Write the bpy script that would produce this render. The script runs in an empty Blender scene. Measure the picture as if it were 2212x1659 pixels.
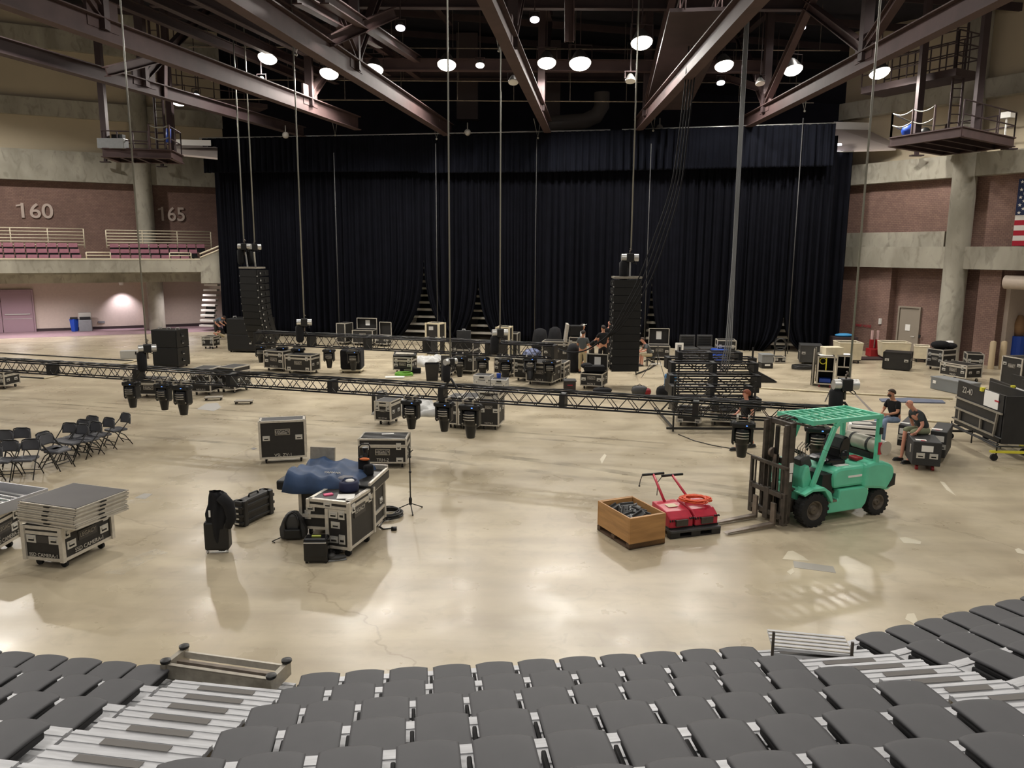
import bpy, bmesh, math, random
from mathutils import Vector as V, Matrix as M4, Euler
R = math.radians
S = bpy.context.scene
COL = S.collection
random.seed(7)

# ---------------------------------------------------------------- camera
FPX, CAMH, PITCH, ROLL = 1661.0, 5.3, R(9.8), R(0.35)
fwd = V((0, math.cos(PITCH), -math.sin(PITCH)))
r0 = V((1, 0, 0)); u0 = r0.cross(fwd)
cr = r0*math.cos(ROLL) + u0*math.sin(ROLL)
cu = u0*math.cos(ROLL) - r0*math.sin(ROLL)
cam = bpy.data.objects.new('camera', bpy.data.cameras.new('camera')); COL.objects.link(cam)
cam.data.sensor_width = 36; cam.data.lens = FPX/2212*36
cam.data.clip_start = .1; cam.data.clip_end = 200
cam.matrix_world = M4(((cr.x, cu.x, -fwd.x, 0), (cr.y, cu.y, -fwd.y, 0), (cr.z, cu.z, -fwd.z, CAMH), (0, 0, 0, 1)))
S.camera = cam
def ray(x, y): return fwd + cr*((x-1106)/FPX) + cu*((829.5-y)/FPX)
def P(x, y, z=0.0):            # where the line of sight meets the height z
    d = ray(x, y); t = (z-CAMH)/d.z
    return V((0, 0, CAMH)) + d*t
def PY(x, y, Y):               # ... meets the depth Y
    d = ray(x, y); return V((0, 0, CAMH)) + d*(Y/d.y)
def PL(x, y, a, b):            # ... meets the vertical plane over the floor line a-b
    n = V((b[1]-a[1], a[0]-b[0], 0)); d = ray(x, y)
    o = V((0, 0, CAMH)); t = (V((a[0], a[1], 0))-o).dot(n)/d.dot(n)
    return o + d*t
def ztop(base, x, y):          # height of pixel row y above the floor point base
    return PY(x, y, base.y).z

# ---------------------------------------------------------------- world, exposure
S.view_settings.view_transform = 'Standard'; S.view_settings.look = 'None'
S.view_settings.exposure = -0.07; S.view_settings.gamma = 1
w = bpy.data.worlds.new('world'); S.world = w; w.use_nodes = True
w.node_tree.nodes['Background'].inputs[0].default_value = (.86, .84, .88, 1)
w.node_tree.nodes['Background'].inputs[1].default_value = .26

LAMP_W = 2450
def lamp_light(loc, watt, size=.35, target=None, cone=168, col=(1, .95, .88), blend=.35):
    l = bpy.data.lights.new('lamp_light', 'SPOT'); l.energy = watt; l.shadow_soft_size = size
    l.spot_size = R(cone); l.spot_blend = blend; l.color = col
    o = bpy.data.objects.new('lamp_light', l); COL.objects.link(o); o.location = loc
    d = (V(target) if target else V((loc[0], loc[1]-6, 0)))-V(loc)
    o.rotation_euler = d.to_track_quat('-Z', 'Y').to_euler()
    return o

# ---------------------------------------------------------------- materials
def lin(h):
    h = h.lstrip('#'); out = []
    for i in (0, 2, 4):
        c = int(h[i:i+2], 16)/255
        out.append(c/12.92 if c <= .04045 else ((c+.055)/1.055)**2.4)
    return out + [1]
MATS = {}
def mat(name, col, rough=.5, metal=0, noise=0, nscale=8, col2=None, bump=0, bscale=40, spec=.5, emit=None, estr=0, stretch=None, coat=0):
    if name in MATS: return MATS[name]
    m = bpy.data.materials.new(name); m.use_nodes = True; nt = m.node_tree
    b = nt.nodes['Principled BSDF']
    c = lin(col) if isinstance(col, str) else list(col)
    b.inputs['Base Color'].default_value = c; b.inputs['Roughness'].default_value = rough
    b.inputs['Metallic'].default_value = metal; b.inputs['Specular IOR Level'].default_value = spec
    if coat: b.inputs['Coat Weight'].default_value = coat; b.inputs['Coat Roughness'].default_value = .15
    tc = nt.nodes.new('ShaderNodeTexCoord')
    if col2 or noise:
        n = nt.nodes.new('ShaderNodeTexNoise'); n.inputs['Scale'].default_value = nscale; n.inputs['Detail'].default_value = 6
        mp = nt.nodes.new('ShaderNodeMapping'); nt.links.new(tc.outputs['Object'], mp.inputs[0]); nt.links.new(mp.outputs[0], n.inputs[0])
        if stretch: mp.inputs['Scale'].default_value = stretch
        r = nt.nodes.new('ShaderNodeValToRGB'); nt.links.new(n.outputs[0], r.inputs[0]); nt.links.new(r.outputs[0], b.inputs['Base Color'])
        c2 = lin(col2) if col2 else [min(1, x*(1+noise)) for x in c[:3]]+[1]
        c1 = c if col2 else [x*(1-noise) for x in c[:3]]+[1]
        r.color_ramp.elements[0].position = .35; r.color_ramp.elements[0].color = c1
        r.color_ramp.elements[1].position = .65; r.color_ramp.elements[1].color = c2
    if bump:
        n2 = nt.nodes.new('ShaderNodeTexNoise'); n2.inputs['Scale'].default_value = bscale
        nt.links.new(tc.outputs['Object'], n2.inputs[0])
        bp = nt.nodes.new('ShaderNodeBump'); bp.inputs['Strength'].default_value = bump
        nt.links.new(n2.outputs[0], bp.inputs['Height']); nt.links.new(bp.outputs[0], b.inputs['Normal'])
    if emit:
        b.inputs['Emission Color'].default_value = lin(emit); b.inputs['Emission Strength'].default_value = estr
    MATS[name] = m; return m
K = dict(
 black=mat('black_paint', '#141414', .45, noise=.2, nscale=5),
 lam=mat('black_laminate', '#1f1d1b', .55, noise=.15, nscale=9),
 lam2=mat('charcoal_laminate', '#3a3a3a', .5, noise=.12, nscale=5),
 alu=mat('aluminium_edging', '#c4beb2', .38, .35, noise=.08, nscale=14),
 alud=mat('dull_aluminium', '#a09a8e', .45, .5, noise=.12, nscale=10),
 chrome=mat('bright_zinc', '#c9c8c4', .3, .6),
 rubber=mat('black_rubber', '#191919', .8, noise=.2, nscale=20),
 dark=mat('dark_recess', '#0b0b0b', .8),
 truss=mat('truss_black', '#232327', .3, .5),
 lacing=mat('truss_lacing', '#3a3733', .35, .5),
 grill=mat('speaker_grille', '#0f0f0f', .7, noise=.3, nscale=80),
 cloth=mat('black_cloth', '#101013', .95, noise=.3, nscale=4),
 white=mat('white_paper', '#e8e6e0', .6),
 cream=mat('cream_canvas', '#cfc4a8', .9, noise=.08, nscale=3),
 grey=mat('grey_plastic', '#7d7f80', .5, noise=.05),
 red=mat('red_paint', '#b3263a', .35, noise=.12, nscale=6),
 redd=mat('deep_red', '#8e1a20', .5),
 blue=mat('blue_plastic', '#1d46a5', .45),
 navy=mat('navy_cloth', '#26344f', .85, noise=.2, nscale=6),
 yellow=mat('yellow_paint', '#d8cf3c', .4),
 teal=mat('teal_paint', '#62c3a0', .4, noise=.06, nscale=3, coat=.2),
 mast=mat('dirty_dark_steel', '#4a443d', .55, .3, noise=.25, nscale=7),
 steel=mat('worn_steel', '#7c7268', .4, .6, noise=.2, nscale=6),
 skin=mat('skin', '#c08a6c', .55), skin2=mat('skin_pink', '#c98e77', .55),
 beam=mat('oxide_red_steel', '#453332', .75, 0, noise=.14, nscale=1.5),
 beamd=mat('dark_oxide_steel', '#37292a', .75, 0, noise=.14, nscale=1.5),
 rail=mat('cream_rail', '#d8cdb4', .45),
 plum=mat('plum_seat', '#9d6673', .6, noise=.08),
 rope=mat('steel_chain', '#8d8c84', .5, .4), roped=mat('dull_chain', '#4a4a4a', .6, .3),
 logo=mat('logo_plate', '#3a3734', .5),
 letter=mat('silver_letter', '#b9b4aa', .45), chair_vinyl=mat('chair_vinyl', '#4a4b50', .55),
)
def P3(p): return V((p[0], p[1], p[2] if len(p) > 2 else 0))
# ---------------------------------------------------------------- mesh builder
class MB:
    def __init__(s): s.v = []; s.f = []; s.m = []
    def add(s, vs, fs, m=0, T=None):
        k = len(s.v); s.v += [(T @ V(p) if T else V(p)) for p in vs]
        s.f += [tuple(i+k for i in f) for f in fs]; s.m += [m]*len(fs); return s
    def box(s, c, d, m=0, T=None, rz=0, rx=0, ry=0):
        x, y, z = d[0]/2, d[1]/2, d[2]/2
        L = M4.Translation(V(c)) @ Euler((rx, ry, rz)).to_matrix().to_4x4()
        if T: L = T @ L
        return s.add([(i*x, j*y, k*z) for k in (-1, 1) for j in (-1, 1) for i in (-1, 1)],
                     [(0, 2, 3, 1), (4, 5, 7, 6), (0, 1, 5, 4), (2, 6, 7, 3), (0, 4, 6, 2), (1, 3, 7, 5)], m, L)
    def bar(s, p, q, w, h, m=0, up=(0, 0, 1)):
        p, q = V(p), V(q); d = q-p; L = d.length
        if L < 1e-6: return s
        z = d/L; x = z.cross(V(up))
        if x.length < 1e-3: x = z.cross(V((0, 1, 0)))
        x.normalize(); y = x.cross(z)
        T = M4(((x.x, y.x, z.x, 0), (x.y, y.y, z.y, 0), (x.z, y.z, z.z, 0), (0, 0, 0, 1)))
        return s.box((0, 0, 0), (w, h, L), m, M4.Translation((p+q)/2) @ T)
    def tube(s, pts, r, n=8, m=0, cap=True):
        pts = [V(p) for p in pts]; rs = r if isinstance(r, (list, tuple)) else [r]*len(pts)
        vs, fs = [], []; px = None
        for i, p in enumerate(pts):
            d = (pts[min(i+1, len(pts)-1)]-pts[max(i-1, 0)])
            d = d.normalized() if d.length > 1e-9 else V((0, 0, 1))
            if px is None:
                px = d.cross(V((0, 0, 1))); px = px if px.length > .05 else d.cross(V((1, 0, 0)))
            px = (px - d*px.dot(d)).normalized(); py = d.cross(px)
            vs += [p+(px*math.cos(2*math.pi*k/n)+py*math.sin(2*math.pi*k/n))*rs[i] for k in range(n)]
        for i in range(len(pts)-1):
            for k in range(n):
                a, b = i*n+k, i*n+(k+1) % n; fs.append((a, b, b+n, a+n))
        if cap: fs += [tuple(range(n))[::-1], tuple(range((len(pts)-1)*n, len(pts)*n))]
        return s.add(vs, fs, m)
    def prism(s, poly, d, T=None, m=0):          # poly in xz, extruded along y from 0 to d
        n = len(poly); vs = [(x, 0, z) for x, z in poly]+[(x, d, z) for x, z in poly]
        fs = [tuple(range(n)), tuple(range(n, 2*n))[::-1]]+[(i, i+n, (i+1) % n+n, (i+1) % n) for i in range(n)]
        return s.add(vs, fs, m, T)
    def lathe(s, prof, T=None, n=20, m=0, cap=True):       # (r, z) profile about z
        vs = [(r*math.cos(2*math.pi*k/n), r*math.sin(2*math.pi*k/n), z) for r, z in prof for k in range(n)]
        fs = [(i*n+k, i*n+(k+1) % n, (i+1)*n+(k+1) % n, (i+1)*n+k) for i in range(len(prof)-1) for k in range(n)]
        if cap: fs += [tuple(range(n))[::-1], tuple(range((len(prof)-1)*n, len(prof)*n))]
        return s.add(vs, fs, m, T)
    def ball(s, c, r, m=0, n=12, T=None, e=1.0):
        r = r if isinstance(r, (tuple, list)) else (r, r, r); vs, fs = [], []; k = n//2
        for i in range(k+1):
            a = math.pi*i/k
            for j in range(n):
                b = 2*math.pi*j/n
                q = (math.sin(a)*math.cos(b), math.sin(a)*math.sin(b), math.cos(a))
                q = [math.copysign(abs(t)**e, t) for t in q]
                vs.append((c[0]+r[0]*q[0], c[1]+r[1]*q[1], c[2]+r[2]*q[2]))
        fs = [(i*n+j, (i+1)*n+j, (i+1)*n+(j+1) % n, i*n+(j+1) % n) for i in range(k) for j in range(n)]
        return s.add(vs, fs, m, T)
    def grid(s, fn, nu, nv, m=0):
        vs = [fn(i/nu, j/nv) for j in range(nv+1) for i in range(nu+1)]
        fs = [(j*(nu+1)+i, j*(nu+1)+i+1, (j+1)*(nu+1)+i+1, (j+1)*(nu+1)+i) for j in range(nv) for i in range(nu)]
        return s.add(vs, fs, m)
    def build(s, name, mats, parent=None, smooth=False, bevel=0, solid=0, **tags):
        me = bpy.data.meshes.new(name); me.from_pydata(s.v, [], s.f)
        for mm in (mats if isinstance(mats, (list, tuple)) else [mats]): me.materials.append(K[mm] if isinstance(mm, str) else mm)
        me.polygons.foreach_set('material_index', s.m)
        if smooth: me.polygons.foreach_set('use_smooth', [True]*len(me.polygons))
        bm = bmesh.new(); bm.from_mesh(me)
        bmesh.ops.remove_doubles(bm, verts=bm.verts, dist=1e-5)
        bmesh.ops.recalc_face_normals(bm, faces=bm.faces); bm.to_mesh(me); bm.free()
        if smooth == 'a': me.set_sharp_from_angle(angle=R(40))
        o = bpy.data.objects.new(name, me); COL.objects.link(o)
        if solid:
            q = o.modifiers.new('s', 'SOLIDIFY'); q.thickness = solid; q.offset = 0
        if bevel:
            q = o.modifiers.new('b', 'BEVEL'); q.width = bevel; q.segments = 2; q.limit_method = 'ANGLE'
        if parent: o.parent = parent
        for k, x in tags.items(): o[k] = x
        return o
def thing(name, label, cat, loc=(0, 0, 0), rz=0, group=None, kind=None):
    o = bpy.data.objects.new(name, None); COL.objects.link(o); o.empty_display_size = .1
    o.location = loc; o.rotation_euler = (0, 0, rz); o['label'] = label; o['category'] = cat
    if group: o['group'] = group
    if kind: o['kind'] = kind
    return o
def tag(o, label, cat, group=None, kind=None):
    o['label'] = label; o['category'] = cat
    if group: o['group'] = group
    if kind: o['kind'] = kind
    return o
def copy_tree(o, loc=None, rz=None, label=None, group=None, par=None):
    c = o.copy(); COL.objects.link(c)
    if par: c.parent = par
    if loc is not None: c.location = loc
    if rz is not None: c.rotation_euler = (0, 0, rz)
    if label: c['label'] = label
    if group: c['group'] = group
    for ch in list(o.children): copy_tree(ch, par=c)
    return c
def struct(o): o['kind'] = 'structure'; return o
def text(s, size, m, parent, loc, rot=(R(90), 0, 0), name='lettering', ext=.002, sx=1, align='CENTER', bold=0):
    cu_ = bpy.data.curves.new(name, 'FONT'); cu_.body = s; cu_.size = size; cu_.extrude = ext; cu_.align_x = align; cu_.align_y = 'CENTER'; cu_.offset = size*bold
    t = bpy.data.objects.new('tmp', cu_); COL.objects.link(t)
    dg = bpy.context.evaluated_depsgraph_get(); me = bpy.data.meshes.new_from_object(t.evaluated_get(dg))
    bpy.data.objects.remove(t); me.materials.clear(); me.materials.append(K[m] if isinstance(m, str) else m)
    o = bpy.data.objects.new(name, me); COL.objects.link(o); o.location = loc; o.rotation_euler = rot; o.scale = (sx, 1, 1)
    if parent: o.parent = parent
    return o
ORD = 'first second third fourth fifth sixth seventh eighth ninth tenth eleventh twelfth thirteenth fourteenth fifteenth'.split()
def wave_mat(name, base, line, brick=None, scale=1.0, rough=.8):
    m = bpy.data.materials.new(name); m.use_nodes = True; nt = m.node_tree; b = nt.nodes['Principled BSDF']
    b.inputs['Roughness'].default_value = rough
    tc = nt.nodes.new('ShaderNodeTexCoord'); mp = nt.nodes.new('ShaderNodeMapping'); nt.links.new(tc.outputs['UV'], mp.inputs[0])
    br = nt.nodes.new('ShaderNodeTexBrick'); nt.links.new(mp.outputs[0], br.inputs[0])
    br.inputs['Scale'].default_value = scale; br.inputs['Color1'].default_value = lin(base); br.inputs['Color2'].default_value = lin(brick or base)
    br.inputs['Mortar'].default_value = lin(line); br.inputs['Mortar Size'].default_value = .012
    br.inputs['Brick Width'].default_value = .4; br.inputs['Row Height'].default_value = .2
    n = nt.nodes.new('ShaderNodeTexNoise'); n.inputs['Scale'].default_value = 1.2; nt.links.new(tc.outputs['Object'], n.inputs[0])
    mx = nt.nodes.new('ShaderNodeMix'); mx.data_type = 'RGBA'; mx.blend_type = 'MULTIPLY'; mx.inputs[0].default_value = .35
    nt.links.new(br.outputs[0], mx.inputs[6]); nt.links.new(n.outputs[0], mx.inputs[7]); nt.links.new(mx.outputs[2], b.inputs[0])
    return m
def concrete(name, a, b_, c_, s1=.5, s2=3, rough=.8, stretch=(1, 1, 1)):
    m = bpy.data.materials.new(name); m.use_nodes = True; nt = m.node_tree; b = nt.nodes['Principled BSDF']
    b.inputs['Roughness'].default_value = rough
    tc = nt.nodes.new('ShaderNodeTexCoord'); mp = nt.nodes.new('ShaderNodeMapping'); nt.links.new(tc.outputs['Object'], mp.inputs[0]); mp.inputs['Scale'].default_value = stretch
    n1 = nt.nodes.new('ShaderNodeTexNoise'); n1.inputs['Scale'].default_value = s1; n1.inputs['Detail'].default_value = 7; n1.inputs['Distortion'].default_value = .6
    n2 = nt.nodes.new('ShaderNodeTexNoise'); n2.inputs['Scale'].default_value = s2; n2.inputs['Detail'].default_value = 8; n2.inputs['Distortion'].default_value = 1.2
    nt.links.new(mp.outputs[0], n1.inputs[0]); nt.links.new(mp.outputs[0], n2.inputs[0])
    r1 = nt.nodes.new('ShaderNodeValToRGB'); r1.color_ramp.elements[0].position = .36; r1.color_ramp.elements[1].position = .64
    r1.color_ramp.elements[0].color = lin(a); r1.color_ramp.elements[1].color = lin(b_)
    r2 = nt.nodes.new('ShaderNodeValToRGB'); r2.color_ramp.elements[0].position = .52; r2.color_ramp.elements[1].position = .72
    r2.color_ramp.elements[0].color = (0, 0, 0, 1); r2.color_ramp.elements[1].color = (.6, .6, .6, 1)
    mx = nt.nodes.new('ShaderNodeMix'); mx.data_type = 'RGBA'
    nt.links.new(n1.outputs[0], r1.inputs[0]); nt.links.new(n2.outputs[0], r2.inputs[0]); nt.links.new(r2.outputs[0], mx.inputs[0])
    nt.links.new(r1.outputs[0], mx.inputs[6]); mx.inputs[7].default_value = lin(c_); nt.links.new(mx.outputs[2], b.inputs[0])
    return m
# ================================================================ STRUCTURE
# floor: polished concrete with tyre streaks, mottling and cracks
fm = concrete('polished_concrete', '#a99d86', '#bcb098', '#a69b85', .5, 3.2, .27, (1, 1, 1))
nt = fm.node_tree; b = nt.nodes['Principled BSDF']
old = b.inputs[0].links[0].from_socket
tc = nt.nodes.new('ShaderNodeTexCoord')
mp = nt.nodes.new('ShaderNodeMapping'); mp.inputs['Rotation'].default_value = (0, 0, R(14)); mp.inputs['Scale'].default_value = (.3, 1.5, 1); nt.links.new(tc.outputs['Object'], mp.inputs[0])
st = nt.nodes.new('ShaderNodeTexNoise'); st.inputs['Scale'].default_value = 1.1; st.inputs['Detail'].default_value = 7; nt.links.new(mp.outputs[0], st.inputs[0])
sr = nt.nodes.new('ShaderNodeValToRGB'); sr.color_ramp.elements[0].position = .38; sr.color_ramp.elements[0].color = (.86, .84, .82, 1); sr.color_ramp.elements[1].position = .6; sr.color_ramp.elements[1].color = (1.08, 1.08, 1.06, 1)
nt.links.new(st.outputs[0], sr.inputs[0])
m1 = nt.nodes.new('ShaderNodeMix'); m1.data_type = 'RGBA'; m1.blend_type = 'MULTIPLY'; m1.inputs[0].default_value = .75
nt.links.new(old, m1.inputs[6]); nt.links.new(sr.outputs[0], m1.inputs[7])
vo = nt.nodes.new('ShaderNodeTexVoronoi'); vo.feature = 'DISTANCE_TO_EDGE'; vo.inputs['Scale'].default_value = .1
nd = nt.nodes.new('ShaderNodeTexNoise'); nd.inputs['Scale'].default_value = 1.0; nd.inputs['Detail'].default_value = 8; nt.links.new(tc.outputs['Object'], nd.inputs[0])
ad = nt.nodes.new('ShaderNodeVectorMath'); ad.operation = 'MULTIPLY_ADD'; ad.inputs[1].default_value = (1.6, 1.6, 0)
nt.links.new(nd.outputs['Color'], ad.inputs[0]); nt.links.new(tc.outputs['Object'], ad.inputs[2]); nt.links.new(ad.outputs[0], vo.inputs[0])
cr2 = nt.nodes.new('ShaderNodeValToRGB'); cr2.color_ramp.elements[0].position = 0; cr2.color_ramp.elements[0].color = (.74, .71, .68, 1); cr2.color_ramp.elements[1].position = .0009; cr2.color_ramp.elements[1].color = (1, 1, 1, 1)
nt.links.new(vo.outputs[0], cr2.inputs[0])
m2 = nt.nodes.new('ShaderNodeMix'); m2.data_type = 'RGBA'; m2.blend_type = 'MULTIPLY'; m2.inputs[0].default_value = .8
nt.links.new(m1.outputs[2], m2.inputs[6]); nt.links.new(cr2.outputs[0], m2.inputs[7]); nt.links.new(m2.outputs[2], b.inputs[0])
rn = nt.nodes.new('ShaderNodeMapRange'); rn.inputs[1].default_value = .3; rn.inputs[2].default_value = .7; rn.inputs[3].default_value = .24; rn.inputs[4].default_value = .4; b.inputs['Specular IOR Level'].default_value = .38
nt.links.new(nd.outputs[0], rn.inputs[0]); nt.links.new(rn.outputs[0], b.inputs['Roughness'])
K['floor'] = fm
K['conc'] = concrete('board_marked_concrete', '#8e897c', '#aba698', '#6f6b60', .6, 2.4, .85, (1, 1, .5))
K['tan'] = mat('tan_plaster', '#b8ab93', .85, noise=.04, nscale=.5)
K['lilac'] = mat('pale_plaster', '#c2b3a4', .8, noise=.03)
K['brick'] = wave_mat('brown_block_wall', '#94766a', '#5f4942', '#876a60', 2.2)
K['deck'] = mat('dark_roof_deck', '#1d1b24', .9, noise=.2, nscale=1)
K['carpet'] = mat('mauve_carpet', '#8d7477', .95, noise=.1, nscale=3)
MB().box((0, 27, -.1), (130, 110, .2)).build('floor', 'floor', kind='structure')

LA, LB = V((-30.7, 49.5, 0)), V((-21.5, 54.2, 0)); Lu = (LB-LA).normalized(); Ln = V((-Lu.y, Lu.x, 0))  # left wall line, normal away
RA, RB = V((19.0, 42.8, 0)), V((23.7, 35.5, 0)); Ru = (RB-RA).normalized(); Rn = V((-Ru.y, Ru.x, 0))
def lw(x, y, off=0): return PL(x, y, LA+Ln*off, LB+Ln*off)
def rw(x, y, off=0): return PL(x, y, RA+Rn*off, RB+Rn*off)
def uvbox(o):
    me = o.data; uv = me.uv_layers.new(name='UVMap')
    for p in me.polygons:
        for li in p.loop_indices:
            co = me.vertices[me.loops[li].vertex_index].co
            uv.data[li].uv = ((co.x*Lu.x+co.y*Lu.y) if abs(p.normal.x*Lu.x+p.normal.y*Lu.y) < .7 else (co.x*Lu.y-co.y*Lu.x), co.z)
    return o
def band(name, o, u, s0, s1, z0, z1, t0, t1, m):   # a slab along a wall line between distances s0..s1, heights z0..z1, offsets t0..t1
    n = V((-u.y, u.x, 0)); vs = []
    for z in (z0, z1):
        for t in (t0, t1):
            for s in (s0, s1): vs.append(o+u*s+n*t+V((0, 0, z)))
    mb = MB().add(vs, [(0, 1, 3, 2), (4, 6, 7, 5), (0, 4, 5, 1), (2, 3, 7, 6), (0, 2, 6, 4), (1, 5, 7, 3)])
    ob = mb.build(name, m, kind='structure'); uvbox(ob); return ob
zb0, zb1 = lw(0, 387).z, lw(0, 320).z       # big concrete beam above brick
zc0, zc1 = lw(0, 245).z, lw(0, 207).z       # next beam
zd0, zd1 = lw(30, 100).z, lw(30, 55).z
LS0, LS1 = -22, 12
band('wall_left', LA, Lu, LS0, LS1, 0, 3.4, 0, .3, 'lilac')
band('wall_left', LA, Lu, LS0, LS1, 3.4, zb0+.4, .1, .5, 'brick')
band('wall_left', LA, Lu, LS0, LS1, zb0, zb1, -.45, .4, 'conc')
band('wall_left', LA, Lu, LS0, LS1, zb1, zc0, -.1, .4, 'tan')
band('wall_left', LA, Lu, LS0, LS1, zc0, zc1, -.45, .4, 'conc')
band('wall_left', LA, Lu, LS0, LS1, zc1, zd0, -.1, .4, 'tan')
band('wall_left', LA, Lu, LS0, LS1, zd0, zd1, -.45, .4, 'conc')
band('wall_left', LA, Lu, LS0, LS1, zd1, 21, -.1, .4, 'tan')
# right wall
ya0, ya1 = rw(2063, 385).z, rw(2067, 337).z
yb0, yb1 = rw(2044, 580).z, rw(2044, 533).z
yc0, yc1 = rw(2180, 208).z, rw(2180, 166).z
RS0, RS1 = -1.6, 30
band('wall_right', RA, Ru, RS0, RS1, yb1, ya0+.3, .1, .5, 'brick')
dS = (rw(2150, 700)-RA).dot(Ru)
band('wall_right', RA, Ru, RS0, (rw(1919, 700)-RA).dot(Ru), 0, yb0+.3, -.1, .5, 'brick')
band('wall_right', RA, Ru, (rw(1919, 700)-RA).dot(Ru), dS, 0, yb0+.3, .45, .6, 'brick')
band('wall_right', RA, Ru, (rw(2105, 700)-RA).dot(Ru), (rw(2152, 700)-RA).dot(Ru), 0, yb0+.3, .0, .6, 'brick')
band('wall_right', RA, Ru, (rw(2152, 700)-RA).dot(Ru), RS1, rw(2190, 607).z, yb0+.3, .2, .6, 'brick')
band('wall_right', RA, Ru, RS0, RS1, yb0, yb1, -.6, .4, 'conc')
band('wall_right', RA, Ru, RS0, (rw(2045, 520)-RA).dot(Ru), yb1, yb1+.75, -.25, .4, 'conc')
band('wall_right', RA, Ru, RS0, RS1, ya0, ya1, -.5, .4, 'conc')
band('wall_right', RA, Ru, RS0, RS1, ya1, yc0, .05, .4, 'tan')
band('wall_right', RA, Ru, RS0, RS1, yc0, yc1, -.45, .4, 'conc')
band('wall_right', RA, Ru, RS0, RS1, yc1, 19.5, .05, .4, 'tan')
# room beyond the loading opening: pale wall
band('wall_back', RA, Ru, dS, RS1, 0, 6, 5, 5.2, 'lilac')
band('wall_back', RA+Rn*.6, Rn, 0, 5, 0, 6, -(rw(2152, 700)-RA).dot(Ru)-.2, -(rw(2152, 700)-RA).dot(Ru), 'lilac')
# dark bowl behind the drapes
MB().box((0, 62, 9), (70, .4, 24)).build('wall_back', 'deck', kind='structure')
# ceiling, higher over the left wall than over the right wall
def cz(x): return 20.4 + (16.9-20.4)*(x+31)/51
mb = MB(); vs = [(-60, -25, cz(-60)), (45, -25, cz(45)), (45, 65, cz(45)), (-60, 65, cz(-60))]
mb.add(vs+[(x, y, z+.4) for x, y, z in vs], [(0, 1, 2, 3), (4, 7, 6, 5), (0, 4, 5, 1), (1, 5, 6, 2), (2, 6, 7, 3), (3, 7, 4, 0)])
mb.build('ceiling', 'deck', kind='structure')
# columns
def column(p, r, z0, z1, lab):
    o = MB().lathe([(r, z0), (r, (z0+z1)/2), (r, z1)], M4.Translation(V((p.x, p.y, 0))), 28).build('concrete_column', 'conc', smooth='a', kind='structure')
    tag(o, lab, 'column')
cl = lw(312, 450, -.45); column(cl, .56, 3.3, 20, 'round concrete column between the two numbered brick bays')
cl2 = lw(337, 660, -2.2); column(V((cl2.x, cl2.y, 0)), .5, 0, 3.9, 'short round concrete column under the balcony')
crp = rw(2062, 600, -.35); column(V((crp.x, crp.y, 0)), .54, 0, 19, 'tall round concrete column beside the flag')
# recess wall beside balcony bottom column
band('wall_left', LA, Lu, (lw(303, 600)-LA).dot(Lu), (lw(328, 600)-LA).dot(Lu), 0, 3.4, -1.2, 0, 'lilac')
# balcony slab
Bo = -6.0
bl = lambda x, y: lw(x, y, Bo)
bz1 = bl(200, 559).z; bz0 = bl(200, 589).z
s_end = (bl(432, 560)-LA).dot(Lu)
band('trim_1', LA, Lu, LS0, s_end, bz0, bz1, Bo, Bo+.4, 'conc')
band('trim_2', LA, Lu, LS0, s_end, bz0, bz0+.4, Bo+.4, 0, 'conc')
zz0 = lw(100, 612, -3.2).z
band('trim_3', LA, Lu, LS0, s_end+1.5, zz0, bz0+.3, -3.2, -2.7, 'conc')
# sloping end parapet of the balcony
e0 = LA+Lu*s_end+Ln*Bo
mb = MB(); ex = 3.2
pts = [(0, zz0), (0, bz1), (ex, bz1+1.35), (ex, zz0)]
for t in (0, .35): mb.v += [e0+Lu*x+Ln*t+V((0, 0, z)) for x, z in pts]
mb.f = [(0, 1, 2, 3), (7, 6, 5, 4), (0, 4, 5, 1), (1, 5, 6, 2), (2, 6, 7, 3), (3, 7, 4, 0)]; mb.m = [0]*6
mb.build('trim_4', 'conc', kind='structure')
mb = MB()
for dz in (.08, .3): mb.tube([e0+Lu*.0+V((0, 0, bz1+dz)), e0+Lu*ex+V((0, 0, bz1+1.35+dz))], .05, 8)
tag(mb.build('stair_handrail', 'rail', smooth=True), 'cream sloping double handrail climbing at the balcony end', 'handrail')
# carpet strip below balcony
ca, cb = P(0, 737), P(470, 716)
mb = MB(); q = [ca+V((-8, -2, 0)), cb, LA+Lu*14, LA+Lu*LS0]
mb.v = [V((p.x, p.y, .005)) for p in q]; mb.f = [(0, 1, 2, 3)]; mb.m = [0]
mb.build('floor', 'carpet', kind='structure')
# baseboard
band('baseboard_left', LA, Lu, LS0, LS1, 0, .18, -.03, 0, 'beamd')
# upper soffit walls that close the corners beside the drapes
K['soffit'] = mat('pale_soffit', '#b9ada6', .8)
def slab(pts, th, m, name='trim_5'):
    mb = MB(); n = len(pts); mb.v = [V(p) for p in pts]+[V(p)+V((0, 0, th)) for p in pts]
    mb.f = [tuple(range(n)), tuple(range(n, 2*n))[::-1]]+[(i, i+n, (i+1) % n+n, (i+1) % n) for i in range(n)]; mb.m = [0]*len(mb.f)
    return mb.build(name, m, kind='structure')
slab([PY(1800, 330, 42), PY(1935, 325, 41), PY(1935, 281, 43.2), PY(1800, 279, 43.2)], .1, 'soffit')
o = slab([PY(1800, 279, 42.9), PY(1960, 283, 42.9), PY(1960, 283, 43.2), PY(1800, 279, 43.2)], .38, 'white', 'trim_6')
slab([PY(372, 335, 45), PY(470, 345, 45), PY(470, 312, 49), PY(372, 312, 49)], .1, 'soffit')
o = slab([PY(372, 313, 46.5), PY(456, 315, 46.5), PY(456, 315, 46.9), PY(372, 313, 46.9)], .32, 'white', 'trim_7')

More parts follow.
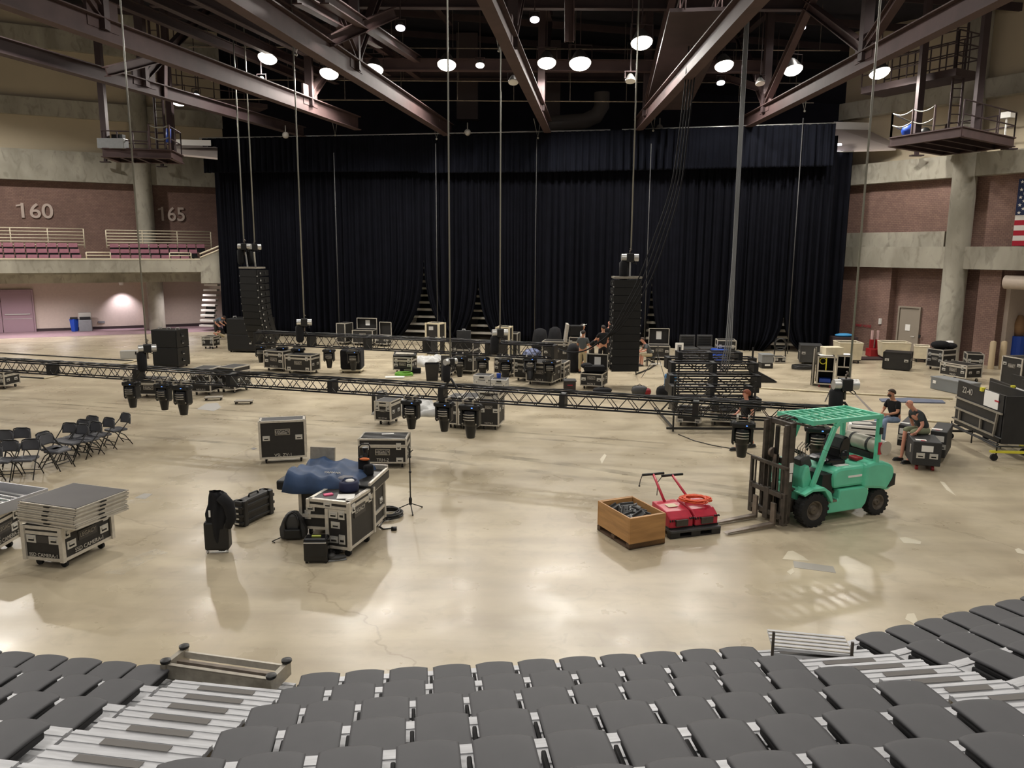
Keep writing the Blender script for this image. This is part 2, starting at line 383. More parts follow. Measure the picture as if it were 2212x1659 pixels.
# doors
def door(name, p0, p1, top, off, nrm, leaves, m, bars=True):
    # p0,p1 floor points, top height
    u = (p1-p0); w_ = u.length; u = u/w_
    t = bpy.data.objects.new(name, None); COL.objects.link(t); t.location = p0; t.rotation_euler = (0, 0, math.atan2(u.y, u.x)); t['kind'] = 'structure'
    fr = MB(); fr.box((w_/2, 0, top+.04), (w_+.16, .16, .08)); fr.box((-.04, 0, top/2), (.08, .16, top)); fr.box((w_+.04, 0, top/2), (.08, .16, top)); fr.build('door_frame', m, t)
    n = leaves; lw_ = w_/n
    for i in range(n):
        MB().box((lw_*(i+.5), .02, top/2), (lw_-.03, .06, top-.02)).build('door_leaf', m, t, bevel=.005)
        hb = MB()
        if bars: hb.box((lw_*(i+.5), -.06, top*.44), (lw_*.8, .05, .06)); hb.box((lw_*(i+.5), -.02, top*.33), (lw_*.9, .02, .03))
        else: hb.tube([(lw_*.85, -.02, 1.0), (lw_*.85, -.08, 1.0), (lw_*.7, -.08, 1.0)], .015)
        hb.build('door_handle', 'chrome', t)
    return t
K['doorl'] = mat('mauve_door', '#9b8288', .45, .2); K['doorr'] = mat('taupe_door', '#8f8577', .5)
a = lw(-62, 722, -.12); a.z = 0; bb = lw(76, 716, -.12); bb.z = 0
door('door_1', a, bb, lw(60, 628).z, 0, 0, 2, 'doorl')
a = rw(1938, 745, .4); bb = rw(1980, 745, .4); a.z = 0; bb.z = 0
t = door('door_2', a, bb, ztop(a, 1943, 664), 0, 0, 1, 'doorr', False)
MB().box((.5, -.03, 1.45), (.26, .005, .34)).build('paper_notice', 'white', t)
MB().box((1.22, -.1, 1.05), (.1, .05, .16)).build('card_reader', 'black', t)
# section numbers
wa = math.atan2(Lu.y, Lu.x)
K['num'] = mat('pale_numeral', '#c4b3a8', .7)
for s, x, y, h in (('160', 76, 457, 28), ('165', 371, 464, 26)):
    p = lw(x, y, .04); o = text(s, 1.28, 'num', None, p, (R(90), 0, wa), 'section_number', .03, 1.05 if s == '160' else .9, bold=.012)
    MB().box((-(.83 if s == '160' else .8), .36, 0), (.26, .1, .06), rz=.25).build('numeral_flag', 'num', o)
    tag(o, 'pale section numerals %s the concrete column on brown blocks' % ('left of' if s == '160' else 'right of'), 'sign')
# flag on right wall
ra = math.atan2(Ru.y, Ru.x)
fa = rw(2187, 388, -.12); fb = rw(2187, 531, -.12); fh = fa.z-fb.z; fw = fh*.62   # hung vertically... canton top left
t = thing('flag', 'hanging national flag of stars and stripes on right block wall', 'flag', V((fb.x, fb.y, fb.z)), ra)
K['fred'] = mat('flag_red', '#a3122a', .8); K['fwhite'] = mat('flag_white', '#d6d2cc', .8); K['fblue'] = mat('flag_blue', '#1a2547', .8)
fl = fh*1.6
mb = MB()
for i in range(13):
    x0 = fh/13*i
    mb.grid(lambda a_, b_, i=i: V((fl*a_, -.06-.03*math.sin(a_*9), fh*(i+b_)/13)), 24, 1, 0 if i % 2 == 0 else 1)
mb.build('flag_field', ['fred', 'fwhite'], t, solid=.01)
MB().grid(lambda a_, b_: V((fl*.4*a_, -.075-.03*math.sin(a_*.4*9), fh*(6+7*b_)/13)), 10, 2).build('flag_canton', 'fblue', t, solid=.01)
st = MB()
for r_ in range(9):
    for c_ in range(6 if r_ % 2 == 0 else 5):
        cx = fl*.4*((c_+.5)/6 + (.083 if r_ % 2 else 0)); czz = fh*6/13+fh*7/13*(r_+.6)/9.4
        q = [(cx+.055*fh/3*(1 if k % 2 == 0 else .4)*math.sin(k*math.pi/5)*1.6, -.095-.03*math.sin(cx/fl*9), czz+.055*fh/3*1.6*(1 if k % 2 == 0 else .4)*math.cos(k*math.pi/5)) for k in range(10)]
        st.add(q, [tuple(range(10))])
st.build('star_pattern', 'fwhite', t)
# exit like notice marks on brick: red hose-cabinet text, fire alarm
p = rw(1865, 704, -.15); o = text('FIRE HOSE', .2, 'red', None, p, (R(90), 0, ra), 'wall_lettering', .005); tag(o, 'small red lettering painted on the brown block wall', 'sign')
p = rw(1901, 694, -.15); tag(MB().box((p.x, p.y, p.z), (.12, .1, .3)).build('alarm_box', 'white'), 'small white alarm box high above red jacks', 'alarm')
# roll-up door housing and bollards at loading opening
p = rw(2172, 609, -.25); q = rw(2250, 613, -.25)
t = MB().tube([p, q], .32, 16).build('roll_door_housing', 'lilac', smooth='a'); tag(t, 'pale round roller door housing over loading opening', 'door housing')
for x, lb in ((2139.5, 'cream bollard in front of the brown block pier'), (2163, 'cream bollard in front of the pale opening wall')):
    p = P(x, 797); h = ztop(p, x, 737)
    tag(MB().lathe([(.13, 0), (.13, h-.06), (.1, h), (.02, h+.02)], M4.Translation(p), 16).build('bollard', mat('cream_bollard', '#b9a585', .6), smooth='a'), lb, 'bollard', 'bollards at the loading opening')

# ================================================================ ROOF STEEL
def ibeam(mb, p, q, h, w_, tf=.04, tw=.05):
    p, q = V(p), V(q)
    up = V((0, 0, 1)); d = (q-p).normalized(); sd = d.cross(up)
    sd = sd.normalized() if sd.length > .01 else V((1, 0, 0)); n = sd.cross(d)
    mb.bar(p, q, tw, h-2*tf, 0, n)
    for s_ in (-1, 1): mb.bar(p+n*(h/2-tf/2)*s_, q+n*(h/2-tf/2)*s_, w_, tf, 0, n)
def extend(a, b, k): return a+(b-a)*k
ZC = 12.0; ZT = 16.3
trs = [((0, 99), (640, 281), .55, 'beamd'), ((203, 58), (760, 262), .7, 'beam'), ((544, 8), (966, 279), .75, 'beam'),
       ((1060, 0), (1182, 270), .7, 'beam'), ((1620, 0), (1380, 268), .7, 'beam'), ((2130, -5), (1600, 270), .65, 'beam')]
CH = []
PST = [[(.36, (7,)), (-.25, (-6,))], [(.02, (-7,)), (.75, (7,))], [(.36, (5, -9)), (-.3, ())], [(.24, (6,)), (.8, (5,))], [(.88, (-9,)), (-.1, ())], [(.33, (-9, 8)), (.82, (-7, 5))]]
for i, (a, b_, h, m) in enumerate(trs):
    pa, pb = P(*a, ZC), P(*b_, ZC)
    far = extend(pa, pb, 1.04); near = extend(pb, pa, 1.55)
    CH.append((near, far))
    t = bpy.data.objects.new('roof_truss', None); COL.objects.link(t); t['kind'] = 'structure'
    mb = MB(); ibeam(mb, near, far, h, .4); mb.build('bottom_chord', m, t)
    up = V((0, 0, min(cz(near.x), cz(far.x))-.6-ZC))
    mb = MB(); ibeam(mb, near+up, far+up, .5, .35); mb.build('top_chord', 'beamd', t)
    for fx, dl in PST[i]:
        Yp = pa.y+(pb.y-pa.y)*fx; p = pa+(pb-pa)*fx; du_ = (far-near).normalized()
        MB().bar(p, p+up, .34, .34).build('post', 'beamd', t); MB().box((p.x, p.y, p.z+.45), (1.3, .1, .9), rz=math.atan2(du_.y, du_.x)).build('gusset_plate', m, t)
        for d_ in dl: mb = MB(); ibeam(mb, p+V((0, 0, .4)), p+du_*d_+up, .34, .3); mb.build('diagonal', m, t)
# cross members between trusses
def cross(Y, z, h, w_, m, i0=0, i1=5):
    pts = []
    for k in range(i0, i1+1):
        a, b_ = CH[k]; t_ = (Y-a.y)/(b_.y-a.y); p = a+(b_-a)*t_; pts.append(V((p.x, Y, z)))
    t = bpy.data.objects.new('roof_cross_beam', None); COL.objects.link(t); t['kind'] = 'structure'
    for a, b_ in zip(pts, pts[1:]):
        mb = MB(); ibeam(mb, a, b_, h, w_); mb.build('beam_span', m, t)
cross(39.5, 14.2, .55, .35, 'beam', 1, 5)
cross(34.6, 15.6, .5, .35, 'beamd'); cross(29, 15.8, .5, .35, 'beamd'); cross(46, 15.2, .6, .4, 'beamd'); cross(21, 16, .5, .35, 'beamd')
# diagonal struts seen through the trusses
t = bpy.data.objects.new('roof_strut_set', None); COL.objects.link(t); t['kind'] = 'structure'
for a, b_, ya_, yb_ in (((230, 155), (345, 125), 30, 33), ((350, 210), (350, 128), 35, 35), ((1640, 190), (1560, 165), 40, 42), ((640, -5), (820, 95), 24, 36), ((700, -5), (905, 130), 25, 40), ((1230, -5), (1230, 90), 30, 30)):
    mb = MB(); ibeam(mb, PY(*a, ya_), PY(*b_, yb_), .35, .3); mb.build('strut', 'beam', t)
_p = P(712, 88, ZC+.4); mb = MB(); ibeam(mb, _p, PY(852, 28, _p.y+3), .4, .3); mb.build('strut', 'beam', t)
# joists: fine purlins across the deck
for k in range(9):
    Y = 16+k*4.2; mb = MB(); mb.bar((-40, Y, cz(-40)-.45), (30, Y, cz(30)-.45), .12, .35); struct(mb.build('roof_purlin', 'beamd'))
# secondary sloping members at far left between the left trusses
for k in range(1, 4):
    a = CH[0][0]+(CH[1][0]-CH[0][0])*k*.33; b_ = CH[0][1]+(CH[1][1]-CH[0][1])*k*.33
    mb = MB(); ibeam(mb, a+V((0, 0, 2.4)), b_+V((0, 0, 2.4)), .4, .3); struct(mb.build('roof_rafter', 'beamd'))
for k in (1, 2):
    a = CH[1][0]+(CH[2][0]-CH[1][0])*k*.33; b_ = CH[1][1]+(CH[2][1]-CH[1][1])*k*.33
    mb = MB(); ibeam(mb, a+V((0, 0, 2.8)), b_+V((0, 0, 2.8)), .4, .3); struct(mb.build('roof_rafter', 'beam'))
# duct work
mb = MB()
pts = [PY(1180, 268, 47), PY(1262, 262, 47), PY(1288, 250, 47), PY(1300, 230, 47), PY(1300, 200, 47)]
mb.tube(pts, .45, 14); tag(mb.build('air_duct', mat('dusty_duct', '#5a5450', .6), smooth='a'), 'grey bent air duct in roof behind middle truss', 'duct', kind='structure')
K['duct'] = mat('duct_brown', '#4f4240', .6)
for k, (x, y, w_) in enumerate(((1010, 205, 1.3), (1190, 220, 1.1), (1540, 30, 2.0))):
    p = PY(x, y, 50); mb = MB().box((p.x, p.y, p.z+1), (w_, 1, 5)); struct(mb.build('roof_hanger_post', 'duct'))
# brown gallery bridge hanging at upper right of centre (box girder with rail)
a, b_ = PY(1440, 60, 30), PY(1400, 235, 42)
t = thing('catwalk', 'oxide red catwalk running between roof trusses beside hanging cables', 'catwalk', kind='structure')
mb = MB(); w_ = 1.5; mb.bar(PY(1520, 20, 27), PY(1440, 235, 42), 2.2, .12); mb.build('walkway', 'beamd', t)
mb = MB(); A_, B_ = PY(1480, 20, 27), PY(1410, 235, 42); A2, B2 = PY(1560, 20, 27), PY(1470, 235, 42)
for z in (.5, 1.0): mb.tube([A_+V((0, 0, z)), B_+V((0, 0, z))], .03); mb.tube([A2+V((0, 0, z)), B2+V((0, 0, z))], .03)
for k in range(9):
    mb.tube([A_+(B_-A_)*k/8, A_+(B_-A_)*k/8+V((0, 0, 1))], .025); mb.tube([A2+(B2-A2)*k/8, A2+(B2-A2)*k/8+V((0, 0, 1))], .025)
mb.build('guard_rail', 'beam', t)
# ring cable trays with small fittings
for Y, z in ((44, 14.4), (43, 13.2), (40, 15.1)):
    mb = MB(); mb.tube([(x, Y+.02*(x*x)*0, z) for x in range(-16, 18, 2)], .035, 6)
    for x in range(-15, 17, 3): mb.tube([(x, Y, z), (x, Y, min(cz(x), z+3))], .02, 5)
    struct(mb.build('roof_conduit', 'steel'))

# ================================================================ LAMPS
K['glow'] = mat('lamp_glow', '#ffffff', .4, emit='#fff6e8', estr=22)
K['glow2'] = mat('small_lamp_glow', '#ffffff', .4, emit='#f4f0ff', estr=9)
K['lampbody'] = mat('lamp_housing', '#6a6866', .4, .5)
def floodlight(p, r, label, glow='glow', watt=LAMP_W, tilt=-.35, yaw=0, hang=1.2):
    hang = max(.2, cz(p[0])-p[2]-r*1.5-.15) if hang < 5 else hang
    t = thing('floodlight', label, 'lamp', p, yaw, 'floodlights hanging in the roof steel')
    X = Euler((tilt, 0, 0)).to_matrix().to_4x4()
    MB().lathe([(r*.35, r*1.1), (r*.5, r*.9), (r*.98, .0), (r*1.02, -.04), (r*.9, -.03), (r*.4, r*.7)], X, 18).build('housing', 'lampbody', t, 'a')
    MB().lathe([(r*.93, -.0), (r*.95, -.08), (r*.8, -r*.35), (r*.5, -r*.52), (r*.01, -r*.58)], X, 18).build('lens', glow, t, True)
    MB().tube([(-r*1.05, 0, .05), (-r*1.05, 0, r*1.5), (r*1.05, 0, r*1.5), (r*1.05, 0, .05)], .025, 6).tube([(0, 0, r*1.5), (0, 0, r*1.5+hang)], .025, 6).build('bracket', 'beamd', t)
    if watt:
        lamp_light(V(p)+X.to_3x3() @ V((0, 0, -r*.62)), watt, .3, V(p)+V((0, -2, -10)))
    return t
big = [(578, 124, 38, 'far left of the upper row, beside twin chains'), (711, 157, 38, 'left of the third truss over the drapes'), (808, 148, 38, 'touching the third truss, beside a small bracket'),
       (965, 138, 38, 'behind the long centre chain'), (1181, 134, 38, 'just right of the middle truss'), (1253, 135, 38, 'brightest one, in the middle of the roof'),
       (1386, 90, 33, 'high on the right speaker chain'), (1564, 140, 38, 'beside the thick grey cable'), (1713, 149, 38, 'above the last right hand truss'), (1900, 155, 36, 'in front of right gallery'),
       (384, 215, 40, 'above the left hung platform')]
for x, y, Y, lb in big:
    p = PY(x, y, Y); floodlight(p, .44 if x != 1253 else .52, 'big glowing floodlight, '+lb, yaw=(x-1106)/2000)
small = [(865, 58, 34, 'small lit lamp on strut right of the third truss'), (1155, 40, 34, 'small lit lamp by brown box right of middle truss'), (1731, 58, 38, 'small lit lamp on far right post'),
         (565, 175, 38, 'small lit lamp low between left trusses'), (1557, 177, 40, 'tiny lit lamp under the thick cable floodlight'), (1673, 237, 44, 'tiny lit lamp above drape rail at right'),
         (1037, 139, 38, 'small half lit lamp left of middle truss'), (424, 205, 41, 'tiny lit lamp beside the left gallery rails')]
for x, y, Y, lb in small:
    floodlight(PY(x, y, Y), .2, lb, 'glow2' if x != 1037 else 'glow', 120 if Y < 40 else 0, hang=.6)
for x, y, Y, lb in ((1642, 178, 38, 'unlit pale dome lamp right of thick cable'), (1362, 172, 34, 'unlit pale dome lamp left of speaker chain'), (1109, 175, 34, 'unlit pale lamp left of the middle truss end')):
    floodlight(PY(x, y, Y), .22, lb, 'white', 0, hang=.5)
for x, y, lb in ((617, 292, 'left'), (798+212, 286, 'middle'), (1425, 276, 'right')):
    p = PY(x, y, 43); tag(MB().ball((p.x, p.y, p.z), .18).tube([(p.x, p.y, p.z), (p.x, p.y, p.z+.5)], .03).build('globe_camera', mat('grey_globe', '#8a8680', .5), smooth=True), 'grey globe fitting above the drape rail, %s one' % lb, 'fitting')
# lamps that hang over the nearer half of the hall (above the frame)
n = 0
for q, tg in (((-27.5, 30, 16.5), 'left'), ((-29, 40, 16.5), 'far left'), ((25.5, 28, 15.2), 'right')):  # added lamps out of view at the sides, brightening the walls
    floodlight(V(q), .44, 'added unseen floodlight out at the %s edge of the roof' % tg, watt=LAMP_W*(3 if q[0] < 0 else 1.6), tilt=0)
for Y, xs in ((27, (-16, -5, 6, 16)), (16, (-17, -6, 5, 15)), (5, (-15, -4, 7, 15)), (-8, (-12, 0, 12))):
    for x in xs:
        n += 1; floodlight(V((x, Y, 15.2)), .44, 'floodlight over the near half of the hall, %s of its ring' % (ORD[n-1]), watt=LAMP_W*.8, tilt=0)
# soft down light on lower left wall, and soffit downlight
p = lw(262, 625, -.9); lamp_light(p, 330, .08, V((p.x, p.y, 0))+Ln*1.3, 95, (.93, .85, 1), .9)
p = lw(262, 616, -.9); tag(MB().lathe([(.12, 0), (.14, .12), (.14, .2)], M4.Translation(p)).build('downlight', 'white', smooth='a'), 'small round downlight under the balcony by the concrete pier', 'lamp')
for xx in (30, 130, 400, -60): p = lw(xx, 620, -3.4); lamp_light(p, 430, .25, V((p.x, p.y, 0)), 160, (.97, .9, .95), .8)  # added lights without fittings, brightening the wall under the balcony
lamp_light(rw(2185, 640, 1.6), 900, .3, rw(2205, 700, 5), 170, (.9, .84, 1), .3)  # added unseen light, brightening the pale room beyond the opening
p = PY(1809, 313, 41.5); tag(MB().lathe([(.22, -.02), (.2, .05), (.02, .06)], M4.Translation(p)).build('downlight', 'glow2', smooth='a'), 'round glowing downlight in pale soffit right of the drapes', 'lamp')
# ================================================================ DRAPES
K['drape'] = mat('black_velour', '#0a0b12', .95, noise=.15, nscale=2, spec=.12); K['drape2'] = mat('black_velour_valance', '#0c0e16', .95, noise=.15, nscale=2, spec=.12)
DA, DB = V((-19.9, 49.0, 0)), V((17.2, 41.0, 0))
Du = (DB-DA).normalized(); Dn = V((-Du.y, Du.x, 0)); DL = (DB-DA).length
def dp(x, y, off=0): return PL(x, y, DA+Dn*off, DB+Dn*off)
def ds(x, y): return (dp(x, y)-DA).dot(Du)
def dtop(s):
    a, m_, c = dp(455, 303), dp(1160, 291), dp(1790, 272)
    sa, sm, sc = (a-DA).dot(Du), (m_-DA).dot(Du), (c-DA).dot(Du)
    if s < sm: return a.z+(m_.z-a.z)*(s-sa)/(sm-sa)
    return m_.z+(c.z-m_.z)*(s-sm)/(sc-sm)
gaps = [(ds(915, 600), 1.5, 5.2, 2.4), (ds(1032, 640), 1.1, 4.4, 1.6), (ds(1407, 650), .65, 4.2, .6), (ds(1692, 710), .8, 2.0, .5)]   # centre, half width at floor, height, 
def drape(name, s0, s1, zf, topf, off, amp, wl, m, seed=0, ph=0, gap=True):
    rnd = random.Random(seed); n = int((s1-s0)/.085); ks = [rnd.random()*6.28 for _ in range(4)]
    def fold(s, zt):
        a = (s+ph)/wl*6.28; v = math.sin(a+.9*math.sin(a*.31+ks[0])+.7*math.sin(a*.13+ks[1]))
        w_ = .55+.45*math.sin(s*.45+ks[2])*math.sin(s*.17+ks[3])
        return amp*(v*w_+.35*math.sin(a*2.3+ks[2]))*(.45+.55*(1-zt))
    def fn(a, b_):
        s = s0+(s1-s0)*a; zt = b_; top = topf(s); z0 = zf(s); z = z0+(top-z0)*zt; sx = s
        if gap:
            for gc, gw, gh, gs in gaps:
                if z < gh:
                    k = (1-z/gh)**3.2*gw+.14*(1-z/gh); d = s-gc
                    if abs(d) < gw*2.2: sx = gc+math.copysign(k+abs(d)*(1-k/(gw*2.2)), d if d != 0 else 1)
        p = DA+Du*sx+Dn*(off+fold(s, zt)); return V((p.x, p.y, z))
    mb = MB(); cuts = sorted([s0, s1]+[g[0] for g in gaps if gap and s0 < g[0] < s1])
    out = []
    for q0, q1 in zip(cuts, cuts[1:]):
        S0, S1 = q0+1e-3, q1-1e-3
        nn = max(4, int((S1-S0)/.05))
        mb.grid(lambda a, b_, S0=S0, S1=S1: fn((S0+(S1-S0)*a-s0)/(s1-s0), b_), nn, 18)
    return mb.build(name, m, smooth=True, solid=.02)
sL, sR = ds(462, 330), ds(1846, 340)
val = 2.15
cuts = [sL, ds(945, 400), ds(1162, 400), ds(1480, 400), ds(1620, 400), ds(1800, 400)]
labs = ['black pleated drape at the far left of the stage curtain', 'black pleated drape behind the long centre chain', 'smoother black drape panel right of centre', 'black pleated drape behind the stacked trusses', 'black pleated drape behind the rack cases']
for i, (a, b_) in enumerate(zip(cuts, cuts[1:])):
    o = drape('stage_drape', a+.0, b_+.05, lambda s: .02, lambda s: dtop(s)-.5, .0, .34 if i != 2 else .17, .44, 'drape', i, 0)
    tag(o, labs[i], 'curtain', 'black stage drapes hung across the hall')
o = drape('stage_drape', ds(1795, 400), sR, lambda s: .02, lambda s: dp(1846, 325).z, .5, .16, .5, 'drape', 9, gap=False)
tag(o, 'set-back black drape at the far right, lower topped', 'curtain', 'black stage drapes hung across the hall')
vc = [ds(452, 330), ds(1480, 300), ds(1798, 300)]
for i, (a, b_) in enumerate(zip(vc, vc[1:])):
    o = drape('stage_valance', a, b_, lambda s: dtop(s)-(2.0 if s < 15 else 2.1), dtop, -.75, .2, .42, 'drape2', 20+i, gap=False)
    tag(o, ('long black pleated valance along top of the drapes' if i == 0 else 'black pleated valance over the right end of drapes'), 'valance', 'valances above the drapes')
for a, b_, lb in ((vc[0]-.2, ds(1320, 300), 'long bright pipe along the top of the left and middle drapes'), (ds(1345, 300), vc[2], 'bright pipe along the top of right drapes')):
    p, q = DA+Du*a+Dn*-.62, DA+Du*b_+Dn*-.62
    tag(MB().tube([V((p.x, p.y, dtop(a)+.03)), V((q.x, q.y, dtop(b_)+.03))], .045, 8).build('drape_pipe', 'chrome', smooth=True), lb, 'pipe')
p, q = DA+Du*ds(1795, 400)+Dn*.4, DA+Du*sR+Dn*.4; z = dp(1846, 325).z
tag(MB().tube([V((p.x, p.y, z)), V((q.x, q.y, z))], .04, 8).build('drape_pipe', 'chrome', smooth=True), 'short pale pipe on top of the set-back far right drape', 'pipe')
# retracted bleacher stairs glimpsed through the drape gaps
K['tread'] = mat('pale_tread', '#dcd8d0', .5)
def stairs(s, w_, n, rise, off, lb, run=.34, w1=None):
    t = thing('bleacher_stair', lb, 'stairs', DA+Du*s+Dn*off, math.atan2(Du.y, Du.x), 'pale bleacher stairs behind the drapes')
    for k in range(n):
        ww = w_ if w1 is None else w_+(w1-w_)*k/(n-1)
        MB().box((0, run*k, rise*(k+1)), (ww, .32, .13)).build('tread', 'tread', t, bevel=.008)
    MB().box((0, run*n/2, rise*n/2-.25), (w_*.7, run*n, .06), rx=math.atan2(rise, run)).build('stair_stringer', 'black', t)
    return t
stairs(ds(905, 700), 2.6, 12, .42, 1.2, 'pale stair treads showing through the tall left drape gap')
stairs(ds(975, 700), .95, 5, .4, 1.0, 'narrow pale stair treads between the two tall drape gaps')
stairs(ds(1032, 700), 1.6, 11, .42, 1.2, 'pale stair treads in the drape gap behind the chain motor')
stairs(ds(1409, 700), .75, 9, .42, 1.1, 'narrow pale stair treads in drape gap right of the speakers')
stairs(ds(1693, 740), 1.4, 5, .33, .9, 'low pale stair treads in the drape gap behind grey tote')
p = P(474, 716); t = stairs(0, 1.0, 9, .33, 0, 'pale stair treads at left edge of drapes beside the plaster wall', run=.1)
t.location = DA+Du*-.6+Dn*1.6

# ================================================================ BALCONY FURNITURE
sea = MB()
sea.box((0, 0, .42), (.48, .42, .08), 1); sea.box((0, .24, .76), (.49, .07, .25), 0, rx=-.12); sea.box((0, .26, .56), (.5, .05, .2), 1, rx=-.05); sea.box((0, .05, .2), (.06, .3, .4), 1)  # dark seat and lower back strip paint the shaded gaps between rows
proto = None
def bseat(p, lb):
    global proto
    if proto is None:
        proto = sea.build('balcony_chair', ['plum', 'dark'], bevel=.02); o = proto
    else: o = proto.copy(); COL.objects.link(o)
    o.location = p; o.rotation_euler = (0, 0, wa); tag(o, lb, 'seat', 'plum seats on the balcony')
rowsB = [(-5.0, 549, -1), (-4.1, 540, 0), (-3.2, 531, 1)]
for bi, (x0, x1, nm) in enumerate(((-20, 180, 'below the 160 sign'), (236, 440, 'below the 165 sign'))):
    for ri, off in enumerate((-5.3, -4.4, -3.5)):
        zf = bz1-.66+.34*ri
        xx1 = x1 if bi == 0 else x1-18*(2-ri)+6
        a = lw(x0, 545, off); b_ = lw(xx1, 545, off); n = int((b_-a).length/.56)
        for k in range(n):
            p = a+Lu*(.3+.56*k); bseat(V((p.x, p.y, zf)), 'plum seat, %s of %s balcony row, %s' % (ORD[min(k, 14)], ('front', 'middle', 'back')[ri], nm))
    # riser slab
for ri, off in enumerate((-5.7, -4.8, -3.9)):
    band('trim_8', LA, Lu, LS0, s_end+.5, bz0-.1, bz1-.68+.34*ri, off, off+.95 if ri < 2 else 0, 'conc')
def railing(name, pts, z0, h, nr, lab, r=.035, rows=None, post=1.6, m='rail'):
    t = thing(name, lab, 'railing', pts[0]*1, 0); o = V(pts[0])
    mb = MB()
    for k in range(nr): mb.tube([V((p.x, p.y, z0+h*(1-k/nr)))-V((o.x, o.y, o.z)) for p in pts], r, 6)
    mb.build('rail', m, t, True)
    mb = MB()
    for p, q in zip(pts, pts[1:]):
        n = max(1, round((q-p).length/post))
        for k in range(n+1): x = p+(q-p)*k/n; mb.tube([V((x.x-o.x, x.y-o.y, z0-o.z)), V((x.x-o.x, x.y-o.y, z0+h-o.z))], r, 6)
    mb.build('rail_post', m, t, True); return t
for x0, x1, lb in ((-60, 182, 'cream five bar railing behind the left balcony seats'), (230, 456, 'cream five bar railing behind the right balcony seats')):
    p, q = lw(x0, 520, -2.6), lw(x1, 520, -2.6); zt = (lw(100, 493, -2.6).z if x0 < 0 else lw(350, 499, -2.6).z); zb = lw(100, 523, -2.6).z-.35
    railing('railing', [p, q], zb, zt-zb, 6, lb, post=2.0)
for x0, x1, y0, y1, lb in ((187, 239, 545, 558, 'short cream rail at the balcony aisle'), (367, 413, 546, 558, 'short cream rail in front of the right balcony seats')):
    p, q = lw(x0, y1, -5.9), lw(x1, y1, -5.9); railing('railing', [p, q], p.z, lw(x0, y0, -5.9).z-p.z, 2, lb, post=3)
p = lw(200, 560, -5.9); tag(MB().bar(lw(-60, 559, -5.95), lw(432, 560, -5.95), .16, .07).build('balcony_capping', 'rail'), 'cream capping strip along the balcony edge', 'capping')

# trash cans
p = lw(162, 716, -.9); p.z = 0
t = thing('recycling_bin', 'slim blue recycling bin against the pale lower wall', 'bin', p, wa)
MB().lathe([(.2, 0), (.27, .8), (.28, .82)], n=4).build('body', 'blue', t, bevel=.02); MB().box((0, 0, .87), (.42, .42, .1)).build('lid', 'black', t)
p = lw(186, 714, -.9); p.z = 0
t = thing('trash_bin', 'wide grey trash bin with sloped black opening by wall', 'bin', p, wa)
MB().box((0, 0, .38), (.75, .6, .76)).build('body', 'grey', t, bevel=.03)
MB().prism([(-.36, .76), (.36, .76), (.36, 1.2), (-.36, 1.2)], .4, M4.Translation((0, -.1, 0))).build('hood', mat('pale_bin', '#a9a69c', .5), t, bevel=.02)
MB().box((0, -.2, .86), (.6, .25, .16)).build('opening', 'dark', t)
p = lw(219, 696, -.02); tag(MB().box(p, (.4, .05, .14), rz=wa).build('wall_socket', 'grey'), 'grey double socket plate low on the pale wall', 'socket')

# ================================================================ HUNG PLATFORMS (left and right)
def platform(name, corners, z, th, lab, posts, mat_='beam'):
    c = sum(corners, V((0, 0, 0)))/4; t = thing(name, lab, 'platform', V((c.x, c.y, z)), 0)
    o = V((c.x, c.y, 0)); q = [p-o for p in corners]; q = [V((p.x, p.y, 0)) for p in q]
    mb = MB(); mb.v = q+[p+V((0, 0, .08)) for p in q]; mb.f = [(0, 1, 2, 3), (4, 7, 6, 5), (0, 4, 5, 1), (1, 5, 6, 2), (2, 6, 7, 3), (3, 7, 4, 0)]; mb.m = [0]*6
    mb.build('deck', 'beamd', t)
    mb = MB()
    for i in range(4): ibeam(mb, q[i]-V((0, 0, th/2-.05)), q[(i+1) % 4]-V((0, 0, th/2-.05)), th, .2)
    mb.build('edge_beam', mat_, t)
    mb = MB()
    for k in (.25, .5, .75): ibeam(mb, q[0]+(q[1]-q[0])*k-V((0, 0, th*.5)), q[3]+(q[2]-q[3])*k-V((0, 0, th*.5)), th*.8, .12)
    mb.build('floor_joist', 'beamd', t)
    for p in posts:
        pp = q[0]+(q[1]-q[0])*p[0]+(q[3]-q[0])*p[1]
        MB().bar(pp, pp+V((0, 0, 17.0-z)), .26, .26).build('hanger_post', 'beamd', t)
    return t, q
def chainrail(t, a, b_, n, h=1.1, m='beam'):
    mb = MB(); ch = MB()
    for k in range(n+1):
        p = a+(b_-a)*k/n; mb.bar(p, p+V((0, 0, h)), .07, .07)
    for k in range(n):
        for hh in (h, h*.55):
            p, q = a+(b_-a)*k/n, a+(b_-a)*(k+1)/n
            ch.tube([p+(q-p)*j/8+V((0, 0, hh-.02-.22*(1-(j/4-1)**2)*min(1, (q-p).length/1.5))) for j in range(9)], .03, 6)
    mb.build('rail_post', m, t); ch.build('safety_chain', 'rope', t, True)
def piperail(t, a, b_, n, h=1.1, bars=2, m='beamd'):
    mb = MB()
    for k in range(n+1): p = a+(b_-a)*k/n; mb.tube([p, p+V((0, 0, h))], .03, 6)
    for k in range(bars): mb.tube([a+V((0, 0, h*(k+1)/bars)), b_+V((0, 0, h*(k+1)/bars))], .03, 6)
    mb.build('pipe_rail', m, t)
Zp = PY(1922, 296, 36).z
c0 = PY(1924, 300, 35.5); zp = c0.z
c1 = P(2078, 276, zp); c2 = P(2190, 300, zp)
c3 = c0+(c2-c1)
c0, c1, c2, c3 = [V((p.x, p.y, 0)) for p in (c0, c1, c2, c3)]
t, q = platform('hung_platform', [c0, c1, c2, c3], zp, .4, 'oxide red hung platform with loose chains at upper right', [(.28, .12), (.95, .3)])
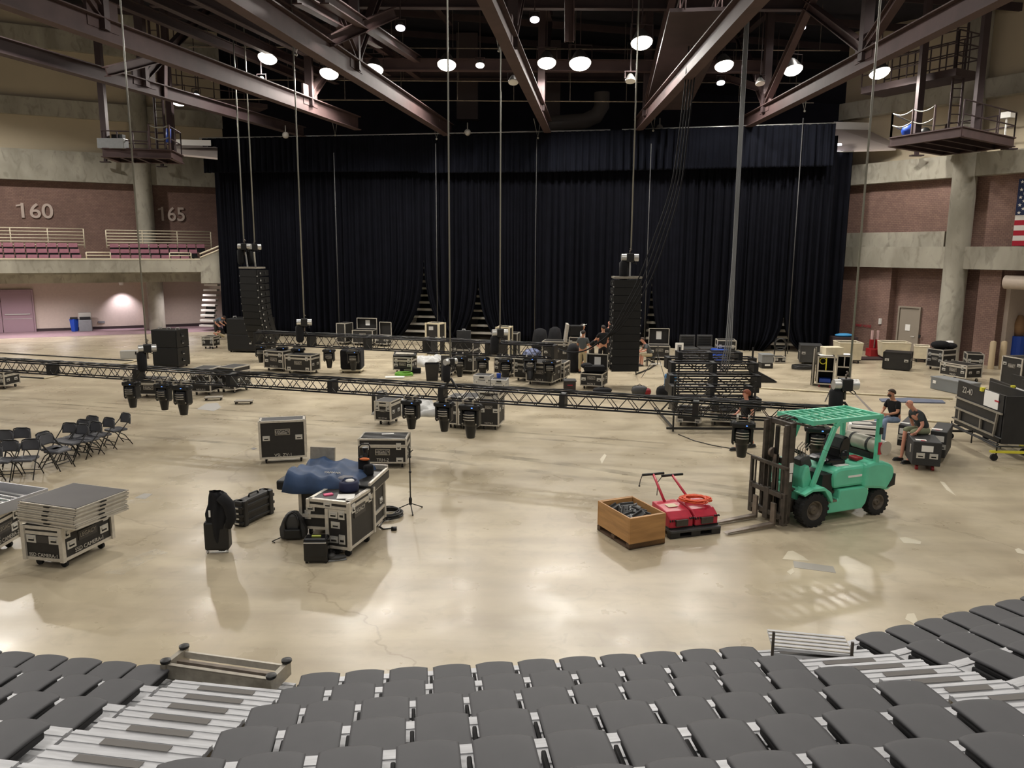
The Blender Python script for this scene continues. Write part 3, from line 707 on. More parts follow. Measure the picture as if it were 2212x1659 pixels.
chainrail(t, q[0], q[0]+(q[1]-q[0])*.62, 2); piperail(t, q[1], q[2], 3); piperail(t, q[3]+V((0, 0, .0)), q[2], 4); chainrail(t, q[0], q[3], 1)
MB().box(q[2]*.85+V((0, 0, 1.0)), (.35, .5, .25), rz=.5).tube([q[2]*.85+V((0, 0, 0)), q[2]*.85+V((0, 0, 1))], .04).build('follow_spot', 'white', t)
MB().ball(q[0]*.72+V((0, 0, .35)), (.3, .3, .3)).build('cable_coil', 'blue', t, True)
MB().ball(q[0]*.45+V((0, 0, .25)), (.25, .2, .25)).ball(q[0]*.6+V((0, 0, .15)), (.3, .2, .2)).build('tool_bag', 'black', t, True)
mb = MB(); pp = q[0]+(q[1]-q[0])*.62+(q[3]-q[0])*.35
for dx in (-.22, .22): mb.tube([pp+V((dx, 0, 0)), pp+V((dx, 0, 4.6))], .05, 6)
for k in range(13): mb.tube([pp+V((-.22, 0, .35*k+.2)), pp+V((.22, 0, .35*k+.2))], .02, 6)
mb.build('ladder', 'beamd', t)
# feet brackets under platform to the beam
for k in ((1980, 308, 336), (2180, 300, 322)):
    p = rw(k[0], k[2], -1.2); a = PY(k[0], k[1], p.y); struct(MB().bar(p, a, .16, .16).box((p.x, p.y, p.z), (.6, .3, .06)).build('platform_bracket', 'beamd'))
# upper gallery right
g0, g1 = PY(1860, 196, 38), PY(2062, 188, 34); t = thing('upper_gallery', 'dark steel gallery with pipe rails above the right hung platform', 'gallery', V((g0.x, g0.y, g0.z)))
d = g1-g0; d.z = 0; nn_ = V((-d.y, d.x, 0)).normalized()*1.6
mb = MB(); mb.box(d/2+nn_/2, (d.length, 1.6, .3), rz=math.atan2(d.y, d.x)); mb.build('deck', 'beamd', t)
piperail(t, V((0, 0, .15)), d+V((0, 0, .15)), 6, 1.5, 3); piperail(t, nn_+V((0, 0, .15)), d+nn_+V((0, 0, .15)), 6, 1.5, 3); piperail(t, d+V((0, 0, .15)), d+nn_+V((0, 0, .15)), 2, 1.5, 3)
# left platform
c0 = PY(222, 322, 36); zp = c0.z; c1 = P(368, 326, zp); c2 = P(355, 331, zp-.0); 
c0 = V((c0.x, c0.y, 0)); c1 = V((c1.x, c1.y, 0)); nl = V((-(c1-c0).y, (c1-c0).x, 0)).normalized()*2.2
t, q = platform('hung_platform', [c0, c1, c1+nl, c0+nl], zp, .4, 'pink lit hung platform with safety chains at upper left', [(.03, .1), (.93, .6)])
chainrail(t, q[0]+(q[1]-q[0])*.7, q[1], 1, 1.15, 'beam'); piperail(t, q[0], q[0]+(q[1]-q[0])*.68, 3, .8); piperail(t, q[3], q[2], 4); piperail(t, q[1], q[2], 2)
MB().box(q[0]*.85+V((.2, 0, .25)), (1.2, .5, .45)).build('control_box', 'grey', t, bevel=.02); MB().box(q[0]*.6+V((0, 0, .55)), (.5, .3, .3)).build('tool_bag', 'black', t)
MB().tube([q[1]+V((-.15, .2, .4)), q[1]+V((-.1, .2, 1.0))], .12).build('cable_coil', 'blue', t, True)
mb = MB(); pp = q[0]+(q[1]-q[0])*.78+nl*.5
for dx in (-.2, .2): mb.tube([pp+V((dx, 0, 0)), pp+V((dx, 0, 6))], .06, 6)
for k in range(16): mb.tube([pp+V((-.2, 0, .35*k+.2)), pp+V((.2, 0, .35*k+.2))], .02, 6)
mb.build('ladder', 'beamd', t)
for k in ((228, 330, 350), (350, 338, 360)):
    p = lw(k[0], k[2], -1.2); a = PY(k[0], k[1], p.y); struct(MB().bar(p, a, .16, .16).box((p.x, p.y, p.z), (.6, .3, .06)).build('platform_bracket', 'beamd'))
# upper left gallery behind floodlight
g0, g1 = PY(360, 205, 44), PY(560, 232, 47); t = thing('upper_gallery', 'dark steel gallery with pipe rails beside upper left floodlight', 'gallery', V((g0.x, g0.y, g0.z)))
d = g1-g0; d.z = 0
mb = MB(); mb.box(d/2+V((0, .8, 0)), (d.length, 1.4, .25), rz=math.atan2(d.y, d.x)); mb.build('deck', 'beamd', t)
piperail(t, V((0, 0, .1)), d+V((0, 0, .1)), 6, 1.5, 3)
MB().box(d*.62+V((0, -.2, 1.2)), (1.4, .4, .25)).build('lamp_bar', 'white', t)

# ================================================================ CHAINS, MOTORS, CABLES
def vline(x, y, Y, z1=None, r=.022, lb='', nm='hoist_chain', m='rope', y0=None):
    p = PY(x, y, Y); zt = z1 if z1 else cz(p.x)-.2
    if y0 is not None: zt = PY(x, y0, Y).z
    o = MB().tube([p, V((p.x, p.y, (p.z+zt)/2)), V((p.x, p.y, zt))], r, 6).build(nm, m, smooth=True); tag(o, lb, 'chain'); return p
def fline(x, y, Y, y0=300, lb='', r=.02):
    p = PY(x, y, Y); tag(MB().tube([V((p.x, p.y, .02)), V((p.x, p.y, PY(x, y0, Y).z))], min(r, .025), 6).build('hoist_chain', 'roped', smooth=True), lb, 'chain')
def motor(p, lb, bag=True, s=1.0, rz=0, stand=0):
    t = thing('chain_motor', lb, 'hoist', p, rz, 'chain hoist motors')
    MB().tube([(-.3*s, 0, -.12*s), (.3*s, 0, -.12*s)], [.13*s, .13*s], 14).build('motor_body', 'chrome', t, 'a')
    MB().box((0, 0, -.12*s), (.26*s, .3*s, .3*s)).build('gear_case', 'black', t, bevel=.02)
    MB().tube([(0, 0, 0), (0, 0, .12*s), (.05*s, 0, .16*s), (0, 0, .2*s)], .025*s, 6).tube([(0, 0, -.28*s), (.0, 0, -.5*s)], .03*s, 6).build('hook', 'steel', t, True)
    if bag: MB().lathe([(.05*s, -.2*s), (.17*s, -.3*s), (.16*s, -.85*s), (.1*s, -.95*s), (.01, -.96*s)], M4.Translation((-.2*s, .02, 0)), 12).build('chain_bag', 'cloth', t, True)
    mb = MB(); rr = random.Random(int(p.x*10)); mb.tube([(.1*s*math.cos(a*1.3)+.12*s, .12*s*math.sin(a), -.2*s+.16*s*math.sin(a*.9)+rr.random()*.05) for a in [k*.5 for k in range(20)]], .012*s, 5); mb.build('control_cable', 'black', t, True)
    return t
# depth anchors of the things they carry
TA, TB = P(0, 781, 1.83), P(1728, 884, 1.83)            # front truss line
Tu = (TB-TA).normalized()
def tp(x): # front truss point under pixel column x
    return PL(x, 800, TA, TB)
p = tp(1822); pm = PL(1826, 838, TA, TB)
p = tp(972); pm2 = PL(973, 778, TA, TB)
vline(1835, 815, pm.y, lb='hoist chain down to the motor above the forklift canopy'); motor(V((pm.x, pm.y, PL(1827, 820, TA, TB).z)), 'chain motor with black bag over the right end of front truss', s=.9)
vline(972.5, 772, pm2.y, lb='long centre chain down to motor on the front truss'); motor(V((pm2.x, pm2.y, PL(973, 775, TA, TB).z)), 'chain motor with round face standing above the front truss middle', s=.62, rz=.8, bag=True)
for (px, zt) in ((1827, 820), (973, 775)):
    a = PL(px, zt, TA, TB); mb = MB()
    for k in (-.18, .18): mb.tube([V((a.x, a.y, a.z-.5)), V((a.x, a.y, 1.83))+Tu*k], .03, 6)
    tag(mb.build('truss_sling', 'black'), 'black sling pair holding front truss under %s' % ('its right motor' if px > 1500 else 'its middle motor'), 'sling')
pl_ = PL(318, 752, TA+V((0, 0, 0)), TB)
vline(316, 742, pl_.y, lb='thin chain falling past the left hung platform to a motor'); motor(V((pl_.x, pl_.y, PL(312, 745, TA, TB).z)), 'chain motor with curled cables beside the left subwoofer pair', s=.8, rz=.5)
a = PL(312, 745, TA, TB); tag(MB().tube([V((a.x, a.y, a.z-.4)), V((a.x, a.y, 1.83))], .03).build('truss_sling', 'black'), 'black sling holding front truss under its left motor', 'sling')
UA, UB = P(550, 719, 1.65), P(1194, 748, 1.65)         # rear truss line
for x, y, lb, lb2 in ((657, 690, 'chain falling to silver motor at left of rear truss', 'silver chain motor on the left of rear truss'), (1080, 712, 'chain falling to dark motor at right of rear truss', 'dark chain motor beside the upright cream case')):
    q = PL(x, y, UA, UB); vline(x, y, q.y, lb=lb, r=.03); motor(q, lb2, s=1.05, rz=.2)
    tag(MB().tube([V((q.x, q.y, q.z-.5)), V((q.x+.15, q.y, 1.65))], .03).build('truss_sling', 'black'), 'black sling of rear truss under the %s motor' % ('silver' if x < 900 else 'dark'), 'sling')
fline(733, 705, 44, y0=330, lb='thin chain in front of left drapes, gathered to a vee at top', r=.03)
fline(945, 690, 43, y0=310, lb='thin chain in front of drapes near their middle', r=.025)
fline(1155, 700, 43, y0=300, lb='thin chain in front of drapes under the middle truss end', r=.025)
fline(1393, 700, 42, y0=310, lb='thin chain right beside the right speaker column', r=.035)
fline(1705, 700, 40.5, y0=255, lb='thin chain in front of the right hand drapes', r=.03)
# bridles (vee slings) at roof
def vee(x, y, Y, dx, dy, lb):
    p = PY(x, y, Y); tag(MB().tube([PY(x-dx, y-dy, Y), p, PY(x+dx*.7, y-dy, Y)], .025, 6).ball((p.x, p.y, p.z), .06).build('bridle_sling', 'rope'), lb, 'sling')
for x, y, Y, lb in ((724, 292, 44, 'left drape chain'), (943, 300, 43, 'drape chain near centre'), (1162, 298, 43, 'drape chain below the middle truss'), (1411, 282, 42, 'chain beside right speakers'), (640, 118, 33, 'chain of the silver motor'), (1078, 110, 33, 'chain of the dark motor'), (1738, 240, 40.5, 'chain of the right hand drapes')):
    vee(x, y, Y, 9, 42, 'small vee of steel slings above the '+lb)
# thick grey cable looms at right
p = PY(1560, 870, 24); q0 = PY(1575, 750, 24)
mb = MB()
for k in range(4):
    dx = (k-1.5)*.036
    mb.tube([V((q0.x+dx, 24, 16.5)), V((q0.x+dx, 24, 10)), V((q0.x+dx*.8, 24, 5)), V((q0.x+dx*1.6-.02, 24, 2.5)), V((p.x+dx*2.2, 24, 1.6))], .02, 6)
tag(mb.build('cable_loom', mat('grey_cable', '#7c7e80', .6), smooth=True), 'thick grey cable loom falling from roof onto the stacked trusses', 'cable')
labc = ['outermost curved black cable draped past the right speaker column', 'second curved black cable draped past the right speaker column', 'third curved black cable draped past the right speaker column', 'innermost curved black cable draped past the right speaker column']
for k in range(4):
    pts = [PY(x, y, Y) for x, y, Y in ((1488+k*7, 100, 30.5), (1472+k*6, 250, 30), (1450+k*7, 400, 29.6), (1418+k*9-8, 520, 29.2), (1380+k*9, 600, 29), (1350+k*8, 660, 29), (1322+k*5, 712, 29.4), (1300, 735, 30), (1262, 758, 30.5), (1225, 760, 31), (1195, 748, 31.6))]
    # smooth
    sm = []
    for i in range(len(pts)-1):
        a, b_, c, d = pts[max(i-1, 0)], pts[i], pts[i+1], pts[min(i+2, len(pts)-1)]
        for j in range(6):
            s_ = j/6; sm.append(.5*((2*b_)+(c-a)*s_+(2*a-5*b_+4*c-d)*s_*s_+(3*b_-a-3*c+d)*s_**3))
    sm.append(pts[-1]); tag(MB().tube(sm, .026, 6).build('draped_cable', 'cloth', smooth=True), labc[k], 'cable')

# ================================================================ SPEAKERS
def array(base, n, curve, w_, h, rz, lab, d0=.75):
    # base = top centre point; boxes hang down; curve = per box extra tilt list
    t = thing('line_array', lab, 'speaker', base, rz)
    x = V((0, 0, 0)); ang = 0; y = 0; z = -.12
    mb = MB().bar((-w_/2, 0, -.03), (w_/2, 0, -.03), .08, .08).bar((-w_/2, .55, -.03), (w_/2, .55, -.03), .08, .08).bar((-w_/2+.04, 0, -.03), (-w_/2+.04, .6, -.03), .08, .08).bar((w_/2-.04, 0, -.03), (w_/2-.04, .6, -.03), .08, .08); mb.build('flying_frame', 'alud', t)
    for k in range(n):
        ang += curve[k]
        T = M4.Translation((0, y, z)) @ Euler((ang, 0, 0)).to_matrix().to_4x4()
        b_ = MB(); hh = h*.99
        # wedge box front at y=0 (towards camera -y), back deeper and shorter
        vs = [(-w_/2, 0, 0), (w_/2, 0, 0), (w_/2, d0, -.02), (-w_/2, d0, -.02), (-w_/2, 0, -hh), (w_/2, 0, -hh), (w_/2, d0, -hh+.05), (-w_/2, d0, -hh+.05)]
        b_.add(vs, [(0, 1, 2, 3), (4, 7, 6, 5), (0, 4, 5, 1), (1, 5, 6, 2), (2, 6, 7, 3), (3, 7, 4, 0)], 0, T)
        o = b_.build('speaker_box', 'black', t)
        g = MB().box((0, -.012, -hh/2), (w_*.97, .02, hh*.93), 0, T); g.build('grille', 'grill', o)
        s_ = MB()
        for sx in (-1, 1):
            s_.box((sx*(w_/2+.012), .22, -hh/2), (.03, .12, hh*.55), 0, T); s_.box((sx*(w_/2+.012), .55, -hh/2), (.03, .08, hh*.4), 0, T)
            s_.box((sx*(w_/2+.005), .02, -hh+.03), (.03, .05, .05), 1, T); s_.box((sx*(w_/2+.02), .22, -hh/2), (.02, .07, .07), 1, T)
        s_.build('side_handle', ['dark', 'chrome'], o)
        nz = T @ V((0, 0, -h)); y, z = nz.y, nz.z
    return t
pr = PY(1357, 598, 30); wR = 60*30.2/1661
ar = array(V((pr.x, pr.y, pr.z)), 12, [0]*3+[.004]*9, wR, (pr.z-PY(1357, 797, 30).z)/12, .06, 'right hanging line array column of twelve black speaker boxes')
motor(PY(1361, 549, 30.3), 'silver twin chain motor above the right speaker column', s=1.1)
vline(1363, 540, 30.3, lb='bright chain down to the right speaker column', r=.03)
tag(MB().tube([PY(1361, 565, 30.3), PY(1360, 597, 30.3)], .04).build('array_sling', 'chrome'), 'short silver sling between right motor and speaker column', 'sling')
plv = PY(535, 577, 36)
al = array(V((plv.x, plv.y, plv.z)), 12, [0, 0, .01, .02, .03, .04, .05, .07, .09, .1, .12, .13], 1.02, .325, -.42, 'left hanging line array column curving forward at its foot', .8)
motor(PY(528, 527, 36.3), 'left chain motor of the pair above the left speaker column', s=1.0); motor(PY(549, 528, 36.6), 'right chain motor of the pair above the left speaker column', s=1.0, rz=.5)
vline(527, 524, 36.3, lb='left chain of the pair above left speaker column', r=.03, y0=60); vline(550, 524, 36.6, lb='right chain of the pair above left speaker column', r=.03)
tag(MB().tube([PY(530, 545, 36.3), PY(535, 577, 36.3)], .04).tube([PY(549, 545, 36.3), PY(552, 577, 36.5)], .04).build('array_sling', 'chrome'), 'silver slings between left motors and left speaker column', 'sling')
def subs(A, B, T_, depth, lab, n=2, logo=False):
    a, b_ = P(*A, .12), P(*B, .12); w_ = (b_-a).length; rz = math.atan2((b_-a).y, (b_-a).x); h = PY(T_[0], T_[1], a.y).z-.12
    t = thing('subwoofer_stack', lab, 'speaker', V((a.x, a.y, 0)), rz)
    hh = h/n
    for k in range(n):
        o = MB().box((w_/2, depth/2, .12+hh*(k+.5)), (w_, depth, hh*.985)).build('speaker_box', 'black', t, bevel=.02)
        MB().box((w_/2, -.012, .12+hh*(k+.5)), (w_*.94, .02, hh*.88)).build('grille', 'grill', o)
        m_ = MB()
        for j in (.3, .7): m_.box((w_+.01, depth*.45, .12+hh*(k+j)), (.03, depth*.22, hh*.16)); m_.box((w_+.02, depth*.45, .12+hh*(k+j)-.06), (.02, depth*.14, .025), 1)
        m_.build('side_handle', ['dark', 'chrome'], o)
    MB().box((w_/2, depth/2, .1), (w_*.98, depth*.96, .05)).build('dolly', 'black', t)
    m_ = MB()
    for x in (.12, w_-.12):
        for y in (.12, depth-.12): m_.tube([(x-.025, y, .05), (x+.025, y, .05)], .05, 10)
    m_.build('caster', 'rubber', t)
    m_ = MB()
    for x in (.2, w_*.5, w_-.2): m_.tube([(x, depth*.3, .12+h), (x, depth*.3, .2+h), (x+.1, depth*.4, .2+h), (x+.1, depth*.4, .12+h)], .02, 6)
    m_.build('rigging_shackle', 'chrome', t)
    if logo: MB().box((w_*.62, -.03, .12+hh*.45), (.12, .01, .08)).build('logo_plate', 'chrome', t)
    return t
subs((331, 788), (386, 790), (329, 712), .9, 'pair of stacked black subwoofers left of the front truss')
subs((492, 756), (573, 758), (490, 688), 1.3, 'pair of stacked black subwoofers behind left speaker column', logo=True)

# ================================================================ TRUSSES AND MOVING HEADS
def boxtruss(a, b_, hgt, dep, bay, seg, name, lab, r=.025, parent=None, top=True):
    # a,b = top front chord ends
    d = (b_-a); L = d.length; u = d/L; n = V((-u.y, u.x, 0)).normalized(); dn = V((0, 0, -1))
    t = thing(name, lab, 'truss', a*1, 0); o = V((0, 0, 0))
    ch = MB()
    for k in ((0, 0), (0, 1), (1, 0), (1, 1)):
        q = dn*hgt*k[0]+n*dep*k[1]; ch.tube([q, q+d], r, 8)
    ch.build('chord', 'truss', t, True)
    nb = max(1, round(L/bay)); lc = MB()
    for i in range(nb):
        x0, x1, xm = u*(L*i/nb), u*(L*(i+1)/nb), u*(L*(i+.5)/nb)
        for side in (V((0, 0, 0)), n*dep):
            lc.tube([x0+dn*hgt+side, xm+side, x1+dn*hgt+side], r*.55, 6)
        if i % 3 == 0: lc.tube([x0, x0+n*dep], r*.5, 6); lc.tube([x0+dn*hgt, x0+dn*hgt+n*dep], r*.5, 6)
    lc.build('lacing', 'lacing', t)
    ns = max(1, round(L/seg))
    for i in range(ns+1):
        x = u*(L*i/ns); MB().box(x+dn*hgt/2+n*dep/2, (.14, dep+.04, hgt+.04), rz=math.atan2(u.y, u.x)).build('splice_plate', 'black', t)
    return t, u, n
ext = TA-Tu*4.5
tE = TB+Tu*.9
ft, Fu, Fn = boxtruss(V((ext.x, ext.y, 1.83)), V((tE.x, tE.y, 1.83)), .31, .31, .5, 3.05, 'lighting_truss', 'long black lighting truss crossing the hall nearer the camera', .024)
def cablerun(a, b_, lab, n=3, off=V((0, 0, 0))):
    rr = random.Random(3); mb = MB(); L = (b_-a).length
    for k in range(n):
        pts = []; m = int(L/.35)
        for i in range(m+1): pts.append(a+(b_-a)*i/m+off*(.3+.2*k)+V((0, 0, .03+.035*abs(math.sin(i*.9+k*2))+rr.random()*.02)))
        mb.tube(pts, .017, 5)
    tag(mb.build('cable_bundle', 'black', smooth=True), lab, 'cable')
cablerun(V((ext.x, ext.y, 1.85)), V((tE.x, tE.y, 1.85)), 'black cables lying along the top of front truss', 3, Fn*.31)
rt, Uu, Un = boxtruss(V((UA.x, UA.y, 1.65)), V((UB.x, UB.y, 1.65)), .5, .5, .72, 2.9, 'lighting_truss', 'black lighting truss farther back, behind the row of cases', .03)
cablerun(V((UA.x, UA.y, 1.68)), V((UB.x, UB.y, 1.68)), 'black cables lying along the top of rear truss', 2, Un*.5)
def moving_head(label, group):
    t = thing('moving_head_light', label, 'stage light', (0, 0, 0), 0, group)
    MB().box((-.12, 0, .0), (.045, .36, .09)).box((.12, 0, .0), (.045, .36, .09)).tube([(-.12, 0, -.06), (.12, 0, -.06)], .03, 6).build('clamp', 'alud', t)
    MB().box((0, 0, -.14), (.46, .3, .12)).build('base', 'black', t, bevel=.03)
    MB().box((-.235, 0, -.14), (.05, .22, .08)).box((.235, 0, -.14), (.05, .22, .08)).build('carry_handle', 'rubber', t, bevel=.015)
    MB().prism([(-.22, -.2), (-.17, -.2), (-.15, -.52), (-.18, -.6), (-.225, -.54)], .2, M4.Translation((0, -.1, 0))).build('yoke_arm', 'black', t, bevel=.015); MB().prism([(.22, -.2), (.17, -.2), (.15, -.52), (.18, -.6), (.225, -.54)], .2, M4.Translation((0, -.1, 0))).build('yoke_arm', 'black', t, bevel=.015)
    MB().lathe([(.12, -.2), (.16, -.23), (.185, -.34), (.18, -.5), (.14, -.57)], None, 18).build('head', mat('gloss_black', '#121212', .3), t, 'a')
    MB().lathe([(.14, -.56), (.13, -.62), (.095, -.84), (.09, -.86), (.07, -.86), (.06, -.83)], None, 18).build('lens_barrel', 'black', t, 'a')
    mb = MB()
    for k, z in enumerate((-.3, -.36, -.42)): mb.tube([(.18*math.sin(a), -.185*math.cos(a), z) for a in (-.8, -.4, 0, .4, .8)], .012, 5)
    for s_ in (-1, 1): mb.ball((s_*.16, -.1, -.52), .02)
    mb.build('cooling_fin', 'alud', t)
    MB().box((.08, -.155, -.14), (.035, .01, .018)).build('display', mat('blue_display', '#3b6fd6', .3, emit='#6aa0ff', estr=1.5), t)
    return t
MH = moving_head('', ''); MHused = [False]
def mh(p, label, group, rz=0, s=1.0, tilt=None):
    if not MHused[0]: o = MH; MHused[0] = True; o['label'] = label; o['group'] = group; o.location = p
    else: o = copy_tree(MH, loc=p, label=label, group=group)
    o.rotation_euler = (tilt or 0, 0, rz); o.scale = (s, s, s); return o
gF = 'moving head lights under the front truss'
fz = math.atan2(Fu.y, Fu.x)
for x, lb, z0, sz in ((273, 'leftmost black moving head on the front truss', 0, 1), (342, 'black moving head between two others at the front truss left', 0, 1), (383, 'third black moving head from the left on the front truss, by case pair', 0, 1.12),
              (882, 'black moving head beside the small open trunk', 0, 1.0), (954, 'black moving head in front of the grey tarpaulin right end', 0, 1.0), (1012, 'largest looking black moving head before the two upright cases', 0, 1.14),
              (1612, 'black moving head hiding the walking person', .0, 1.08), (1778, 'black moving head behind the forklift mast and canopy', .0, 1.1)):
    c = tp(x)+Fn*.15; mh(V((c.x, c.y, 1.515+z0)), lb, gF, fz, sz*1.0)
gR = 'moving head lights under the rear truss'
for x, lb, s_ in ((557, 'small black moving head at left end of rear truss', .98), (604, 'second black moving head along the rear truss', 1.0), (638, 'thicker black moving head before two trunks, rear truss', 1.15), (705, 'black moving head hanging free left of the covered cart', 1.05), (757, 'black moving head in front of the covered cart', 1.1),
              (988, 'black moving head before laptop trunk, rear truss', 1.1), (1038, 'black moving head hanging free near dark motor', 1.1), (1088, 'thick black moving head before a case, rear truss', 1.2), (1140, 'tilted black moving head over a large trunk', 1.1), (1183, 'black moving head at the right end of rear truss', 1.05)):
    c = PL(x, 790, UA, UB)+Un*.25; mh(V((c.x, c.y, 1.13)), lb, gR, .05, s_, tilt=.0 if x != 1140 else -.5)

# stack of pre-rigged trusses, right
gS = 'stacked truss sections at the right'
for k, (x0, x1, y, Y, lb) in enumerate(((1470, 1600, 762, 25.2, 'topmost back section of stacked truss'), (1455, 1634, 785, 24.2, 'second section of stacked truss from top, long'), (1452, 1640, 812, 23.6, 'third section of stacked truss from the top'), (1456, 1622, 836, 23.0, 'fourth section of stacked truss, above cases'), (1458, 1640, 862, 22.5, 'lowest section of stacked truss, behind front truss'), (1446, 1630, 774, 25.3, 'truss section farthest back in the stack'), (1448, 1636, 824, 24.6, 'truss section deep in the middle of stack'))):
    a, b_ = PY(x0, y, Y), PY(x1, y+1, Y); b_.z = a.z
    t, _, _ = boxtruss(a, b_, .34, .5, .85, 1.3, 'truss_section', lb, .028)
    t['group'] = gS
mb = MB()
for x, Y in ((1455, 22.4), (1628, 22.4), (1462, 25.4), (1618, 25.4)):
    p = PY(x, 900, Y); mb.bar(V((p.x, Y, .02)), V((p.x, Y, 1.55 if Y < 23 else 2.2)), .05, .05)
for Y in (22.4, 25.4):
    a, b_ = PY(1455, 900, Y), PY(1640, 900, Y); mb.bar(V((a.x-.2, Y, .12)), V((b_.x+.2, Y, .12)), .06, .06)
for x in (1455, 1628):
    a, b_ = PY(x, 900, 22.4), PY(x, 900, 25.4); mb.bar(V((a.x, 22.4, .12)), V((a.x, 25.4, .12)), .06, .06)
tag(mb.build('truss_rack', 'black'), 'black upright rack frame carrying the stacked truss sections', 'rack')
# ================================================================ ROAD CASES
def handle_mb(mb, x, z, y=0, s=1.0, T=None, side=False, vert=False):
    w_, h = (.17*s, .12*s) if not vert else (.12*s, .17*s)
    mb.box((x, y-.006, z), (w_, .016, h), 0, T); mb.box((x, y-.013, z-h*.06), (w_*.58, .01, h*.4), 1, T); mb.box((x, y-.02, z+h*.1), (w_*.6, .018, h*.2), 0, T)
def latch_mb(mb, x, z, T=None, s=1.0):
    mb.box((x, -.006, z), (.12*s, .016, .17*s), 0, T); mb.box((x, -.016, z-.03*s), (.05*s, .014, .04*s), 1, T); mb.box((x, -.02, z), (.03*s, .02, .05*s), 0, T)
def case(lab, A, B, T_, depth, name='road_case', z0=.14, lid=.22, txt='', logo=True, latches=2, handles='mid', side=None, group='black road cases', opened=None, hollow=False, body='lam', tm='alu', casters=True, e=.035, side_handles=True, cat='case', sheet=False):
    a, b_ = P(*A, z0), P(*B, z0); w_ = (b_-a).length; rz = math.atan2((b_-a).y, (b_-a).x); H = PY(T_[0], T_[1], a.y).z-z0
    if side == 'd': pass
    t = thing(name, lab, cat, V((a.x, a.y, 0)), rz, group)
    zl = H*(1-lid) if lid else H      # body top
    def shell(z1, z2, nm, hol=False):
        if not hol: return MB().box((w_/2, depth/2, (z1+z2)/2), (w_-.01, depth-.01, z2-z1)).build(nm, body, t)
        mb = MB(); th = .03
        mb.box((w_/2, depth/2, z1+th/2), (w_-.01, depth-.01, th))
        for c, d in (((w_/2, th/2+.005, (z1+z2)/2), (w_-.01, th, z2-z1)), ((w_/2, depth-th/2-.005, (z1+z2)/2), (w_-.01, th, z2-z1)), ((th/2+.005, depth/2, (z1+z2)/2), (th, depth-.01, z2-z1)), ((w_-th/2-.005, depth/2, (z1+z2)/2), (th, depth-.01, z2-z1))): mb.box(c, d)
        return mb.build(nm, body, t)
    top = z0+(zl if opened else H)
    shell(z0, z0+zl, 'body', hollow)
    if lid and not opened: shell(z0+zl+.006, z0+H, 'lid')
    ed = MB()
    def frame(z1, z2, both=True):
        for z in ((z1, z2) if both else (z2,)):
            zz = z+(e/2 if z == z1 else -e/2)
            for y in (0, depth): ed.box((w_/2, y, zz), (w_+.012, .02, e))
            for x in (0, w_): ed.box((x, depth/2, zz), (.02, depth+.012, e))
        for x in (0, w_):
            for y in (0, depth): ed.box((x, y, (z1+z2)/2), (e*1.2, e*1.2, z2-z1))
    frame(z0, z0+zl)
    if lid and not opened:
        frame(z0+zl+.006, z0+H)
    if not opened and not hollow:
        for y in (e/2, depth-e/2): ed.box((w_/2, y, top-.004), (w_, e, .016))
        for x in (e/2, w_-e/2): ed.box((x, depth/2, top-.004), (e, depth, .016))
    ed.build('edging', tm, t)
    if lid and not opened and latches:
        for k in range(latches):
            x = w_*(.16+.68*k/(latches-1)) if latches > 1 else w_/2
            m_ = MB(); latch_mb(m_, x, z0+zl, s=min(1, H/.6)); m_.build('latch', ['chrome', 'dark'], t)
    if handles:
        zs = {'mid': .55, 'low': .2, 'top': .75}[handles if isinstance(handles, str) else 'mid']
        for x in (w_*.14, w_*.86):
            m_ = MB(); handle_mb(m_, x, z0+zl*zs, s=min(1, w_/.55)); m_.build('handle', ['chrome', 'dark'], t)
    if side_handles:
        for sx, xx in ((-1, 0), (1, w_)):
            Ts = M4.Translation((xx, depth/2, 0)) @ Euler((0, 0, R(90)*sx)).to_matrix().to_4x4()
            for q in ((-.25, .25) if depth > .5 else (0,)):
                m_ = MB(); handle_mb(m_, depth*q, z0+zl*.55, T=Ts, s=.9); m_.build('handle', ['chrome', 'dark'], t)
    if casters:
        for x in (.12, w_-.12):
            for y in (.12, depth-.12):
                m_ = MB(); m_.tube([(x-.02, y+.02, z0*.36), (x+.02, y+.02, z0*.36)], z0*.36, 12, 0); m_.box((x, y, z0-.012), (.1, .1, .02), 1); m_.box((x-.027, y+.01, z0*.62), (.006, .04, z0*.6), 1); m_.box((x+.027, y+.01, z0*.62), (.006, .04, z0*.6), 1)
                m_.build('caster', ['rubber', 'alud'], t)
    if logo:
        lw_ = min(.36, w_*.36); lh = lw_*.42; zc = z0+zl*(.66 if lid else .7)
        m_ = MB(); m_.box((w_/2, -.006, zc), (lw_, .01, lh), 0); m_.box((w_/2, -.009, zc), (lw_*.92, .01, lh*.82), 1)
        lp = m_.build('logo_plate', ['alud', 'logo'], t); text('LEGACY', lw_*.25, 'letter', lp, (w_/2, -.018, zc+lh*.04))
        MB().box((w_/2, -.016, zc-lh*.28), (lw_*.6, .004, lh*.08)).build('underline', 'letter', lp)
    if txt: text(txt, min(.11, w_*.12), 'letter', t, (w_/2, -.012, z0+.085))
    if opened:   # lid stands up along the back edge
        lh = opened if isinstance(opened, float) else depth*.9
        m_ = MB(); th = H*lid if lid else .15
        m_.box((w_/2, depth+.02+th*.9, z0+zl+lh/2), (w_-.01, .03, lh)); m_.box((.02, depth+.02+th/2, z0+zl+lh/2), (.03, th, lh)); m_.box((w_-.02, depth+.02+th/2, z0+zl+lh/2), (.03, th, lh)); m_.box((w_/2, depth+.02+th/2, z0+zl+.02), (w_, th, .03)); m_.box((w_/2, depth+.02+th/2, z0+zl+lh-.015), (w_, th, .03))
        lo = m_.build('open_lid', body, t)
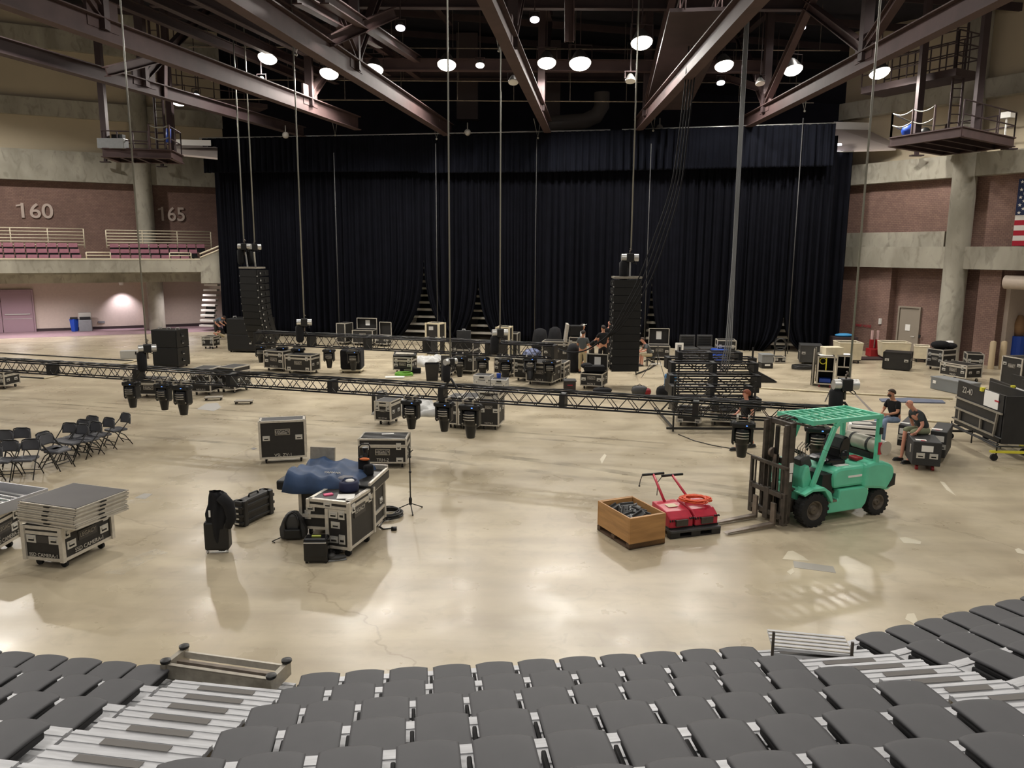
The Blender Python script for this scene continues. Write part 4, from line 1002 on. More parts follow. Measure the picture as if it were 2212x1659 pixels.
        if sheet: MB().box((w_*.5, depth+.02+th*.9-.025, z0+zl+lh*.55), (min(.26, w_*.3), .01, lh*.5)).build('paper_sheet', 'white', lo)
        m_ = MB()
        for z in (z0+zl+.015, z0+zl+lh-.01): m_.box((w_/2, depth+.01, z), (w_+.01, .02, e))
        for x in (0, w_): m_.box((x, depth+.01, z0+zl+lh/2), (e, .02, lh))
        m_.build('lid_edging', tm, lo)
    t['_w'] = w_; t['_d'] = depth; t['_top'] = top
    return t
def on(t, x, y, z=None):   # a point on top of case t, x,y as fractions
    c, s_ = math.cos(t.rotation_euler.z), math.sin(t.rotation_euler.z); a, b_ = x*t['_w'], y*t['_d']
    return V((t.location.x+c*a-s_*b_, t.location.y+s_*a+c*b_, t['_top'] if z is None else z))
def note(t, x, y, lab, sz=(.22, .16), m='white', rz=0.2, name='paper_sheet'):
    p = on(t, x, y); tag(MB().box((p.x, p.y, p.z+.008), (sz[0], sz[1], .006), rz=t.rotation_euler.z+rz).build(name, m), lab, 'paper')
G = 'black road cases'
c = case('tall flat black case with tan edges standing behind blue bag', (563.5, 992.5), (661, 987), (560, 911), .5, lid=0, txt='VSL ZV-1', handles='mid', e=.045)
c = case('closed black trunk with lid, behind the microphone stand', (776, 1000.5), (878, 1001), (773, 948), .72, lid=.3, txt='TRH-2', handles='low'); note(c, .55, .7, 'white sheet taped on the trunk lid near the microphone stand', (.3, .1))
trh = c
# console cases with blue cover
cA = case('large black console case under the crumpled navy cover', (652, 1141), (800, 1150), (645.5, 1058), .85, lid=0, txt='NO12-2', z0=.16, handles='mid', e=.05)
w_ = cA['_w']
ob = MB()
for x in (0, w_): ob.box((x, .42, .42), (.05, .85, .05))
ob.box((w_/2, -.01, .42), (w_, .03, .06)); ob.build('base_rail', 'alu', cA)
m_ = MB(); latch_mb(m_, w_*.1, .44); m_.build('latch', ['chrome', 'dark'], cA); m_ = MB(); latch_mb(m_, w_*.45, .44); m_.build('latch', ['chrome', 'dark'], cA)
zt = cA['_top']
# console tray (wider than case) with rim
t = thing('mixing_console', 'wide mixing console tray beneath navy cover with tan end rim', 'console', on(cA, 0, 0), cA.rotation_euler.z)
MB().box((w_/2-.18, .46, .09), (w_+.5, 1.1, .18)).build('console_body', 'black', t, bevel=.03)
MB().box((w_+.04, .42, .2), (.05, 1.05, .06)).box((w_/2, .98, .22), (w_+.1, .04, .1)).build('rim', 'alu', t, bevel=.01)
MB().box((.05, 1.0, .38), (.5, .05, .36), rx=-.1).build('meter_bridge', 'alud', t)
def crumple(name, parent, cx, cy, w_, d, z0, h, m, lab, cat, seed=0, sag=.0, nu=44, nv=30, rz=0):
    rr = random.Random(seed); B_ = [(rr.uniform(-.5, .5)*w_, rr.uniform(-.5, .5)*d, rr.uniform(.12, .35), rr.uniform(-1, 1)) for _ in range(14)]
    R_ = [(rr.uniform(0, 6.28), rr.uniform(8, 18), rr.uniform(0, 6)) for _ in range(5)]
    def fn(a, b_):
        u, v = (a-.5), (b_-.5); ex = max(abs(u), abs(v))*2
        x, y = u*w_*(1+.05*math.sin(b_*17+seed)), v*d*(1+.05*math.sin(a*15+seed))
        z = h*(.55+.0*ex)
        for bx, by, br, bh in B_: z += h*.4*bh*math.exp(-((x-bx)**2+(y-by)**2)/br**2)
        for an, fr, ph in R_: z += h*.2*(1-abs(math.sin((x*math.cos(an)+y*math.sin(an))*fr*.5+ph)))
        if ex > .82: z -= (z+sag)*((ex-.82)/.18)**1.4
        return V((cx+x, cy+y, z0+max(z, -sag)))
    o = MB().grid(fn, nu, nv).build(name, m, smooth=True, solid=.012)
    if parent: o.location = parent.location; o.rotation_euler = parent.rotation_euler
    tag(o, lab, cat); return o
K['coverblue'] = mat('navy_nylon', '#283f60', .65, noise=.15, nscale=4, bump=.2, bscale=30)
cov = crumple('console_cover', cA, w_*.33, .42, w_*1.12, 1.3, zt+.16, .15, 'coverblue', 'crumpled navy blue cover lying over console on the large case', 'cover', 5, .16)
text('YAMAHA', .08, 'letter', cov, (w_*.45, .1, zt+.33), (R(20), 0, 0), ext=.004)
cB = case('black upright case with double handles, lid overhanging left', (725.6, 1180), (756, 1189), (724, 1092), 1.22, lid=.16, logo=False, z0=.16, handles=None, latches=0, side_handles=False, e=.05)
# the long side faces right: rebuild its rotation so depth runs back-right
a = P(726, 1180, .16); n_ = P(756, 1189, .16); f_ = P(808, 1149, .16)
for o in list(cB.children_recursive): bpy.data.objects.remove(o)
bpy.data.objects.remove(cB)
Lg = (f_-n_).length; H4 = PY(756, 1086, n_.y).z-.16; Wd = .42
t = thing('road_case', 'black upright case with double handles, lid overhanging left', 'case', V((n_.x, n_.y, 0)), math.atan2((f_-n_).y, (f_-n_).x), G); cB = t
t['_w'] = Lg; t['_d'] = Wd; t['_top'] = .16+H4
zl = H4*.83; LW = .78
MB().box((Lg/2, Wd/2, .16+zl/2), (Lg, Wd, zl)).build('body', 'lam', t)
MB().box((Lg/2, LW/2, .16+zl+H4*.085), (Lg, LW, H4*.17)).build('lid', 'lam', t)
ed = MB(); e = .05
for z in (.16+e/2, .16+zl-e/2):
    for y in (0, Wd): ed.box((Lg/2, y, z), (Lg+.01, .02, e))
    for x in (0, Lg): ed.box((x, Wd/2, z), (.02, Wd, e))
for x in (0, Lg):
    for y in (0, Wd): ed.box((x, y, .16+zl/2), (e*1.2, e*1.2, zl))
    for y in (0, LW): ed.box((x, y, .16+zl+H4*.085), (e*1.2, e*1.2, H4*.17))
for z in (.16+zl+.03, .16+H4-.02):
    for y in (0, LW): ed.box((Lg/2, y, z), (Lg+.01, .02, e))
    for x in (0, Lg): ed.box((x, LW/2, z), (.02, LW, e))
for y in (.03, LW-.03): ed.box((Lg/2, y, .16+H4), (Lg, .06, .015))
for x in (.03, Lg-.03): ed.box((x, LW/2, .16+H4), (.06, LW, .015))
ed.build('edging', 'alu', t)
TL = Euler((0, 0, R(-90))).to_matrix().to_4x4()   # left end faces viewer's left: local x=0 plane, facing -x
for y, z in ((.14, .9), (.3, .88), (.26, .62), (.14, .26), (.3, .24)):
    m_ = MB(); handle_mb(m_, -y, .16+zl*z*.98, T=TL, s=1.0, vert=(y == .14)); m_.build('handle', ['chrome', 'dark'], t)
m_ = MB(); handle_mb(m_, -.4, .16+zl+H4*.085, T=TL, s=.9); m_.build('handle', ['chrome', 'dark'], t)
for x in (.15, Lg-.15): m_ = MB(); latch_mb(m_, x, .16+zl); m_.build('latch', ['chrome', 'dark'], t)
m_ = MB(); m_.box((Lg*.42, -.006, .16+zl*.86), (.42, .01, .19), 0); lp = m_.build('logo_plate', ['logo'], t); text('LEGACY', .1, 'letter', lp, (Lg*.42, -.014, .16+zl*.87))
for x in (.12, Lg-.12):
    for y in (.1, Wd-.1): m_ = MB(); m_.tube([(x-.025, y, .06), (x+.025, y, .06)], .06, 12).box((x, y, .14), (.1, .1, .03)); m_.build('caster', 'rubber', t)
# things on these cases
p = on(cB, .28, .45); tag(MB().box((p.x, p.y, p.z+.012), (.3, .24, .012), rz=.1).build('document', 'white'), 'white printed document on overhanging lid case', 'paper')
p = on(cB, .3, 1.3); tag(MB().box((p.x, p.y, p.z+.01), (.16, .1, .02), rz=.5).build('pink_packet', mat('pink', '#d9577e', .6)), 'small pink and white packet on overhanging lid case', 'packet')
p = on(cB, .12, .1); tag(MB().box((p.x, p.y, p.z+.02), (.12, .05, .03), rz=.6).build('power_adapter', 'white'), 'small white adapter near corner of overhanging lid case', 'adapter')
p = on(cB, .66, .75)
TS = .72
t = thing('tote_bag', 'round dark navy bag standing on overhanging lid case', 'bag', p, .2)
MB().lathe([(.22, 0), (.25, .05), (.24, .22), (.2, .27), (.19, .24), (.02, .22)], None, 20).build('bag_body', mat('dark_navy', '#1d2240', .8), t, True); t.scale = (TS, TS, TS); MB().tube([(-.15, 0, .25), (-.1, .05, .31), (.1, .05, .31), (.15, 0, .25)], .015).build('strap', 'navy', t, True); MB().ball((.03, .02, .25), (.12, .1, .05)).build('tissue', 'white', t, True)
p = on(cA, .78, .8, zt+.2)
t = thing('equipment_bag', 'black tall equipment bag with orange tool on console end', 'bag', p, 0); t.scale = (.62, .62, .62)
MB().box((-.05, 0, .25), (.34, .25, .5)).box((.12, -.2, .12), (.3, .2, .34), rz=.5).build('bag_body', 'cloth', t, bevel=.06); MB().tube([(-.2, 0, .45), (-.2, 0, .8), (-.1, 0, .88), (.1, 0, .88), (.14, 0, .8), (.1, 0, .45)], .022).build('bag_handle', 'black', t, True)
MB().ball((.0, -.16, .45), (.16, .06, .05)).build('orange_tool', mat('orange', '#d9743a', .5), t, True); MB().lathe([(.09, .5), (.06, .62), (.1, .78)], M4.Translation((0, 0, 0))).build('bottle', 'black', t)
p = on(cA, .55, .1, zt+.2); tag(MB().tube([p+V((.14*math.cos(a)*(1+.2*math.sin(3*a)), .08*math.sin(a), .02+.01*math.sin(5*a))) for a in [k*.35 for k in range(30)]], .014, 6).build('yellow_lanyard', 'yellow', smooth=True), 'yellow tangled lanyard at the edge of the navy cover', 'lanyard')
p = on(cA, .66, -.02, zt+.2); tag(MB().prism([(-.2, 0), (.18, 0), (.14, .06), (-.14, .08)], .22, M4.Translation(p)).build('grey_pouch', mat('grey_cloth', '#77777c', .9), bevel=.03), 'grey flat pouch between navy cover and dark round bag', 'pouch')
# luggage on floor
p = P(682, 1219); p2 = P(709, 1217); w_ = (p2-P(656, 1219)).length; h = ztop(p, 682, 1163)
t = thing('cabin_suitcase', 'glossy black cabin suitcase in front of the console cases', 'suitcase', V((p.x, p.y, 0)), .03)
K['gloss'] = mat('gloss_black2', '#0e0e10', .22)
MB().box((0, .13, h*.52), (w_, .26, h*.9)).build('shell', 'gloss', t, bevel=.035)
MB().box((0, -.005, h*.55), (w_*.84, .02, h*.5)).build('front_pocket', 'black', t, bevel=.008); MB().box((0, -.01, h*.83), (w_*.92, .03, .015)).build('zip_line', 'chrome', t)
MB().box((0, .13, h*.99), (.16, .04, .025)).build('carry_handle', mat('lime', '#b8c258', .5), t, bevel=.008)
for x in (-.4, .4):
    for y in (.05, .21): MB().tube([(w_*x-.015, y, .035), (w_*x+.015, y, .035)], .035, 10).build('wheel', 'rubber', t)
p = P(633, 1166)
t = thing('backpack', 'dark grey backpack on the floor beside console case', 'backpack', V((p.x, p.y, 0)), .1)
h = ztop(p, 633, 1110)
MB().prism([(-.24, 0), (.24, 0), (.25, h*.4), (.16, h*.85), (.06, h), (-.06, h), (-.16, h*.85), (-.25, h*.4)], .26, None).build('pack_body', 'lam2', t, bevel=.06)
MB().prism([(-.17, .03), (.17, .03), (.15, h*.45), (-.15, h*.45)], .08, M4.Translation((0, -.07, 0))).build('front_pocket', 'black', t, bevel=.03)
MB().tube([(-.12, -.02, h*.45), (-.13, -.05, h*.7), (-.08, 0, h*.95), (0, .05, h*1.03), (.08, 0, h*.95), (.13, -.05, h*.7), (.12, -.02, h*.45)], .022, 8).build('shoulder_strap', 'black', t, True)
MB().tube([(-.22, 0, .05), (-.36, -.1, .02), (-.3, -.15, .015)], .01).build('loose_strap', 'black', t)
# jacket over a suitcase
p = P(469, 1197)
t = thing('upright_suitcase', 'upright black suitcase hidden beneath a black jacket', 'suitcase', V((p.x, p.y, 0)), .1); h = ztop(p, 469, 1130)
MB().box((0, .12, h*.5+.04), (.42, .26, h*.92)).build('shell', 'black', t, bevel=.04)
for x in (-.17, .17): MB().tube([(x-.015, .05, .035), (x+.015, .05, .035)], .035, 10).build('wheel', 'chrome', t)
MB().tube([(-.1, .15, h), (-.1, .15, h+.45), (.1, .15, h+.45), (.1, .15, h)], .014).build('pull_handle', 'alud', t)
ht = ztop(p, 480, 1065); rr = random.Random(3)
prof = [(-.03, ht, .13), (0, ht-.05, .17), (.02, ht-.2, .2), (-.02, ht-.4, .24), (-.03, ht*.5, .22), (-.02, ht*.3, .19), (0, .12, .13), (.03, .03, .06)]
mb = MB()
def jf(a, b_):
    k = b_*(len(prof)-1); i = min(int(k), len(prof)-2); f = k-i; q = [prof[i][j]*(1-f)+prof[i+1][j]*f for j in range(3)]
    r_ = .82*q[2]*(1+.13*math.sin(a*44)+.08*math.sin(a*19+b_*9)); return V((q[0]+r_*math.cos(a*6.283), .1+r_*.75*math.sin(a*6.283), q[1]))
mb.grid(jf, 48, 24); o = mb.build('jacket', 'cloth', smooth=True); o.location = (p.x+.03, p.y, 0); tag(o, 'black jacket draped over an upright suitcase, sleeve hanging', 'jacket')
MB().tube([(.1, .0, ht-.06), (.24, -.03, ht-.2), (.27, -.02, ht-.45), (.2, -.02, ht-.62)], [.1, .1, .085, .06], 12).build('sleeve', 'cloth', o, True)
text('Levi', .09, 'white', o, (-.04, -.17, ht-.3), (R(90), R(-70), 0), name='print') if False else MB().box((-.05, -.17, ht-.32), (.03, .01, .12)).build('print', 'white', o)
# hard shell case
a = P(524, 1140); b_ = P(592, 1107); u = (b_-a)
t = thing('hard_shell_case', 'black ribbed hard plastic case standing between jacket and console', 'case', V((a.x, a.y, 0)), math.atan2(u.y, u.x)); L = u.length; h = ztop(a, 524, 1085)
MB().box((L/2, .1, h/2+.02), (L, .2, h-.04)).build('shell', 'lam', t, bevel=.04)
m_ = MB()
for x in (.1, .9):
    m_.box((L*x, .1, h/2), (.12, .27, h), 0)
for z in (.15, .45, .75): m_.box((L/2, .1, h*z), (L+.05, .24, .07))
m_.build('rib', 'black', t, bevel=.02)
m_ = MB(); [m_.box((-.03, .1, h*z), (.02, .1, .03)) for z in (.15, .35, .55, .75)]; m_.build('clasp', 'chrome', t)
MB().tube([(L*.35, .1, h), (L*.38, .1, h+.05), (L*.62, .1, h+.05), (L*.65, .1, h)], .018).build('carry_handle', 'black', t, True)
# shoes by the case
for i, (x, y, rz) in enumerate(((728, 1210, .3), (722, 1196, .9))):
    p = P(x, y); t = thing('sneaker', ('grey sneaker nearest, beside the glossy suitcase' if i == 0 else 'grey sneaker leaning at corner of the upright case'), 'shoe', p, rz, None)
    MB().ball((0, 0, .05), (.17, .065, .05), n=14).ball((-.09, 0, .08), (.08, .055, .06)).build('upper', 'lam2', t, True); MB().box((0, 0, .015), (.32, .11, .03)).build('sole', 'grey', t, bevel=.012)
# mic stand with coiled cable
p = P(887, 1104)
t = thing('microphone_stand', 'thin black microphone stand with tripod feet by coiled cable', 'stand', V((p.x, p.y, 0)), .3); h = ztop(p, 887, 968)
MB().tube([(0, 0, .2), (0, 0, h)], .014, 8).build('pole', 'black', t); MB().lathe([(.03, .14), (.035, .26), (.02, .3)], n=10).build('hub', 'black', t)
for k in range(3): a = k*2.094+.5; MB().tube([(0, 0, .17), (.3*math.cos(a), .3*math.sin(a), .02)], .011, 6).ball((.3*math.cos(a), .3*math.sin(a), .018), .018).build('leg', 'black', t)
MB().ball((0, -.01, h-.18), .03).ball((0, -.01, h-.5), .03).tube([(0, 0, h-.1), (.07, 0, h-.04)], .01).build('clutch', 'black', t)
p = P(838, 1115)
rr = random.Random(2); pts = [p+V((.27*(1+.12*math.sin(k*.37))*math.cos(k*.3), .27*(1+.1*math.cos(k*.41))*math.sin(k*.3), .02+.0006*k)) for k in range(170)]
pts += [P(x, y, .015) for x, y in ((826, 1128), (820, 1137), (828, 1143), (846, 1141))]
tag(MB().tube(pts, .013, 6).box(P(851, 1142, .03), (.1, .07, .06)).build('coiled_cable', 'black', smooth=True), 'coiled black cable with plug by the microphone stand', 'cable')

# staging decks on cases at left
cD = case('black camera case with silver edges under a stack of staging decks', (63, 1204), (137.5, 1215), (57, 1138), 1.4, lid=0, txt='SSD CAMERA-1', logo=True, handles='top', z0=.15, e=.05, side_handles=False)
a = P(63, 1204, .15); n_ = P(137.5, 1215, .15); f_ = P(243, 1162, .15)
cD2 = None
# rebuild as a case whose long side faces right
for o in list(cD.children_recursive): bpy.data.objects.remove(o)
bpy.data.objects.remove(cD)
def longcase(lab, a, n_, f_, ztop_, z0, txt, grp=G):
    L = (f_-n_).length; Wd = (n_-a).length; H = ztop_-z0; rz = math.atan2((f_-n_).y, (f_-n_).x)
    t = thing('road_case', lab, 'case', V((n_.x, n_.y, 0)), rz, grp); t['_w'] = L; t['_d'] = Wd; t['_top'] = ztop_
    MB().box((L/2, Wd/2, z0+H/2), (L, Wd, H)).build('body', 'lam', t)
    ed = MB(); e = .055
    for z in (z0+e/2, z0+H-e/2, z0+H*.8):
        for y in (0, Wd): ed.box((L/2, y, z), (L+.01, .02, e))
        for x in (0, L): ed.box((x, Wd/2, z), (.02, Wd, e))
    for x in (0, L):
        for y in (0, Wd): ed.box((x, y, z0+H/2), (e*1.3, e*1.3, H))
    ed.build('edging', 'alu', t)
    for x in (.17, .83): m_ = MB(); handle_mb(m_, L*x, z0+H*.42, s=1.15); m_.build('handle', ['chrome', 'dark'], t)
    for x in (.1, .88): m_ = MB(); latch_mb(m_, L*x, z0+H*.8, s=1.1); m_.build('latch', ['chrome', 'dark'], t)
    for y in (.2, .8): m_ = MB(); handle_mb(m_, -Wd*y, z0+H*.62, T=TL, s=1.1); m_.build('handle', ['chrome', 'dark'], t)
    lp = MB().box((L*.5, -.006, z0+H*.55), (.42, .01, .16)).build('logo_plate', 'logo', t); text('LEGACY', .1, 'alud', lp, (L*.5, -.014, z0+H*.55))
    text(txt, .1, 'letter', t, (L*.5, -.03, z0+H*.2)); text(txt, .085, 'letter', t, (-.014, Wd*.5, z0+H*.16), (R(90), 0, R(-90)))
    MB().box((-.006, Wd*.5, z0+H*.62), (.01, .22, .12)).build('logo_plate', 'logo', t)
    for x in (.15, L-.15):
        for y in (.12, Wd-.12): m_ = MB(); m_.tube([(x-.025, y, .06), (x+.025, y, .06)], .06, 12, 0).box((x, y, z0-.02), (.11, .11, .03), 1); m_.build('caster', ['rubber', 'alud'], t)
    return t
zt = PY(137, 1141, n_.y).z
cD = longcase('black camera case with silver edges under a stack of staging decks', a, n_, f_, zt, .15, 'SSD CAMERA-1')
K['deckblk'] = mat('deck_plywood', '#4b4847', .6, noise=.08, nscale=2)
def decks(c0, ux, uy, lx, ly, z, n, th, lab, grp, top_open=False):
    for k in range(n):
        j = .02*math.sin(k*5.1); t = thing('staging_deck', lab % ('topmost' if k == n-1 else ORD[k]+' from the bottom'), 'staging deck', V((c0.x+j, c0.y+j*.5, z+k*th)), math.atan2(ux.y, ux.x), grp)
        m_ = MB(); [m_.box(c_, d_) for g_, zz_, hh_ in ((0, .86, .2), (0, .2, .34), (.022, .5, .6)) for c_, d_ in (((lx/2, .012+g_, th*zz_), (lx-2*g_, .03, th*hh_)), ((lx/2, ly-.012-g_, th*zz_), (lx-2*g_, .03, th*hh_)), ((.012+g_, ly/2, th*zz_), (.03, ly-2*g_, th*hh_)), ((lx-.012-g_, ly/2, th*zz_), (.03, ly-2*g_, th*hh_)))]; m_.build('aluminium_frame', 'alu', t)
        MB().box((lx/2, ly/2, th*.93 if k == n-1 and not top_open else th*.5), (lx-.05, ly-.05, .02)).build('deck_board', 'deckblk', t)
        m_ = MB().box((lx*.5, -.005, th*.5), (.12, .01, .02)).box((-.005, ly*.5, th*.5), (.01, .12, .02)); m_.build('lock_slot', 'dark', t)
zs = zt+.01
q = P(160, 1100.5, zs+.36); r_ = P(275, 1058, zs+.36); l_ = P(30, 1084.5, zs+.36)
ux = (r_-q); lx = ux.length; uy = (l_-q); ly = uy.length
nrm = V((-ux.y, ux.x, 0)).normalized()
print('deck', lx, ly, uy.normalized().dot(ux.normalized()), zt)
decks(V((q.x, q.y, 0)), ux, nrm, lx, ly, zs, 5, .072, 'grey topped staging deck in the right stack on case, %s', 'staging decks stacked on the camera case')
a2 = P(-78, 1195, .15); n2 = P(-18, 1195, .15); f2 = P(44, 1158, .15)
cE = longcase('black camera case under open tray at the left frame edge', a2, n2, f2, zt-.02, .15, 'SSD CAMERA-2')
q2 = P(18, 1082, zt+.2); r2 = P(102, 1055, zt+.2)
ux2 = r2-q2; k2 = 2.0/ux2.length
n2_ = V((-ux2.y, ux2.x, 0)).normalized()
t = thing('aluminium_tray', 'upturned aluminium tray full of tools at left edge', 'tray', V((q2.x, q2.y, zt+.0))-ux2*.3, math.atan2(ux2.y, ux2.x)); lx2 = ux2.length*1.3
m_ = MB(); m_.box((lx2/2, 1.1, .02), (lx2, 2.2, .03)); 
for c_, d_ in (((lx2/2, 0, .1), (lx2, .03, .2)), ((lx2/2, 2.2, .1), (lx2, .03, .2)), ((0, 1.1, .1), (.03, 2.2, .2)), ((lx2, 1.1, .1), (.03, 2.2, .2))): m_.box(c_, d_)
m_.build('tray_shell', mat('tray_grey', '#b3b3b6', .4, .4), t); m_ = MB(); [m_.tube([(lx2*.12+.14*k, .35, .06), (lx2*.12+.14*k+.05, 1.2, .06)], .02, 6) for k in range(6)]; m_.build('metal_tube', 'chrome', t)
MB().box((lx2*.35, .7, .1), (.2, .09, .08), rz=.4).build('green_tool', 'teal', t)

# back rows of cases ------------------------------------------------------
case('small silver topped case near the crouching crew at left', (437, 748), (461, 748.5), (437, 727), .7, lid=.25, logo=False)
case('black case at the left of the pair behind front truss', (414, 846), (455, 847), (412, 797), .95, lid=.22, logo=False, txt='NEXUS-3')
case('black case with silver lid, right of the pair behind front truss', (472, 840), (507, 842.5), (471, 793), .95, lid=.25, logo=False, txt='NEXUS-4')
case('case behind the left three moving heads', (291, 852), (352, 853), (291, 819), .7, lid=.3)
case('sliver of black case at the left frame edge', (-30, 833), (10, 834), (-30, 803), .8, lid=.3)
case('wide black trunk behind the small moving heads at left', (571.5, 794), (612, 797), (570, 757), .8, txt='CABLE 5')
case('black trunk partly behind the thick moving head', (617, 800), (672, 803), (616, 766), .75, handles='low')
t0 = case('dark rack case with silver frame at back near drapes', (728, 739), (746, 740), (728, 698), .8, lid=0, logo=False, side_handles=False, handles=None)
case('open trunk with white sheet in its raised lid', (762, 741), (805, 742), (762, 706), .8, opened=.62, lid=.2, sheet=True)
case('smaller open trunk right of white sheet trunk', (811, 743), (836, 744), (811, 722), .6, opened=.75, lid=.2, logo=False)
cq = case('black cable case with grey console on it', (850, 799), (889, 800.5), (850, 772), .7, lid=.25)
p = P(869, 790); t = thing('rack_console', 'small black desk console on top of the cable case', 'console', on(cq, .4, .45), 0); MB().box((.1, 0, .1), (1.0, .5, .12), rx=.25).build('console_body', 'black', t, bevel=.02); MB().box((.1, -.05, .17), (.8, .3, .02), rx=.25).build('fader_bank', 'alud', t)
case('tall cream edged case standing on end with white label', (921, 768), (948, 770), (919, 697), .6, lid=0, logo=False, e=.07, tm='cream', txt='')
p = PY(931, 709, 34.6); tag(MB().box(p, (.2, .01, .16)).build('paper_sheet', 'white'), 'white label on the tall cream edged case', 'paper')
cl_ = case('wide black trunk carrying a closed briefcase', (975, 800), (1022, 802.5), (974, 736), .9, lid=.3, handles='mid')
p = on(cl_, .45, .4); t = thing('briefcase', 'black briefcase standing on the wide trunk', 'briefcase', p, 0); MB().box((0, 0, .22), (.62, .16, .42)).build('shell', 'lam2', t, bevel=.02); MB().tube([(-.08, 0, .43), (-.06, 0, .48), (.06, 0, .48), (.08, 0, .43)], .015).build('carry_handle', 'chrome', t)
case('black case left of the wide briefcase trunk', (944, 807), (972, 808), (944, 782), .8, lid=.3)
case('upright cream edged case beside the dark chain motor', (1072, 774), (1099, 775), (1072, 706), .7, lid=0, logo=False, e=.07, tm='cream')
case('silver framed rack case against the centre drapes', (1100, 768), (1117, 768.5), (1100, 720), .8, lid=0, logo=False, side_handles=False)
case('case behind the thick moving head of rear truss', (1068, 805), (1101, 809), (1065, 772), .9, lid=.3)
case('black case with logo left of the large centre trunk', (1111, 815), (1137, 817.5), (1111, 774), .9, lid=.3)
case('large centre black trunk with silver edges', (1137, 823), (1192, 827), (1138, 782), 1.1, lid=.22, txt='PLOT 3')
case('black trunk just behind the large centre trunk', (1200, 817), (1218, 818), (1200, 784), 1.0, lid=.3, logo=False)
c = case('wide open console trunk by the kneeling crew', (1171, 780), (1227, 782), (1171, 737), .9, lid=.15); p = on(c, .88, .3); tag(MB().box((p.x, p.y, p.z+.42), (.12, .9, .84), ry=.12).build('standing_cover', 'alu', bevel=.01), 'pale edged cover standing open on wide console trunk', 'cover')
c = case('tall rack case between the console trunk and man in grey', (1229, 783), (1251, 784), (1229, 728), .8, lid=.2, logo=False)
p = on(c, .5, .5); tag(MB().box((p.x, p.y, p.z+.28), (.62, .5, .5)).build('equipment_box', 'black', bevel=.03), 'black square equipment box on tall rack case', 'box')
c = case('open trunk with raised lid and white sheet near right speakers', (1254, 832.5), (1300, 835.5), (1255, 800), .9, lid=.18, opened=.66, hollow=True, txt='MON 2', sheet=True)
p = on(c, .5, .5, .78); tag(MB().box((p.x, p.y, p.z), (.8, .5, .22)).ball((p.x-.3, p.y, p.z+.1), (.25, .2, .12)).build('packed_gear', 'cloth', bevel=.03), 'black gear packed in the trunk near right speakers', 'gear')
# silver cases and the three black cases by the front truss
cP = case('black upright case below two silver flight cases', (1035, 919), (1076.6, 921), (1034, 846), .85, lid=.17, txt='NOTE-2')
cP2 = case('black upright case hidden by the lowest moving head', (990.7, 918), (1031, 920), (990, 858), .8, lid=.2, logo=False)
cP3 = case('black upright case turned behind two moving heads', (962, 915), (987, 917), (962, 858), .75, lid=.2, logo=False)
def silver(lab, A, B, T_, d, z0=0.0):
    a, b_ = P(*A, z0), P(*B, z0); w_ = (b_-a).length; H = PY(*T_, a.y).z-z0
    t = thing('flight_case', lab, 'case', a, math.atan2((b_-a).y, (b_-a).x), 'silver flight cases'); K['silv'] = mat('silver_case', '#b9b8b4', .4, .3)
    MB().box((w_/2, d/2, H*.35), (w_, d, H*.7)).build('body', 'silv', t, bevel=.015); MB().box((w_/2, d/2, H*.86), (w_, d, H*.27)).build('lid', 'silv', t, bevel=.015)
    MB().box((w_/2, d/2, H+.003), (w_*.85, d*.8, .01)).build('top_panel', 'lam2', t)
    for x in (.2, .8): m_ = MB(); latch_mb(m_, w_*x, H*.65, s=.9); m_.build('latch', ['chrome', 'dark'], t)
    MB().box((w_/2, -.015, H*.88), (.18, .03, .05)).build('handle', 'dark', t)
    t['_w'] = w_; t['_d'] = d; t['_top'] = z0+H; return t
silver('taller silver flight case on the left, above truss line', (1022, 846), (1059, 848), (1022, 810), .55, .0)
s2 = silver('silver flight case on the right carrying a blue lidded cup', (1060, 850), (1095, 851), (1060, 820), .6, .0)
p = on(s2, .4, .7); tag(MB().lathe([(.07, 0), (.09, .16), (.09, .17)], M4.Translation(p)).build('drink_cup', 'blue', smooth='a'), 'blue and white cup on right silver flight case', 'cup')
c = case('small open trunk with raised lid left of the moving head', (810.7, 908), (844, 910.5), (810, 866), .75, lid=.2, hollow=True, opened=None, txt='HC STP-02', handles='top')
# its lid stands at the left
p = P(800, 905, 0); t = thing('detached_cover', 'detached black case lid standing behind small open trunk', 'lid', V((p.x-.0, p.y+.7, 0)), 1.2); hh = ztop(V((p.x, p.y+.7, 0)), 800, 850)
MB().box((.35, 0, hh/2), (.7, .16, hh)).build('lid_panel', 'lam', t); MB().box((.35, -.08, hh-.02), (.72, .02, .04)).box((0, -.08, hh/2), (.04, .02, hh)).box((.7, -.08, hh/2), (.04, .02, hh)).build('lid_edging', 'alu', t)
# under the stacked trusses
case('black case low under the left of stacked trusses', (1462, 911), (1514, 914), (1462, 884), .8, lid=.35, logo=False, handles='low')
case('black case low under the right of stacked trusses', (1536, 910), (1592, 913), (1536, 884), .8, lid=.35, logo=False, txt='VIDEO-2')
